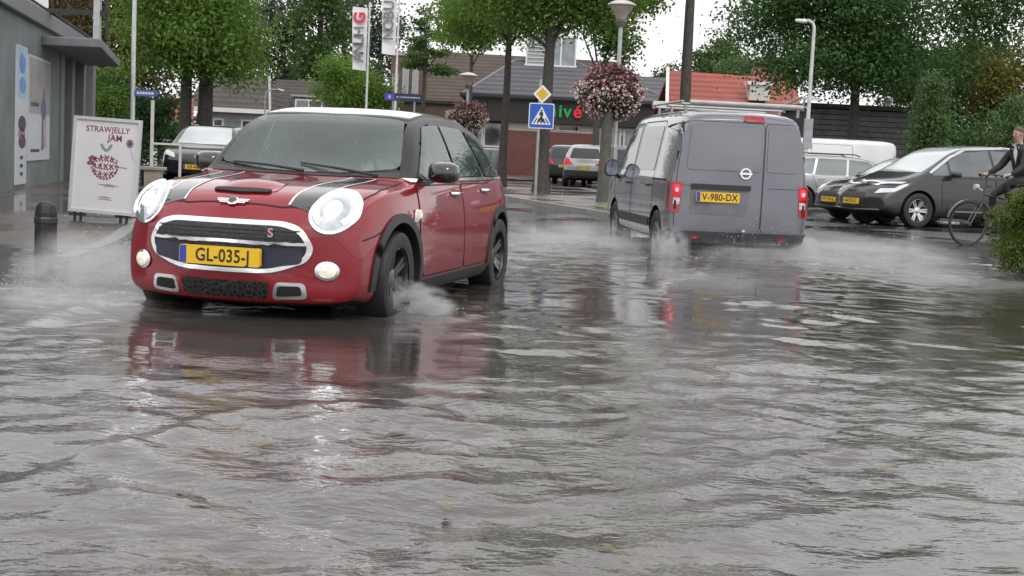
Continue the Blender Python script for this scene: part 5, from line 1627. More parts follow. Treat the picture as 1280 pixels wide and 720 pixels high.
def make_backdrop_buildings():
    brown = tile_mat("brown_roof", (.07, .05, .038), (.115, .088, .07), 5, .85)
    dkroof = tile_mat("dark_roof", (.055, .048, .045), (.095, .082, .075), 4, .8)
    red = tile_mat("red_tiles", (.24, .035, .022), (.38, .075, .045), 4)
    red2 = tile_mat("red_brown_tiles", (.26, .065, .04), (.36, .11, .07), 4)
    bk = brick_mat("brown_brick", (.10, .06, .045), (.14, .085, .06), (.15, .13, .11))
    white = M("white_render", (.62, .62, .60), .6, var=.08)
    trim = M("white_frame")
    # big brown roofed hall behind the office
    d = 98.0; s = FPX / d
    a = at(520, 210, d); b = at(785, 215, d)
    h = thing("hall_building", "large hall with a tall plain brown roof behind the office", "building", (a.x, a.y, 0))
    W = b.x - a.x
    m = MB(); m.b2(0, W, 0, 10, 0, 4.6); m.build("wall", bk, h)
    m = MB(); roof_piece(m, [(-.6, -.5, 4.3), (W + .4, -.5, 4.3), (W - .3, 6, 8.75), (.7, 6, 8.9)], .2); rf = m.build("roof", brown, h)
    m = MB(); m.bar((-.6, -.5, 4.4), (.72, 6, 9.0), .22, .14); m.build("verge_board", M("pale_verge", (.32, .30, .28), .5), rf)
    m = MB(); m.b2(W * .35, W * .35 + 4.6, 6.2, 8, 8.0, 8.85); m.build("ridge_box", brown, h)
    # brick tower with slot windows
    d = 92.0
    a = at(484, 210, d); b = at(525, 210, d)
    t = thing("tower_building", "brown brick tower with three tall light slot windows", "building", (a.x, a.y, 0))
    W = b.x - a.x
    m = MB(); m.b2(0, W, 0, 4, 0, 7.6); m.b2(W * .45, W, .4, 4, 7.6, 8.3); m.build("wall", bk, t)
    for k, (u, z1) in enumerate(((.05, 6.3), (.36, 6.9), (.66, 7.2))):
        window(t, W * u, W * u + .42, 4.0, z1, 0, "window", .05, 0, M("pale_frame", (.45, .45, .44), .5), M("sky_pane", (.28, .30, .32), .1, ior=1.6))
    m = MB(); m.b2(-.1, W * .45, -.1, 4, 7.6, 7.75); m.build("coping", M("pale_verge"), t)
    # lower brick block in front of the hall
    d = 88.0
    a = at(455, 210, d); b = at(585, 215, d)
    t = thing("brick_block", "low brown block with a flat roof under the hall roof", "building", (a.x, a.y, 0))
    m = MB(); m.b2(0, b.x - a.x, 0, 4, 0, 4.3); m.build("wall", bk, t)
    m = MB(); m.b2(-.15, b.x - a.x + .15, -.2, 4.1, 4.3, 4.5); m.build("roof_edge", M("dark_fascia"), t)
    window(t, .8, 2.2, 3.2, 3.9, 0, "window", .07, 0)
    # long dark roofed terrace, left of centre
    d = 104.0
    a = at(338, 210, d); b = at(450, 210, d); W = b.x - a.x
    t = thing("terrace_house", "long low house with dark roof and a wide dormer behind the red car", "house", (a.x, a.y, 0))
    m = MB(); m.b2(0, W, 0, 7, 0, 3.2); m.build("wall", bk, t)
    m = MB(); roof_piece(m, [(-.4, -.4, 3.0), (W + .4, -.4, 3.0), (W + .4, 3.6, 6.35), (-.4, 3.6, 6.35)], .15); roof_piece(m, [(-.4, 7.4, 3.0), (W + .4, 7.4, 3.0), (W + .4, 3.6, 6.35), (-.4, 3.6, 6.35)], .15); rf = m.build("roof", dkroof, t)
    m = MB(); m.b2(1.5, 4.0, .5, 3, 3.5, 4.95); dm = m.build("dormer", M("dormer_boards", (.12, .11, .105), .6), rf)
    m = MB(); m.b2(1.35, 4.15, .3, 3.1, 4.95, 5.08); m.build("dormer_roof", M("pale_verge"), dm)
    window(dm, 1.7, 3.8, 3.75, 4.75, .5, "window", .08, 1)
    # dark roofed bungalow with white gutter
    d = 68.0
    a = at(246, 210, d); b = at(326, 212, d); W = b.x - a.x
    t = thing("bungalow", "pale walled bungalow with dark roof and white gutter behind the dark car", "house", (a.x, a.y, 0))
    m = MB(); m.b2(0, W, 0, 7, 0, 2.75); m.build("wall", M("grey_render", (.36, .36, .35), .6, var=.15, scale=2), t)
    m = MB(); roof_piece(m, [(-.5, -.4, 2.75), (W + .45, -.4, 2.75), (W - .3, 3.2, 4.6), (-.5, 3.2, 4.6)], .15); roof_piece(m, [(W + .45, -.4, 2.75), (W + .45, 7, 2.75), (W - .3, 3.2, 4.6)], .15); rf = m.build("roof", dkroof, t)
    m = MB(); m.b2(-.6, W + .5, -.56, -.41, 2.62, 2.84); m.build("gutter", trim, t)
    m = MB(); m.bar((W + .45, -.4, 2.83), (W - .3, 3.2, 4.68), .12, .1); m.build("hip_tiles", M("pale_verge"), rf)
    window(t, .3, 1.3, .8, 2.3, 0, "window", .08, 1); window(t, 2.2, 2.9, .8, 2.3, 0, "window", .08, 0)
    m = MB(); m.b2(1.4, 2.1, -.03, .02, .05, 2.2); m.build("door", M("grey_door", (.22, .24, .27), .5), t)
    # small red roof left
    d = 60.0
    a = at(196, 210, d); b = at(228, 210, d); W = b.x - a.x
    t = thing("garage", "small garage with bright red tiled roof left of the bungalow", "garage", (a.x, a.y, 0))
    m = MB(); m.b2(0, W, 0, 5, 0, 1.95); m.build("wall", bk, t)
    m = MB(); roof_piece(m, [(-.2, -.3, 1.85), (W + .5, -.3, 1.85), (W - .1, 2.2, 3.0), (-.2, 2.2, 3.1)], .12); m.build("roof", red, t)
    m = MB(); m.b2(-.2, W + .5, -.42, -.31, 1.72, 1.9); m.build("gutter", trim, t)
    m = MB(); m.b2(.15, W - .15, -.04, .02, .05, 1.7); m.build("garage_door", M("grey_door"), t)
    # red roofed house on the right
    d = 66.0; s = FPX / d
    a = at(833, 215, d); b = at(948, 215, d); W = b.x - a.x
    t = thing("red_roofed_house", "house with bright red tiled roof and white gable boards behind the grey van", "house", (a.x, a.y, 0))
    m = MB(); m.b2(.15, W, 0, 7, 0, 3.9); m.build("wall", bk, t)
    m = MB(); roof_piece(m, [(-.15, -.5, 3.8), (W + .2, -.5, 3.8), (W + .2, 3, 5.75), (.15, 3, 5.85)], .15); roof_piece(m, [(-.15, 7, 3.8), (W + .2, 7, 3.8), (W + .2, 3, 5.75), (.15, 3, 5.85)], .15); rf = m.build("roof", red, t)
    m = MB(); m.bar((-.22, -.55, 3.75), (.1, 3, 5.95), .16, .16); m.build("gable_board", trim, t)
    m = MB(); m.b2(-.9, -.2, -.7, -.3, 3.75, 4.1); m.build("gutter_box", M("white_frame"), t)
    m = MB(); m.b2(W - .65, W + .35, .2, 1.0, 4.4, 5.15); ch_ = m.build("chimney", M("chimney_white", (.55, .53, .5), .6), rf)
    m = MB(); m.b2(W - .8, W + .5, .1, 1.1, 5.15, 5.32); m.build("chimney_cap", trim, ch_)
    a2 = at(925, 215, 70); b2_ = at(990, 215, 70); W2 = b2_.x - a2.x
    t = thing("red_brown_house", "taller house with brown red tiled roof right of the bright red roof", "house", (a2.x, a2.y, 0))
    m = MB(); m.b2(0, W2, 0, 6, 0, 3.9); m.build("wall", bk, t)
    m = MB(); roof_piece(m, [(-.2, -.4, 3.8), (W2 + .3, -.4, 3.8), (W2 + .3, 3, 6.5), (.75, 3, 6.5)], .15); m.build("roof", red2, t)
    # slatted barn
    d = 47.0
    a = at(1005, 230, d); b = at(1150, 235, d); W = b.x - a.x
    t = thing("slatted_barn", "dark barn clad in horizontal grey boards behind the parked cars", "barn", (a.x, a.y, 0))
    m = MB(); m.b2(0, W, .02, 5, 0, 3.25); m.build("wall", M("barn_dark", (.02, .02, .022), .7), t)
    m = MB()
    for k in range(17):
        z = .12 + k * .185
        T = Matrix.Translation((W / 2, -.03, z + .08)) @ Matrix.Rotation(.22, 4, "X")
        m.box(None, (W, .03, .16), 0, 0, T)
    m.build("cladding_boards", simple("barn_boards", (.19, .19, .20), .6, var=.3, scale=3, bump=.2), t)
    m = MB(); m.b2(-.2, W + .2, -.3, 5.2, 3.27, 3.42); m.build("roof", M("barn_roof", (.05, .05, .05), .7), t)
    m = MB(); p = 2.85; m.tube([(p, .4, 3.4), (p, .4, 3.62)], .10, 10); m.lathe([(.0, .2), (.16, .12), (.17, .0), (.12, -.06)], 14, Matrix.Translation((p, .4, 3.62))); m.build("roof_vent", M("vent_white", (.6, .62, .64), .5), t)

def make_shop():
    M("mullion_grey", (.25, .25, .25), .5)
    M("poster_white", (.55, .57, .60), .35, var=.06)
    """grey shop along the left edge, facade running away from the camera"""
    A = Vector((-8.5, 22.5, 0)); B = Vector((-10.9, 34.7, 0))
    dr = (B - A); L0 = dr.length; dr.normalize()
    rz = math.atan2(dr.y, dr.x)
    # local +x runs along the facade away from us, the street is on local -y
    root = thing("shop_building", "grey fronted shop building along the left edge with flat canopy", "building", A, rz)
    def U(px, py=150):
        k = CF + CR * ((px - 640) / FPX) + CU * ((360 - py) / FPX)
        n = Vector((-dr.y, dr.x, 0))
        t = (A - CP).dot(n) / k.dot(n)
        return (CP + k * t - A).dot(dr)
    def Zf(px, py):
        k = CF + CR * ((px - 640) / FPX) + CU * ((360 - py) / FPX)
        n = Vector((-dr.y, dr.x, 0))
        t = (A - CP).dot(n) / k.dot(n)
        return (CP + k * t).z
    grey = simple("shop_grey", (.14, .168, .165), .6, var=.32, scale=.9, bump=.05)
    lt = simple("shop_light_grey", (.17, .18, .19), .6, var=.12, scale=1.2)
    u0, u1 = -12.0, U(118)
    ue = U(74)
    w = MB(); w.b2(u0, ue, 0, 7, 0, 3.05); w.build("wall", grey, root)
    w = MB(); w.b2(ue, u1, .55, 7, 0, 3.05); w.build("shop_front", M("shop_front_dark", (.06, .06, .062), .5), root)
    w = MB(); w.b2(u0, u1 + .1, -.12, 7.2, 3.05, 3.35); w.build("parapet", lt, root, bevel=.02)
    w = MB()
    roof_piece(w, [(u0, -.1, 3.35), (U(70), -.1, 3.35), (U(70) - 1, 4, 5.2), (u0, 4, 5.2)], .12); w.build("roof", simple("green_grey_roof", (.14, .165, .155), .5, var=.15, scale=2), root)
    # recessed shop front: pillars and panes
    span = u1 - ue
    for k, (f0, f1, mt) in enumerate(((.02, .10, "mullion_grey"), (.30, .36, "mullion_grey"), (.62, .68, "mullion_grey"), (.93, 1.0, "mullion_grey"))):
        w = MB(); w.b2(ue + f0 * span, ue + f1 * span, -.02, .55, 0, 2.85); w.build("pillar", simple("pillar_grey", (.19, .195, .20), .55, var=.1), root, bevel=.015)
    for f0, f1 in ((.10, .30), (.36, .62), (.68, .93)):
        f = MB(); z0, z1 = .35, 2.75
        f.b2(ue + f0 * span, ue + f1 * span, .42, .50, z1, z1 + .08); f.b2(ue + f0 * span, ue + f1 * span, .42, .50, z0 - .08, z0)
        fo = f.build("window", M("mullion_grey", (.25, .25, .25), .5), root)
        g = MB(); g.b2(ue + f0 * span, ue + f1 * span, .45, .47, z0, z1); g.build("pane", M("shop_pane", (.045, .042, .042), .05, ior=1.6, var=.5, scale=1.4), fo)
    # canopy slab
    c = MB()
    pl = [(-9.20, 25.5), (-7.95, 25.5), (-9.54, 32.0), (-10.8, 32.0)]
    inv = Matrix.Rotation(-rz, 4, "Z") @ Matrix.Translation(-A)
    lp = [inv @ Vector((x, y, 0)) for x, y in pl]
    c.prism([(p.x, p.y) for p in lp], Matrix.Translation((0, 0, 2.73)), .17)
    c.build("canopy", simple("canopy_grey", (.17, .175, .185), .5, var=.1), root, bevel=.02)
    # terrace frame above the canopy
    tf = thing("terrace_frame", "dark beam and pale posts standing on the shop canopy", "framework", (-8.75, 25.8, 2.90))
    dk = M("frame_dark", (.025, .027, .028), .5)
    b = MB(); b.bar((-2.2, 0, .50), (.80, 0, .50), .09, .09); b.build("beam", dk, tf)
    b = MB(); b.bar((.62, 0, 0), (.62, 0, 1.4), .12, .12); b.build("post", M("frame_pale", (.42, .43, .43), .5), tf)
    b = MB(); b.bar((.80, 0, 0), (.80, 0, 1.4), .05, .05); b.build("post", dk, tf)
    b = MB(); b.bar((-1.1, .1, .95), (.5, .1, .0), .05, .05); b.build("brace", dk, tf)
    # wall posters
    def banner(label, pxa, pxb, pya, pyb, cells, nm="poster"):
        ua, ub = U(pxa), U(pxb)
        zt, zb_ = Zf((pxa + pxb) / 2, pya), Zf((pxa + pxb) / 2, pyb)
        t = thing(nm, label, "poster", A + dr * ua + Vector((0, 0, zb_)), rz)
        W, H = ub - ua, zt - zb_
        m = MB(); m.b2(0, W, -.035, -.004, 0, H); m.build("board", M("poster_white", (.55, .57, .60), .35, var=.06), t)
        for (f0, f1, g0, g1, mt, sh) in cells:
            m = MB()
            if sh == "e": m.prism(ellipse((f0 + f1) / 2 * W, (g0 + g1) / 2 * H, (f1 - f0) / 2 * W, (g1 - g0) / 2 * H, 20), frame(Vector((0, -.036, 0)), (1, 0, 0), (0, 0, 1)), .0015)
            else: m.prism([(f0 * W, g0 * H), (f1 * W, g0 * H), ((f1 - sh) * W, g1 * H), ((f0 + sh) * W, g1 * H)], frame(Vector((0, -.0355, 0)), (1, 0, 0), (0, 0, 1)), .001)
            m.build("print", mt, t)
    bl = M("poster_blue", (.12, .26, .55), .4, var=.3, scale=4); pb = M("poster_pale_blue", (.35, .50, .66), .4, var=.2, scale=3)
    dkp = M("poster_dark", (.05, .045, .06), .4, var=.4, scale=4); pur = M("poster_purple", (.14, .12, .25), .4, var=.4, scale=3); pk = M("poster_pink", (.30, .16, .20), .4, var=.3)
    banner("narrow tall poster in blue and white on the grey shop wall", 18, 31, 57, 230,
           [(.1, .9, .62, .99, pb, 0), (.2, .8, .80, .95, bl, "e"), (.25, .85, .66, .78, bl, "e"), (.1, .9, .52, .62, M("poster_white"), .1), (.15, .9, .38, .50, dkp, "e"), (.15, .85, .32, .42, pk, "e"), (.2, .9, .26, .36, dkp, "e"), (.35, .65, .18, .21, dkp, "e"), (.35, .65, .12, .15, dkp, "e"), (.35, .65, .06, .09, dkp, "e")])
    banner("wide pale poster with a purple standing figure on the grey shop wall", 33, 60, 72, 200,
           [(.02, .98, .45, .98, M("poster_grey", (.30, .30, .29), .4, var=.25, scale=3), 0), (.55, .8, .40, .62, pur, "e"), (.6, .78, .60, .72, pk, "e"), (.58, .70, .10, .45, pur, .02), (.70, .82, .12, .45, M("poster_tan", (.45, .33, .28), .4), .02), (.10, .5, .08, .11, dkp, 0), (.1, .45, .52, .56, pur, 0)])
    p = at(48, 6, 26.5)
    t = thing("hanging_cloth", "white cloth panel hanging above the shop canopy", "banner", (p.x, p.y, p.z))
    m = MB(); m.prism([(-.2, -.30), (.2, -.45), (.2, .9), (-.5, .9)], frame(Vector((0, 0, 0)), (1, 0, 0), (0, 0, 1)), .01); m.build("cloth", M("cloth_white", (.7, .71, .72), .7), t)

# ------------------------------------------------------------------ street furniture
def pole_steel(): return M("galvanised_steel", (.36, .37, .37), .4, metal=.5, var=.15, scale=8)

def dish_lamp(label, X, Y, H, r, group, z0=0.0):
    t = thing("street_lamp", label, "street lamp", (X, Y, z0), 0, group)
    m = MB(); m.tube([(0, 0, -.05), (0, 0, 1.3)], .085, 14); m.tube([(0, 0, 1.3), (0, 0, 1.4), (0, 0, H - .62)], [.085, .06, .05], 14)
    m.build("pole", pole_steel(), t, smooth=40)
    m = MB(); m.lathe([(.10, -.62), (.13, -.50), (.10, -.46)], 20, Matrix.Translation((0, 0, H))); m.build("collar", M("lamp_collar", (.10, .09, .085), .5), t, smooth=40)
    m = MB(); m.lathe([(.11, -.46), (r * .55, -.28), (r * .86, -.13)], 24, Matrix.Translation((0, 0, H))); m.build("diffuser", M("lamp_diffuser", (.36, .33, .28), .25, var=.15), t, smooth=40)
    m = MB(); m.lathe([(r * .80, -.14), (r, -.125), (r * .99, -.10), (r * .6, -.03), (r * .2, 0), (0, .005)], 28, Matrix.Translation((0, 0, H))); m.build("lamp_shade", M("lamp_shade", (.50, .47, .44), .35, var=.08), t, smooth=40)
    return t

def make_furniture():
    st = pole_steel()
    # lamp A and its flower pillar
    p = at(764, 254, 31.7)
    dish_lamp("tall street lamp with dish head rising behind the big flower ball", p.x, p.y, 4.72, .34, "dish street lamps", .1)
    p = at(752.5, 256, 31.4)
    t = thing("flower_pillar", "thick grey green post carrying a big ball of pink and white flowers", "planter", (p.x, p.y, .1))
    m = MB(); m.tube([(0, 0, -.05), (0, 0, .15), (.02, 0, 2.1)], [.165, .14, .125], 16); m.build("post", simple("post_grey_green", (.085, .085, .07), .75, var=.25, scale=6, bump=.4), t, smooth=50)
    q = at(762, 116, 31.4)
    flower_ball(t, (q.x - p.x, q.y - p.y, q.z - .1), .70, 51)
    # lamp B
    p = at(580, 225, 52)
    t0 = dish_lamp("smaller street lamp with white post left of the zebra crossing sign", p.x, p.y, 4.22, .35, "dish street lamps")
    q = at(584, 146, 52)
    t = thing("flower_basket", "dusky pink flower ball hung on the smaller white lamp post", "planter", (q.x, q.y, 0))
    m = MB(); m.lathe([(.1, -.5), (.3, -.35), (.36, -.1)], 16, Matrix.Translation((0, 0, q.z))); m.build("bowl", M("bowl_brown", (.09, .06, .05), .6), t, smooth=40)
    flower_ball(t, (0, 0, q.z), .70, 52, 1500)
    # crossing sign with the yellow diamond
    p = at(669, 246, 36.8)
    t = thing("sign_pole", "grey pole with a yellow diamond sign over a blue pedestrian crossing sign", "road sign", (p.x, p.y, .1))
    m = MB(); m.tube([(0, 0, -.05), (0, 0, 3.1)], .04, 12); m.build("pole", st, t, smooth=40)
    zc = at(671, 145, 36.8).z - .1; zd = at(672, 118, 36.8).z - .1
    F0 = lambda z, y: frame(Vector((.06, y, z)), (1, 0, 0), (0, 0, 1))
    whi = M("sign_white", (.72, .73, .74), .4, var=.05); blu = M("sign_blue", (.015, .10, .48), .35, var=.06); yel = M("sign_yellow", (.62, .42, .02), .35, var=.06); blk = M("sign_black", (.012, .012, .014), .45)
    h = .345
    m = MB(); m.prism(rpoly([(-h, -h), (h, -h), (h, h), (-h, h)], .05), F0(zc, -.045), -.02); sb = m.build("crossing_sign", whi, t)
    m = MB(); m.prism(rpoly([(-h + .025, -h + .025), (h - .025, -h + .025), (h - .025, h - .025), (-h + .025, h - .025)], .04), F0(zc, -.046), .003); m.build("blue_field", blu, sb)
    m = MB(); m.prism([(-.27, -.23), (.27, -.23), (0, .26)], F0(zc, -.0495), .002); m.build("white_triangle", whi, sb)
    m = MB()
    for k in range(5):
        x = -.20 + k * .10
        m.prism([(x - .022, -.20), (x + .022, -.20), (x * .55 + .015, -.06), (x * .55 - .015, -.06)], F0(zc, -.052), .0015)
    m.prism(ellipse(.0, .145, .026, .03, 12), F0(zc, -.0523), .0015)
    m.prism([(-.035, .11), (.035, .11), (.05, .0), (.03, -.01), (.022, .05), (.03, -.05), (.07, -.17), (.04, -.18), (0, -.07), (-.05, -.18), (-.08, -.17), (-.03, -.04), (-.025, .05), (-.05, .02), (-.07, .03)], F0(zc, -.0541), .0015)
    m.build("walking_figure", blk, sb)
    g = .255
    m = MB(); m.prism(rpoly([(0, -g), (g, 0), (0, g), (-g, 0)], .03), F0(zd, -.045), -.02); sd = m.build("priority_sign", whi, t)
    m = MB(); m.prism(rpoly([(0, -.175), (.175, 0), (0, .175), (-.175, 0)], .02), F0(zd, -.0455), .003); m.build("yellow_field", yel, sd)
    # tall thin lamp on the right
    p = at(1004, 235, 36)
    t = thing("street_lamp", "thin pale lamp column with short arm at the right of the van", "street lamp", (p.x, p.y, 0))
    m = MB(); m.tube([(0, 0, -.05), (0, 0, 1.0)], .085, 12); m.tube([(0, 0, 1.0), (0, 0, 1.1), (0, 0, 4.85), (-.04, 0, 4.97), (-.16, 0, 5.03), (-.3, 0, 5.03)], [.085, .06, .045, .042, .035, .03], 10); m.build("pole", M("pale_column", (.5, .51, .5), .45), t, smooth=50)
    m = MB(); m.tube([(-.2, 0, 5.0), (-.28, 0, 5.01), (-.48, 0, 5.02), (-.52, 0, 5.03)], [.03, .055, .05, .02], 8); m.build("lamp_head", M("head_white", (.62, .62, .6), .35), t, smooth=50)
    m = MB(); m.b2(-.09, .14, -.07, .07, 1.65, 2.45); m.build("control_box", M("box_grey", (.32, .33, .35), .5), t, bevel=.015)
    m = MB(); m.b2(-.25, .30, -.02, .02, 3.02 - .08, 3.02); m.build("bracket", M("pale_column"), t)
    # lamp column left with the blue street sign
    p = at(164, 220, 30)
    t = thing("street_lamp", "thin pale lamp column with a blue arrow sign at the left", "street lamp", (p.x, p.y, .06))
    m = MB(); m.tube([(0, 0, -.05), (0, 0, 1.2), (0, 0, 5.6), (.0, 0, 6.0)], [.07, .055, .04, .035], 10); m.tube([(0, 0, 6.0), (.12, -.05, 6.2), (.5, -.2, 6.3)], [.035, .03, .03], 8); m.build("pole", M("pale_column"), t, smooth=50)
    z = at(184, 117, 30).z - .06
    m = MB(); m.prism([(.05, -.07), (.52, -.07), (.60, 0), (.52, .07), (.05, .07)], frame(Vector((0, -.03, z)), (1, 0, 0), (0, 0, 1)), .02); ss = m.build("street_sign", M("sign_blue_pale", (.10, .14, .40), .4), t)
    m = MB()
    for k in range(6): m.prism([(.10 + k * .065, -.025), (.15 + k * .065, -.025), (.15 + k * .065, .025), (.10 + k * .065, .025)], frame(Vector((0, -.0505, z)), (1, 0, 0), (0, 0, 1)), .001)
    m.build("sign_marks", M("sign_white"), ss)
    # white post with cross bar
    p = at(189, 222, 27)
    t = thing("barrier_post", "white post with a short side rail behind the poster stand", "post", (p.x, p.y, .06))
    m = MB(); m.bar((0, 0, -.05), (0, 0, 1.78), .055, .055); m.bar((0, 0, .92), (.55, .1, .92), .04, .04); m.bar((.55, .1, -.05), (.55, .1, .94), .045, .045); m.build("frame", M("post_white", (.58, .57, .53), .5), t)
    # curved lamp far
    p = at(329, 210, 62)
    t = thing("street_lamp", "far street lamp with bent swan neck over the red car roof", "street lamp", (p.x, p.y, 0))
    m = MB(); m.tube([(0, 0, 0), (0, 0, 3.3)] + [(.32 - .32 * math.cos(a), 0, 3.3 + .32 * math.sin(a)) for a in (.4, .8, 1.2, 1.57)] + [(.62, 0, 3.63)], .035, 8); m.build("pole", M("column_grey", (.3, .3, .3), .5), t, smooth=50)
    m = MB(); m.tube([(.5, 0, 3.62), (.62, 0, 3.62), (.85, 0, 3.6)], [.03, .06, .04], 8); m.build("lamp_head", M("head_white"), t, smooth=50)
    # flags
    for i, (pxp, d, ytop, x0, x1, y0, y1, lab, txt) in enumerate((
            (455, 60, 6, 433, 452, 12, 89, "white banner with grey letters and a red letter on top, on the left flag pole", "HUNA"),
            (491, 58, -20, 470, 489, -18, 70, "white banner with grey letters on the right flag pole cut by the frame", "JUBON"))):
        b = at(pxp, 210, d); tz = at(pxp, ytop, d).z
        fp = thing("flag_pole", ("left" if i == 0 else "right") + " tall white flag pole among the trees behind the red car", "flag pole", (b.x, b.y, 0), 0, "flag poles")
        m = MB(); m.tube([(0, 0, 0), (0, 0, tz)], [.06, .04], 10); m.build("pole", M("pole_white", (.62, .63, .64), .4), fp, smooth=50)
        m = MB(); m.lathe([(0, -.05), (.06, 0), (0, .06)], 10, Matrix.Translation((0, 0, tz))); m.build("finial", M("pole_white"), fp, smooth=60)
        zt, zb_ = at(x1, y0, d).z, at(x1, y1, d).z
        w = (x1 - x0) / FPX * d
        fl = thing("banner_flag", lab, "banner", (b.x - .08, b.y, 0))
        vs = []; nz = 16; nx = 5
        for r in range(nz + 1):
            for cix in range(nx + 1):
                u, v = cix / nx, r / nz
                vs.append((-w * u * (1 - .12 * v) , .06 * math.sin(v * 7 + u * 2 + i) * u + .03 * math.sin(u * 5), zt + (zb_ - zt) * v + .05 * u))
        m = MB(); m.add(vs, [(r * (nx + 1) + k, r * (nx + 1) + k + 1, (r + 1) * (nx + 1) + k + 1, (r + 1) * (nx + 1) + k) for r in range(nz) for k in range(nx)])
        clo = m.build("cloth", M("flag_white", (.76, .77, .77), .7, var=.04), fl, smooth=60)
        H = zt - zb_
        for k, ch_ in enumerate(txt):
            f = (.86 - k * .68 / len(txt)) if i == 1 else (.66 - k * .55 / len(txt))
            text_mesh("letter", ch_, w * .95, M("flag_grey", (.20, .21, .21), .6), fl, frame(Vector((-w * .48, -.10, zb_ + H * f - .1)), (0, 0, 1), (-1, 0, 0)), .004, .012)
        if i == 0:
            text_mesh("letter", "G", w * 1.0, M("flag_red", (.60, .05, .12), .6), fl, frame(Vector((-w * .48, -.10, zb_ + H * .84)), (0, 0, 1), (-1, 0, 0)), .004, .03)
    # dark blue information board
    p = at(503, 215, 50)
    t = thing("direction_sign", "long dark blue direction board above the red car roof", "road sign", (p.x, p.y, 0))
    z = at(502, 122, 50).z
    for x in (-.45, .35):
        m = MB(); m.tube([(x, 0, -.05), (x, 0, z)], .035, 8); m.build("post", st, t, smooth=50)
    m = MB(); m.prism(rpoly([(-.78, -.14), (.70, -.14), (.70, .14), (-.78, .14)], .03), frame(Vector((0, -.04, z)), (1, 0, 0), (0, 0, 1)), .02); bd = m.build("board", M("board_navy", (.02, .025, .07), .4), t)
    m = MB(); m.prism([(-.76, -.12), (-.40, -.12), (-.40, .12), (-.76, .12)], frame(Vector((0, -.061, z)), (1, 0, 0), (0, 0, 1)), .001); m.build("blue_field", M("board_blue", (.07, .06, .45), .4), bd)
    m = MB()
    for k in range(9): m.prism([(-.33 + k * .10, -.025), (-.255 + k * .10, -.025), (-.255 + k * .10, .03), (-.33 + k * .10, .03)], frame(Vector((0, -.0612, z)), (1, 0, 0), (0, 0, 1)), .001)
    m.prism(ellipse(-.58, 0, .06, .07, 14), frame(Vector((0, -.0632, z)), (1, 0, 0), (0, 0, 1)), .001)
    m.build("sign_marks", M("sign_pale", (.42, .42, .5), .5), bd)
    # bollards
    for px, py, lab in ((57, 316, "short black bollard standing at the water's edge left of the red car"), (182, 236, "dark bollard half hidden between the poster stand and the dark car")):
        q = gnd(px, py)
        t = thing("bollard", lab, "bollard", (q.x, q.y, 0), .3, "black bollards")
        m = MB(); m.lathe([(.105, -.06), (.10, .36), (.085, .425), (.05, .455), (0, .46)], 8, None, 0, PI / 8); m.build("post", simple("bollard_black", (.018, .016, .016), .5, var=.4, scale=12, bump=.2), t, bevel=.008)
        m = MB(); m.lathe([(.104, .26), (.108, .27), (.108, .31), (.102, .32)], 8, None, 0, PI / 8); m.build("band", M("bollard_band", (.03, .028, .028), .4), t)
    q = gnd(185, 240)
    q = at(186, 238, 24.5)
    t = thing("gate_pier", "low beige stone pier beside the poster stand", "pier", (q.x + .08, q.y, 0))
    m = MB(); m.b2(-.14, .14, -.14, .14, 0, .50); m.b2(-.2, .2, -.18, .18, .50, .56); m.build("stone", simple("pier_beige", (.30, .27, .22), .7, var=.2, scale=5, bump=.3), t, bevel=.01)

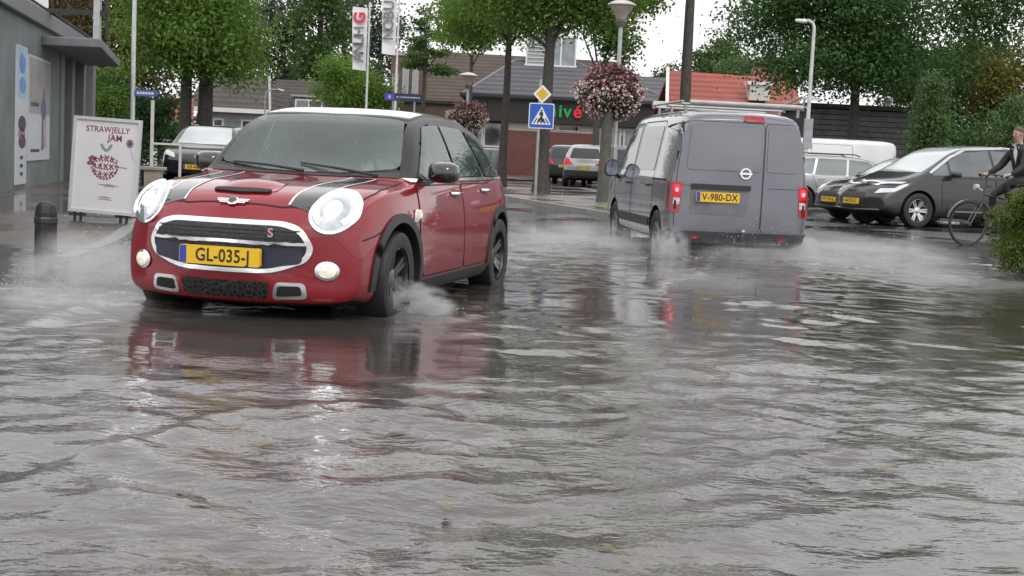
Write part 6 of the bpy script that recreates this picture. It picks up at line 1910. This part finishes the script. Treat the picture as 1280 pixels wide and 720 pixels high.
def make_poster_stand():
    q = gnd(124, 288)
    t = thing("poster_stand", "white framed poster stand advertising strawberry jelly on the wet pavement", "sign", (q.x, q.y, -.0), -.10)
    z0, z1, w = .19, 1.27, .395
    lean = Matrix.Translation((.02, 0, .0)) @ Matrix.Rotation(.032, 4, "Y") @ Matrix.Rotation(-.05, 4, "X")
    al = M("frame_aluminium", (.62, .63, .64), .35, metal=.3, var=.06)
    def F(y): return lean @ frame(Vector((0, y, 0)), (1, 0, 0), (0, 0, 1))
    m = MB()
    for a, b, c, d in ((-w, w, z1 - .035, z1), (-w, w, z0, z0 + .035), (-w, -w + .035, z0 + .035, z1 - .035), (w - .035, w, z0 + .035, z1 - .035)):
        m.prism([(a, c), (b, c), (b, d), (a, d)], F(.02), .045)
    fr = m.build("frame", al, t)
    m = MB(); m.prism([(-w + .02, z0 + .02), (w - .02, z0 + .02), (w - .02, z1 - .02), (-w + .02, z1 - .02)], F(.015), .02)
    ps = m.build("poster", simple("poster_paper", (.66, .645, .66), .28, var=.05, scale=2, coat=.3), t)
    ink = M("jelly_ink", (.22, .05, .075), .5, var=.3, scale=20); ink2 = M("jelly_pink", (.42, .14, .24), .5, var=.3)
    zc = .78
    text_mesh("headline", "STRAWJELLY", .092, ink, ps, F(-.0062) @ Matrix.Translation((.005, 1.135, 0)), .0006, .0015, .93, spacing=1.06)
    text_mesh("headline", "JAM", .10, ink, ps, F(-.0062) @ Matrix.Translation((.095, 1.045, 0)), .0006, .0022, .95, spacing=1.05)
    # berry drawn out of brush strokes
    rng = random.Random(4)
    m = MB()
    def stroke(pts, wd):
        P = [Vector(p) for p in pts]
        vs = []
        for i, p in enumerate(P):
            d = (P[min(i + 1, len(P) - 1)] - P[max(0, i - 1)]); d.normalize()
            n = Vector((-d.y, d.x)) * wd * (.4 + .6 * math.sin(PI * (i + .4) / len(P)))
            vs += [(p + n), (p - n)]
        T = F(-.0068)
        m.add([T @ Vector((v.x, v.y, 0)) for v in vs], [(2 * i, 2 * i + 1, 2 * i + 3, 2 * i + 2) for i in range(len(P) - 1)])
    cx, cz, R = -.005, .74, .155
    for k in range(9):
        x = cx - R * .85 + k * R * .21
        hh = math.sqrt(max(.05, 1 - ((x - cx) / R) ** 2)) * R
        for row in range(3):
            zt = cz + hh * (.75 - row * .62); ln = hh * .5
            stroke([(x + rng.uniform(-.01, .01), zt), (x + .014 * (-1) ** k, zt - ln * .4), (x - .006, zt - ln * .75), (x + .016, zt - ln)], .0085)
            if (k + row) % 2: stroke([(x - .018, zt - ln * .3), (x + .028, zt - ln * .42)], .006)
    for a in np.linspace(PI * 1.05, PI * 1.95, 12):
        stroke([(cx + R * 1.0 * math.cos(a), cz + R * math.sin(a) * 1.02), (cx + R * 1.03 * math.cos(a + .1), cz + R * 1.05 * math.sin(a + .1)), (cx + R * .98 * math.cos(a + .2), cz + R * math.sin(a + .2))], .008)
    for x, z in ((-.2, .80), (-.215, .745)):
        stroke([(x, z), (x + .04, z + .03), (x + .08, z + .012)], .013); stroke([(x + .01, z - .01), (x + .05, z + .0), (x + .09, z - .005)], .012)
    m.build("berry_drawing", ink, ps)
    m = MB()
    for sx in (-1, 1): stroke([(.0, .895), (sx * .035, .93), (sx * .065, .975)], .017)
    m.build("leaf_drawing", M("leaf_grey", (.20, .27, .25), .5), ps)
    m = MB()
    for k in range(6): stroke([(.27, 1.0), (.27 + .045 * math.cos(k * 1.05), 1.0 + .05 * math.sin(k * 1.05))], .018)
    stroke([(.275, .96), (.30, .88), (.335, .80)], .003)
    m.build("flower_drawing", M("flower_mauve", (.28, .14, .24), .5), ps)
    for a, b, z in ((-.06, .17, .515), (.0, .12, .50), (.15, .26, .72), (-.05, .09, .375), (-.06, .10, .352)): m = MB(); stroke([(a, z), ((a + b) / 2, z + .006), (b, z - .004)], .006); m.build("small_print", M("print_grey", (.24, .2, .22), .5), ps)
    # sprung legs and weighted base
    for x in (-.27, .27):
        m = MB()
        for dx in (-.035, .035): m.tube([(x + dx, .03, .08), (x + dx + .004, .03, .20)], .017, 8)
        m.b2(x - .09, x + .09, -.0, .06, .155, .185)
        m.build("leg", M("leg_dark", (.03, .032, .034), .5), t)
    m = MB()
    pl = rpoly([(-.40, -.24), (.40, -.24), (.42, .24), (-.42, .24)], .08, 5)
    lo = [(x, y, -.03) for x, y in pl]; mid_ = [(x, y, .055) for x, y in pl]; top = [(x * .86, y * .72, .095) for x, y in pl]
    n = len(pl)
    m.add(lo + mid_ + top, [tuple(range(n - 1, -1, -1)), tuple(range(2 * n, 3 * n))] + [(j * n + i, j * n + (i + 1) % n, (j + 1) * n + (i + 1) % n, (j + 1) * n + i) for j in (0, 1) for i in range(n)])
    m.build("base", simple("base_grey", (.04, .043, .05), .35, var=.2, scale=8), t, smooth=30)
# ------------------------------------------------------------------ the cyclist
def skin_mesh(name, verts, edges, root, levels=2):
    bm = bmesh.new()
    sl = bm.verts.layers.skin.verify()
    names = {}
    for k, (co, r) in verts.items():
        v = bm.verts.new(co); names[k] = v
        rr = r if isinstance(r, tuple) else (r, r)
        v[sl].radius = rr
        v[sl].use_root = (k == root)
    for a, b in edges: bm.edges.new((names[a], names[b]))
    me = bpy.data.meshes.new(name); bm.to_mesh(me); bm.free()
    o = link_mesh(name, me)
    sk = o.modifiers.new("skin", "SKIN"); sk.use_smooth_shade = True; sk.branch_smoothing = .6
    ss = o.modifiers.new("sub", "SUBSURF"); ss.levels = levels; ss.render_levels = levels
    bpy.context.view_layer.update()
    m2 = bpy.data.meshes.new_from_object(o.evaluated_get(bpy.context.evaluated_depsgraph_get()))
    o.modifiers.clear(); o.data = m2
    return o

def make_cyclist():
    p = at(1254, 300, 21.0)
    yaw = PI + .28
    loc = Vector((p.x, p.y, .0))
    bike = thing("bicycle", "dark city bicycle ridden past the parked people carrier", "bicycle", loc, yaw)
    fr = M("bike_black", (.02, .02, .022), .35, coat=.6); st = M("bike_steel", (.06, .06, .065), .4, metal=.6)
    RW = .35; fx, rx = .66, -.50
    for x in (fx, rx):
        m = MB()
        T = Matrix.Translation((x, 0, RW)) @ Matrix.Rotation(PI / 2, 4, "X")
        m.lathe([(RW - .045, -.012), (RW - .03, -.012), (RW - .03, .012), (RW - .045, .012), (RW - .045, -.012)], 40, T)
        m.lathe([(.0, -.05), (.03, -.05), (.03, .05), (0, .05)], 12, T)
        for k in range(20):
            a = 2 * PI * k / 20
            m.bar((x, .02 * (-1) ** k, RW), (x + (RW - .04) * math.cos(a), 0, RW + (RW - .04) * math.sin(a)), .002, .002)
        w = m.build("wheel", st, bike)
        m = MB()
        m.lathe([(RW - .028, -.016), (RW - .01, -.019), (RW, 0), (RW - .01, .019), (RW - .028, .016)], 40, T, caps=False); m.build("tyre", rubber(), w, smooth=50)
        m = MB()
        pts = [(x + (RW + .03) * math.cos(a), 0, RW + (RW + .03) * math.sin(a)) for a in np.linspace(.25 if x > 0 else -.2, PI + (.1 if x > 0 else -.1), 16)]
        for a, b in zip(pts, pts[1:]): m.bar(a, b, .05, .004)
        m.build("mudguard", fr, bike)
    bb = (0, 0, .29); seat = (-.26, 0, .98); head_l = (.45, 0, .72); head_u = (.40, 0, .98)
    m = MB()
    m.tube([bb, (-.17, 0, .72), seat], .017, 8); m.tube([bb, head_l], .019, 8); m.tube([(-.17, 0, .72), (.43, 0, .82)], .016, 8); m.tube([head_l, head_u], .02, 8)
    for y in (-.05, .05):
        m.tube([(-.17, y * .3, .72), (rx, y, RW)], .009, 6); m.tube([(0, y * .6, .29), (rx, y, RW)], .010, 6); m.tube([(head_l[0], y * .7, .70), (fx - .02, y, RW + .02), (fx, y, RW)], .011, 6)
    m.build("frame", fr, bike, smooth=50)
    m = MB(); m.tube([head_u, (.38, 0, 1.10)], .014, 8)
    for s in (-1, 1): m.tube([(.38, 0, 1.10), (.43, s * .12, 1.13), (.36, s * .26, 1.12), (.22, s * .29, 1.09)], .012, 8)
    hb = m.build("handlebar", st, bike, smooth=50)
    for s in (-1, 1):
        m = MB(); m.tube([(.33, s * .268, 1.115), (.21, s * .292, 1.088)], .018, 8); m.build("grip", rubber(), hb, smooth=50)
    m = MB(); m.lathe([(0, -.05), (.04, -.03), (.045, .03), (0, .035)], 12, Matrix.Translation((.56, 0, .93)) @ Matrix.Rotation(PI / 2, 4, "Y")); m.bar((.45, 0, .88), (.55, 0, .92), .02, .02)
    m.build("headlamp", M("lamp_white", (.5, .5, .48), .2), bike, smooth=50)
    m = MB()
    for y, zz in ((-.07, 0), (.07, 0)):
        pass
    m.add([(-.42, -.09, .99), (-.42, .09, .99), (-.24, .06, 1.0), (-.10, .02, 1.0), (-.10, -.02, 1.0), (-.24, -.06, 1.0), (-.40, -.08, 1.04), (-.40, .08, 1.04), (-.24, .05, 1.035), (-.10, .012, 1.03), (-.10, -.012, 1.03), (-.24, -.05, 1.035)],
          [(0, 1, 2, 3, 4, 5), (6, 11, 10, 9, 8, 7)] + [(i, (i + 1) % 6, 6 + (i + 1) % 6, 6 + i) for i in range(6)] if False else [(5, 4, 3, 2, 1, 0), (6, 7, 8, 9, 10, 11), (0, 1, 7, 6), (1, 2, 8, 7), (2, 3, 9, 8), (3, 4, 10, 9), (4, 5, 11, 10), (5, 0, 6, 11)])
    m.build("saddle", M("saddle_black", (.02, .018, .018), .5), bike, bevel=.01)
    m = MB(); m.b2(-.78, -.32, -.07, .07, .745, .76); 
    for y in (-.06, .06): m.bar((-.74, y, .745), (rx, y, RW), .01, .01)
    m.build("luggage_rack", st, bike)
    m = MB(); m.lathe([(.02, -.006), (.09, -.006), (.09, .006), (.02, .006)], 20, Matrix.Translation(bb) @ Matrix.Rotation(PI / 2, 4, "X"))
    m.bar((0, -.06, .29), (.12, -.08, .17), .02, .016); m.bar((0, .06, .29), (-.12, .08, .41), .02, .016); m.b2(.07, .17, -.15, -.08, .155, .18); m.b2(-.17, -.07, .08, .15, .40, .425)
    m.build("crankset", st, bike)
    # ---- rider, near side is +y of the bike frame (heading -X, so its left)
    S = 1.05
    V = {}; E = []
    def add(k, co, r, frm=None):
        V[k] = (Vector(co), r)
        if frm: E.append((frm, k))
    add("pelvis", (-.26, 0, 1.07), (.15, .12))
    add("waist", (-.24, 0, 1.23), (.16, .125), "pelvis")
    add("chest", (-.18, 0, 1.42), (.185, .135), "waist")
    add("collar", (-.16, 0, 1.575), (.10, .085), "chest")
    add("neck", (-.145, 0, 1.635), .056, "collar")
    add("jaw", (-.12, 0, 1.70), (.066, .075), "neck")
    add("face", (-.115, 0, 1.775), (.078, .095), "jaw")
    add("crown", (-.125, 0, 1.845), (.07, .085), "face")
    add("scalp", (-.128, 0, 1.875), (.04, .05), "crown")
    for s, n in ((1, "l"), (-1, "r")):
        add("sh" + n, (-.165, s * .195, 1.51), .082, "chest")
        add("el" + n, (-.05, s * .285, 1.27), .062, "sh" + n)
        add("fa" + n, (.08, s * .29, 1.19), .05, "el" + n)
        add("wr" + n, (.19, s * .287, 1.135), .028, "fa" + n)
        add("pa" + n, (.255, s * .283, 1.12), (.026, .036), "wr" + n)
        for k in range(4):
            y = s * (.283 + (k - 1.5) * .018); ln = (.9, 1.0, .95, .78)[k]
            add(f"f{k}a{n}", (.255 + .045 * ln, y, 1.115), .0085, "pa" + n)
            add(f"f{k}b{n}", (.255 + .055 * ln, y, 1.085), .008, f"f{k}a{n}")
            add(f"f{k}c{n}", (.25 + .035 * ln, y, 1.068), .007, f"f{k}b{n}")
        add("t0" + n, (.245, s * .245, 1.10), .010, "pa" + n)
        add("t1" + n, (.285, s * .245, 1.075), .0085, "t0" + n)
    kl = {"l": ((.14, .13, .98), (.02, .12, .70), (-.10, .115, .50)), "r": ((.18, -.13, .80), (.17, -.12, .46), (.08, -.115, .26))}
    for s, n in ((1, "l"), (-1, "r")):
        k_, sh_, an = kl[n]
        add("hp" + n, (-.23, s * .10, 1.04), .095, "pelvis")
        add("th" + n, (-.02, s * .12, (1.04 + k_[2]) / 2 + .01), .085, "hp" + n)
        add("kn" + n, k_, .06, "th" + n)
        add("ca" + n, tuple((a * .65 + b * .35) for a, b in zip(k_, an)), .058, "kn" + n)
        add("an" + n, an, .036, "ca" + n)
        add("he" + n, (an[0] - .03, an[1], an[2] - .05), .034, "an" + n)
        add("to" + n, (an[0] + .17, an[1], an[2] - .07), .032, "an" + n)
    body = skin_mesh("person", {k: (c * S if False else c, r) for k, (c, r) in V.items()}, E, "pelvis")
    body.location = loc + Vector((0, 0, .0)); body.rotation_euler = (0, 0, yaw)
    body.scale = (1.0, 1.0, 1.0)
    navy = M("jacket_navy", (.012, .013, .018), .7, var=.2, scale=8, bump=.15); skin_ = M("skin", (.42, .25, .19), .5, var=.1); tr = M("trousers_black", (.012, .012, .013), .7); sh = M("shoe_black", (.012, .011, .011), .4)
    d = body.data
    d.materials.clear()
    for m_ in (navy, skin_, tr, sh): d.materials.append(m_)
    mi = []
    for f in d.polygons:
        c = f.center; k = 0
        if c.z > 1.625 and abs(c.y) < .12: k = 1
        elif c.x > .185 and c.z > 1.02 and abs(c.y) > .2: k = 1
        elif c.z < 1.10 and abs(c.y) < .24: k = 2
        if k == 2:
            for n in "lr":
                a = Vector(kl[n][2])
                if (c - a).length < .22 and c.z < a.z - .015: k = 3
        mi.append(k)
    d.polygons.foreach_set("material_index", mi)
    tag(body, "person in dark jacket and white shirt riding a bicycle at the right", "person")
    bvh = BVHTree.FromPolygons([v.co.copy() for v in d.vertices], [tuple(q.vertices) for q in d.polygons])
    # hair cap following the skull
    vs = []; fs = []
    nU, nVv = 20, 9
    for i in range(nVv):
        for j in range(nU):
            th = (i / (nVv - 1)) * 1.75; ph = 2 * PI * j / nU
            front = .5 + .5 * math.cos(ph)          # forehead at +x
            th2 = th * (1 - .42 * front)
            o_ = Vector((-.122, 0, 1.79)); dv = Vector((math.sin(th2) * math.cos(ph), math.sin(th2) * math.sin(ph), math.cos(th2)))
            h = bvh.ray_cast(o_, dv)
            pnt = (h[0] if h[0] else o_ + dv * .1) + dv * (.018 * (1 - i / nVv) + .006 + .004 * math.sin(ph * 9 + i))
            vs.append(tuple(pnt))
    for i in range(nVv - 1):
        for j in range(nU): fs.append((i * nU + j, i * nU + (j + 1) % nU, (i + 1) * nU + (j + 1) % nU, (i + 1) * nU + j))
    mb = MB(); mb.add(vs, fs); mb.build("hair", M("hair_brown", (.10, .07, .045), .6, var=.4, scale=60, bump=.5), body, smooth=70)
    # shirt front and collar, jacket lapels
    def on(y, z, off):
        h = bvh.ray_cast(Vector((.6, y, z)), Vector((-1, 0, 0)))
        return (h[0] if h[0] else Vector((-.05, y, z))) + Vector((off, 0, 0))
    mb = MB()
    rows = [(1.63, .065), (1.57, .065), (1.50, .06), (1.43, .045), (1.36, .02), (1.31, .006)]
    vs = [on(y, z, .006) for z, w in rows for y in (-w, 0, w)]
    mb.add(vs, [(i * 3 + j, i * 3 + j + 1, i * 3 + j + 4, i * 3 + j + 3) for i in range(5) for j in range(2)]); mb.build("shirt", M("shirt_white", (.72, .72, .74), .7), body, smooth=60)
    mb = MB()
    for s in (-1, 1):
        vs = [on(s * a, z, .014) for z, a in ((1.61, .07), (1.61, .10), (1.50, .06), (1.48, .12), (1.36, .018), (1.38, .07), (1.30, .004), (1.29, .02))]
        mb.add(vs, [(0, 1, 3, 2), (2, 3, 5, 4), (4, 5, 7, 6)])
    mb.build("lapels", M("lapel_navy", (.018, .019, .025), .6), body)
    # face: eyes, nose, mouth, ears
    for s in (-1, 1):
        e = on(s * .032, 1.785, -.003)
        mb = MB(); mb.lathe([(0, -.008), (.009, -.004), (.011, 0), (.009, .004), (0, .008)], 10, Matrix.Translation(e)); mb.build("eye", M("eye_dark", (.03, .022, .018), .2), body, smooth=70)
        h = bvh.find_nearest(Vector((-.12, s * .11, 1.775)))[0]
        mb = MB(); mb.lathe([(0, -.03), (.012, -.02), (.016, .008), (.01, .028), (0, .032)], 10, Matrix.Translation(h + Vector((-.005, s * .004, 0)))); mb.build("ear", skin_, body, smooth=70)
    a, b, c = on(0, 1.79, .002), on(0, 1.755, .024), on(0, 1.745, .0)
    mb = MB(); l, r = on(.016, 1.748, .0), on(-.016, 1.748, .0)
    mb.add([a, b, c, l, r], [(0, 3, 1), (0, 1, 4), (1, 3, 2), (1, 2, 4)]); mb.build("nose", skin_, body, smooth=80)
    mb = MB(); mb.add([on(-.024, 1.715, .003), on(0, 1.72, .005), on(.024, 1.715, .003), on(0, 1.709, .005)], [(0, 1, 3), (1, 2, 3)]); mb.build("mouth", M("lips", (.30, .12, .11), .5), body)
    return body

def make_driver(car_root):
    """driver of the red hatchback, seen dimly through the windscreen"""
    V = {}; E = []
    def add(k, co, r, frm=None):
        V[k] = (Vector(co), r)
        if frm: E.append((frm, k))
    add("pelvis", (1.86, .36, .80), (.15, .13)); add("chest", (1.80, .36, 1.0), (.17, .125), "pelvis"); add("collar", (1.80, .36, 1.10), .075, "chest")
    add("neck", (1.81, .36, 1.14), .05, "collar"); add("face", (1.84, .36, 1.225), (.075, .09), "neck"); add("crown", (1.83, .36, 1.285), (.055, .07), "face")
    for s, n in ((1, "l"), (-1, "r")):
        add("sh" + n, (1.82, .36 + s * .18, 1.06), .065, "chest"); add("el" + n, (2.0, .36 + s * .25, .90), .045, "sh" + n)
        add("wr" + n, (2.17, .36 + s * .19, .985), .028, "el" + n); add("pa" + n, (2.225, .36 + s * .175, 1.01), (.024, .036), "wr" + n)
        for k in range(4):
            add(f"f{k}{n}", (2.27 + .004 * k, .36 + s * (.165 + .004 * k), 1.035 - .02 * k), .009, "pa" + n); add(f"g{k}{n}", (2.285, .36 + s * (.135 + .004 * k), 1.03 - .02 * k), .008, f"f{k}{n}")
        add("t" + n, (2.235, .36 + s * .14, 1.03), .010, "pa" + n)
    o = skin_mesh("person", V, E, "pelvis")
    o.matrix_world = car_root.matrix_world.copy() if False else Matrix.Translation(car_root.location) @ Matrix.Rotation(car_root.rotation_euler.z, 4, "Z")
    d = o.data; d.materials.clear()
    for m_ in (M("driver_shirt", (.55, .56, .58), .8), M("skin", (.42, .25, .19), .5, var=.1)): d.materials.append(m_)
    d.polygons.foreach_set("material_index", [1 if (f.center.z > 1.125 and abs(f.center.y - .36) < .12) or (f.center.x > 2.06) else 0 for f in d.polygons])
    tag(o, "driver in a pale shirt at the wheel of the red hatchback", "person")
    bv = BVHTree.FromPolygons([v.co.copy() for v in d.vertices], [tuple(q.vertices) for q in d.polygons])
    vs = []; fs = []
    for i in range(7):
        for j in range(16):
            ph = 2 * PI * j / 16; th = i / 6 * 1.7 * (1 - .4 * (.5 + .5 * math.cos(ph)))
            dv = Vector((math.sin(th) * math.cos(ph), math.sin(th) * math.sin(ph), math.cos(th)))
            h = bv.ray_cast(Vector((1.835, .36, 1.24)), dv)
            vs.append(tuple((h[0] or Vector((1.835, .36, 1.24)) + dv * .08) + dv * .012))
    for i in range(6):
        for j in range(16): fs.append((i * 16 + j, i * 16 + (j + 1) % 16, (i + 1) * 16 + (j + 1) % 16, (i + 1) * 16 + j))
    mb = MB(); mb.add(vs, fs); mb.build("hair", M("hair_brown", (.10, .07, .045), .6, var=.4, scale=60, bump=.5), o, smooth=70)
    for s in (-1, 1):
        h = bv.ray_cast(Vector((2.2, .36 + s * .03, 1.235)), Vector((-1, 0, 0)))
        if h[0]:
            mb = MB(); mb.lathe([(0, -.007), (.010, 0), (0, .007)], 8, Matrix.Translation(h[0])); mb.build("eye", M("eye_dark", (.03, .022, .018), .2), o)
    h = bv.ray_cast(Vector((2.2, .36, 1.21)), Vector((-1, 0, 0)))
    if h[0]:
        p = h[0]; mb = MB(); mb.add([p + Vector((0, 0, .035)), p + Vector((.022, 0, -.004)), p + Vector((0, .016, -.008)), p + Vector((0, -.016, -.008))], [(0, 2, 1), (0, 1, 3), (1, 2, 3)]); mb.build("nose", M("skin"), o)
SPRAY = True
# ------------------------------------------------------------------ build everything
make_camera()
make_world()
make_ground()
make_water()
make_paving()
hatch = red_hatch()
grey_van()
parked_cars()
make_office()
make_backdrop_buildings()
make_shop()
make_trees()
make_furniture()
make_poster_stand()
make_cyclist()
make_driver(hatch.root)

# thrown water
def sp(label, px, py, d_lift, r, dens, **k):
    q = gnd(px, py)
    return spray(label, k.pop("group", None), (q.x, q.y, d_lift), r, dens, **k)
if SPRAY:
    g = "spray thrown up by the van"
    sp("low white mist beside the left wheels of the van", 722, 305, .05, (1.5, 1.6, .30), 1.7, group=g, seed=1.3, nscale=2.4)
    sp("thin mist drifting from the van towards the red car", 640, 318, .0, (1.3, 1.5, .18), .8, group=g, seed=4.1, nscale=2.0)
    sp("white mist thrown right of the van", 1060, 325, .05, (1.7, 1.7, .34), 1.7, group=g, seed=2.2, nscale=2.6)
    sp("mist streaming off to the right bush", 1180, 350, .0, (1.3, 1.2, .16), 1.0, group=g, seed=7.7, nscale=2.4)
    sp("dense spray under the rear bumper of the van", 930, 322, .05, (.95, .8, .20), 2.8, group=g, seed=5.5, nscale=3.0)
    sp("trailing mist in the wake of the van", 880, 350, .0, (1.0, 1.3, .13), .8, group=g, seed=8.8, nscale=2.6)
    sp("white spray thrown by the far wheel of the red car", 112, 352, .08, (.62, .7, .36), 5.5, seed=3.3, nscale=3.2)
    sp("churned spray around the near front wheel of the red car", 492, 388, .03, (.46, .26, .20), 120, seed=6.6, nscale=3.6, cut=.44)
    sp("spray sheet flung left of the red car along the water", 75, 380, .02, (.75, .5, .15), 3.5, seed=9.3, nscale=3.5)
    sp("plume of spray kicked up by the left rear wheel of the van", 838, 318, .06, (.28, .45, .32), 15.0, group=g, seed=11.3, nscale=3.5)
    sp("plume of spray kicked up by the right rear wheel of the van", 990, 322, .06, (.40, .45, .32), 15.0, group=g, seed=12.9, nscale=3.5)
scene.cycles.volume_bounces = 1
scene.cycles.volume_step_rate = 2.0
scene.cycles.max_bounces = 8
scene.cycles.transparent_max_bounces = 12

def emit_around(px, py, rx, ry, h, outx, smax=.0034):
    q = gnd(px, py)
    def f(rng):
        a = rng.normal(size=2)
        z = abs(rng.normal()) ** 1.3 * h * math.exp(-.3 * (a[0] ** 2 + a[1] ** 2))
        return np.array([q.x + a[0] * rx, q.y + a[1] * ry, z]), np.array([outx, -.2, .6]) + rng.normal(size=3) * .3, smax * rng.random() ** 2.2 + .0015
    return f
droplets("water_drops", "flying drops beside the left wheels of the van", "flying drops", emit_around(745, 305, .6, .7, .16, -1), 2200, 1)
droplets("water_drops", "flying drops behind the rear bumper of the van", "flying drops", emit_around(930, 322, .55, .45, .14, 0), 2200, 2)
droplets("water_drops", "flying drops to the right of the van", "flying drops", emit_around(1035, 322, .6, .7, .16, 1), 2200, 3)
droplets("water_drops", "flying drops left of the red car front", "flying drops", emit_around(125, 350, .28, .35, .16, -1, .003), 2200, 4)
droplets("water_drops", "flying drops at the near front wheel of the red car", "flying drops", emit_around(490, 385, .16, .12, .06, .4, .003), 900, 5)
# a few fallen leaves floating on the flood
lrng = random.Random(12)
lm = M("fallen_leaf", (.16, .13, .035), .5, var=.5, scale=9)
for k, (px, py) in enumerate(((698, 408), (330, 560), (905, 470), (560, 640), (1110, 590), (212, 455), (760, 690))):
    q = gnd(px, py)
    m = MB(); a = .03 + .012 * lrng.random()
    pts = [(-a, 0, .002), (-.4 * a, .45 * a, .006), (.3 * a, .42 * a, .008), (a, .02 * a, .004), (.3 * a, -.42 * a, .007), (-.4 * a, -.45 * a, .005), (-1.5 * a, .05 * a, .004)]
    m.add(pts + [(0, 0, .011)], [(i, (i + 1) % 7, 7) for i in range(7)])
    o = m.build("fallen_leaf", lm); o.location = (q.x, q.y, .012); o.rotation_euler = (0, 0, lrng.uniform(0, 6))
    tag(o, "small yellow brown leaf floating on the flood water", "leaf", "leaves floating on the flood")
scene.view_settings.view_transform = "Standard"
scene.view_settings.look = "None"
scene.view_settings.exposure = 0
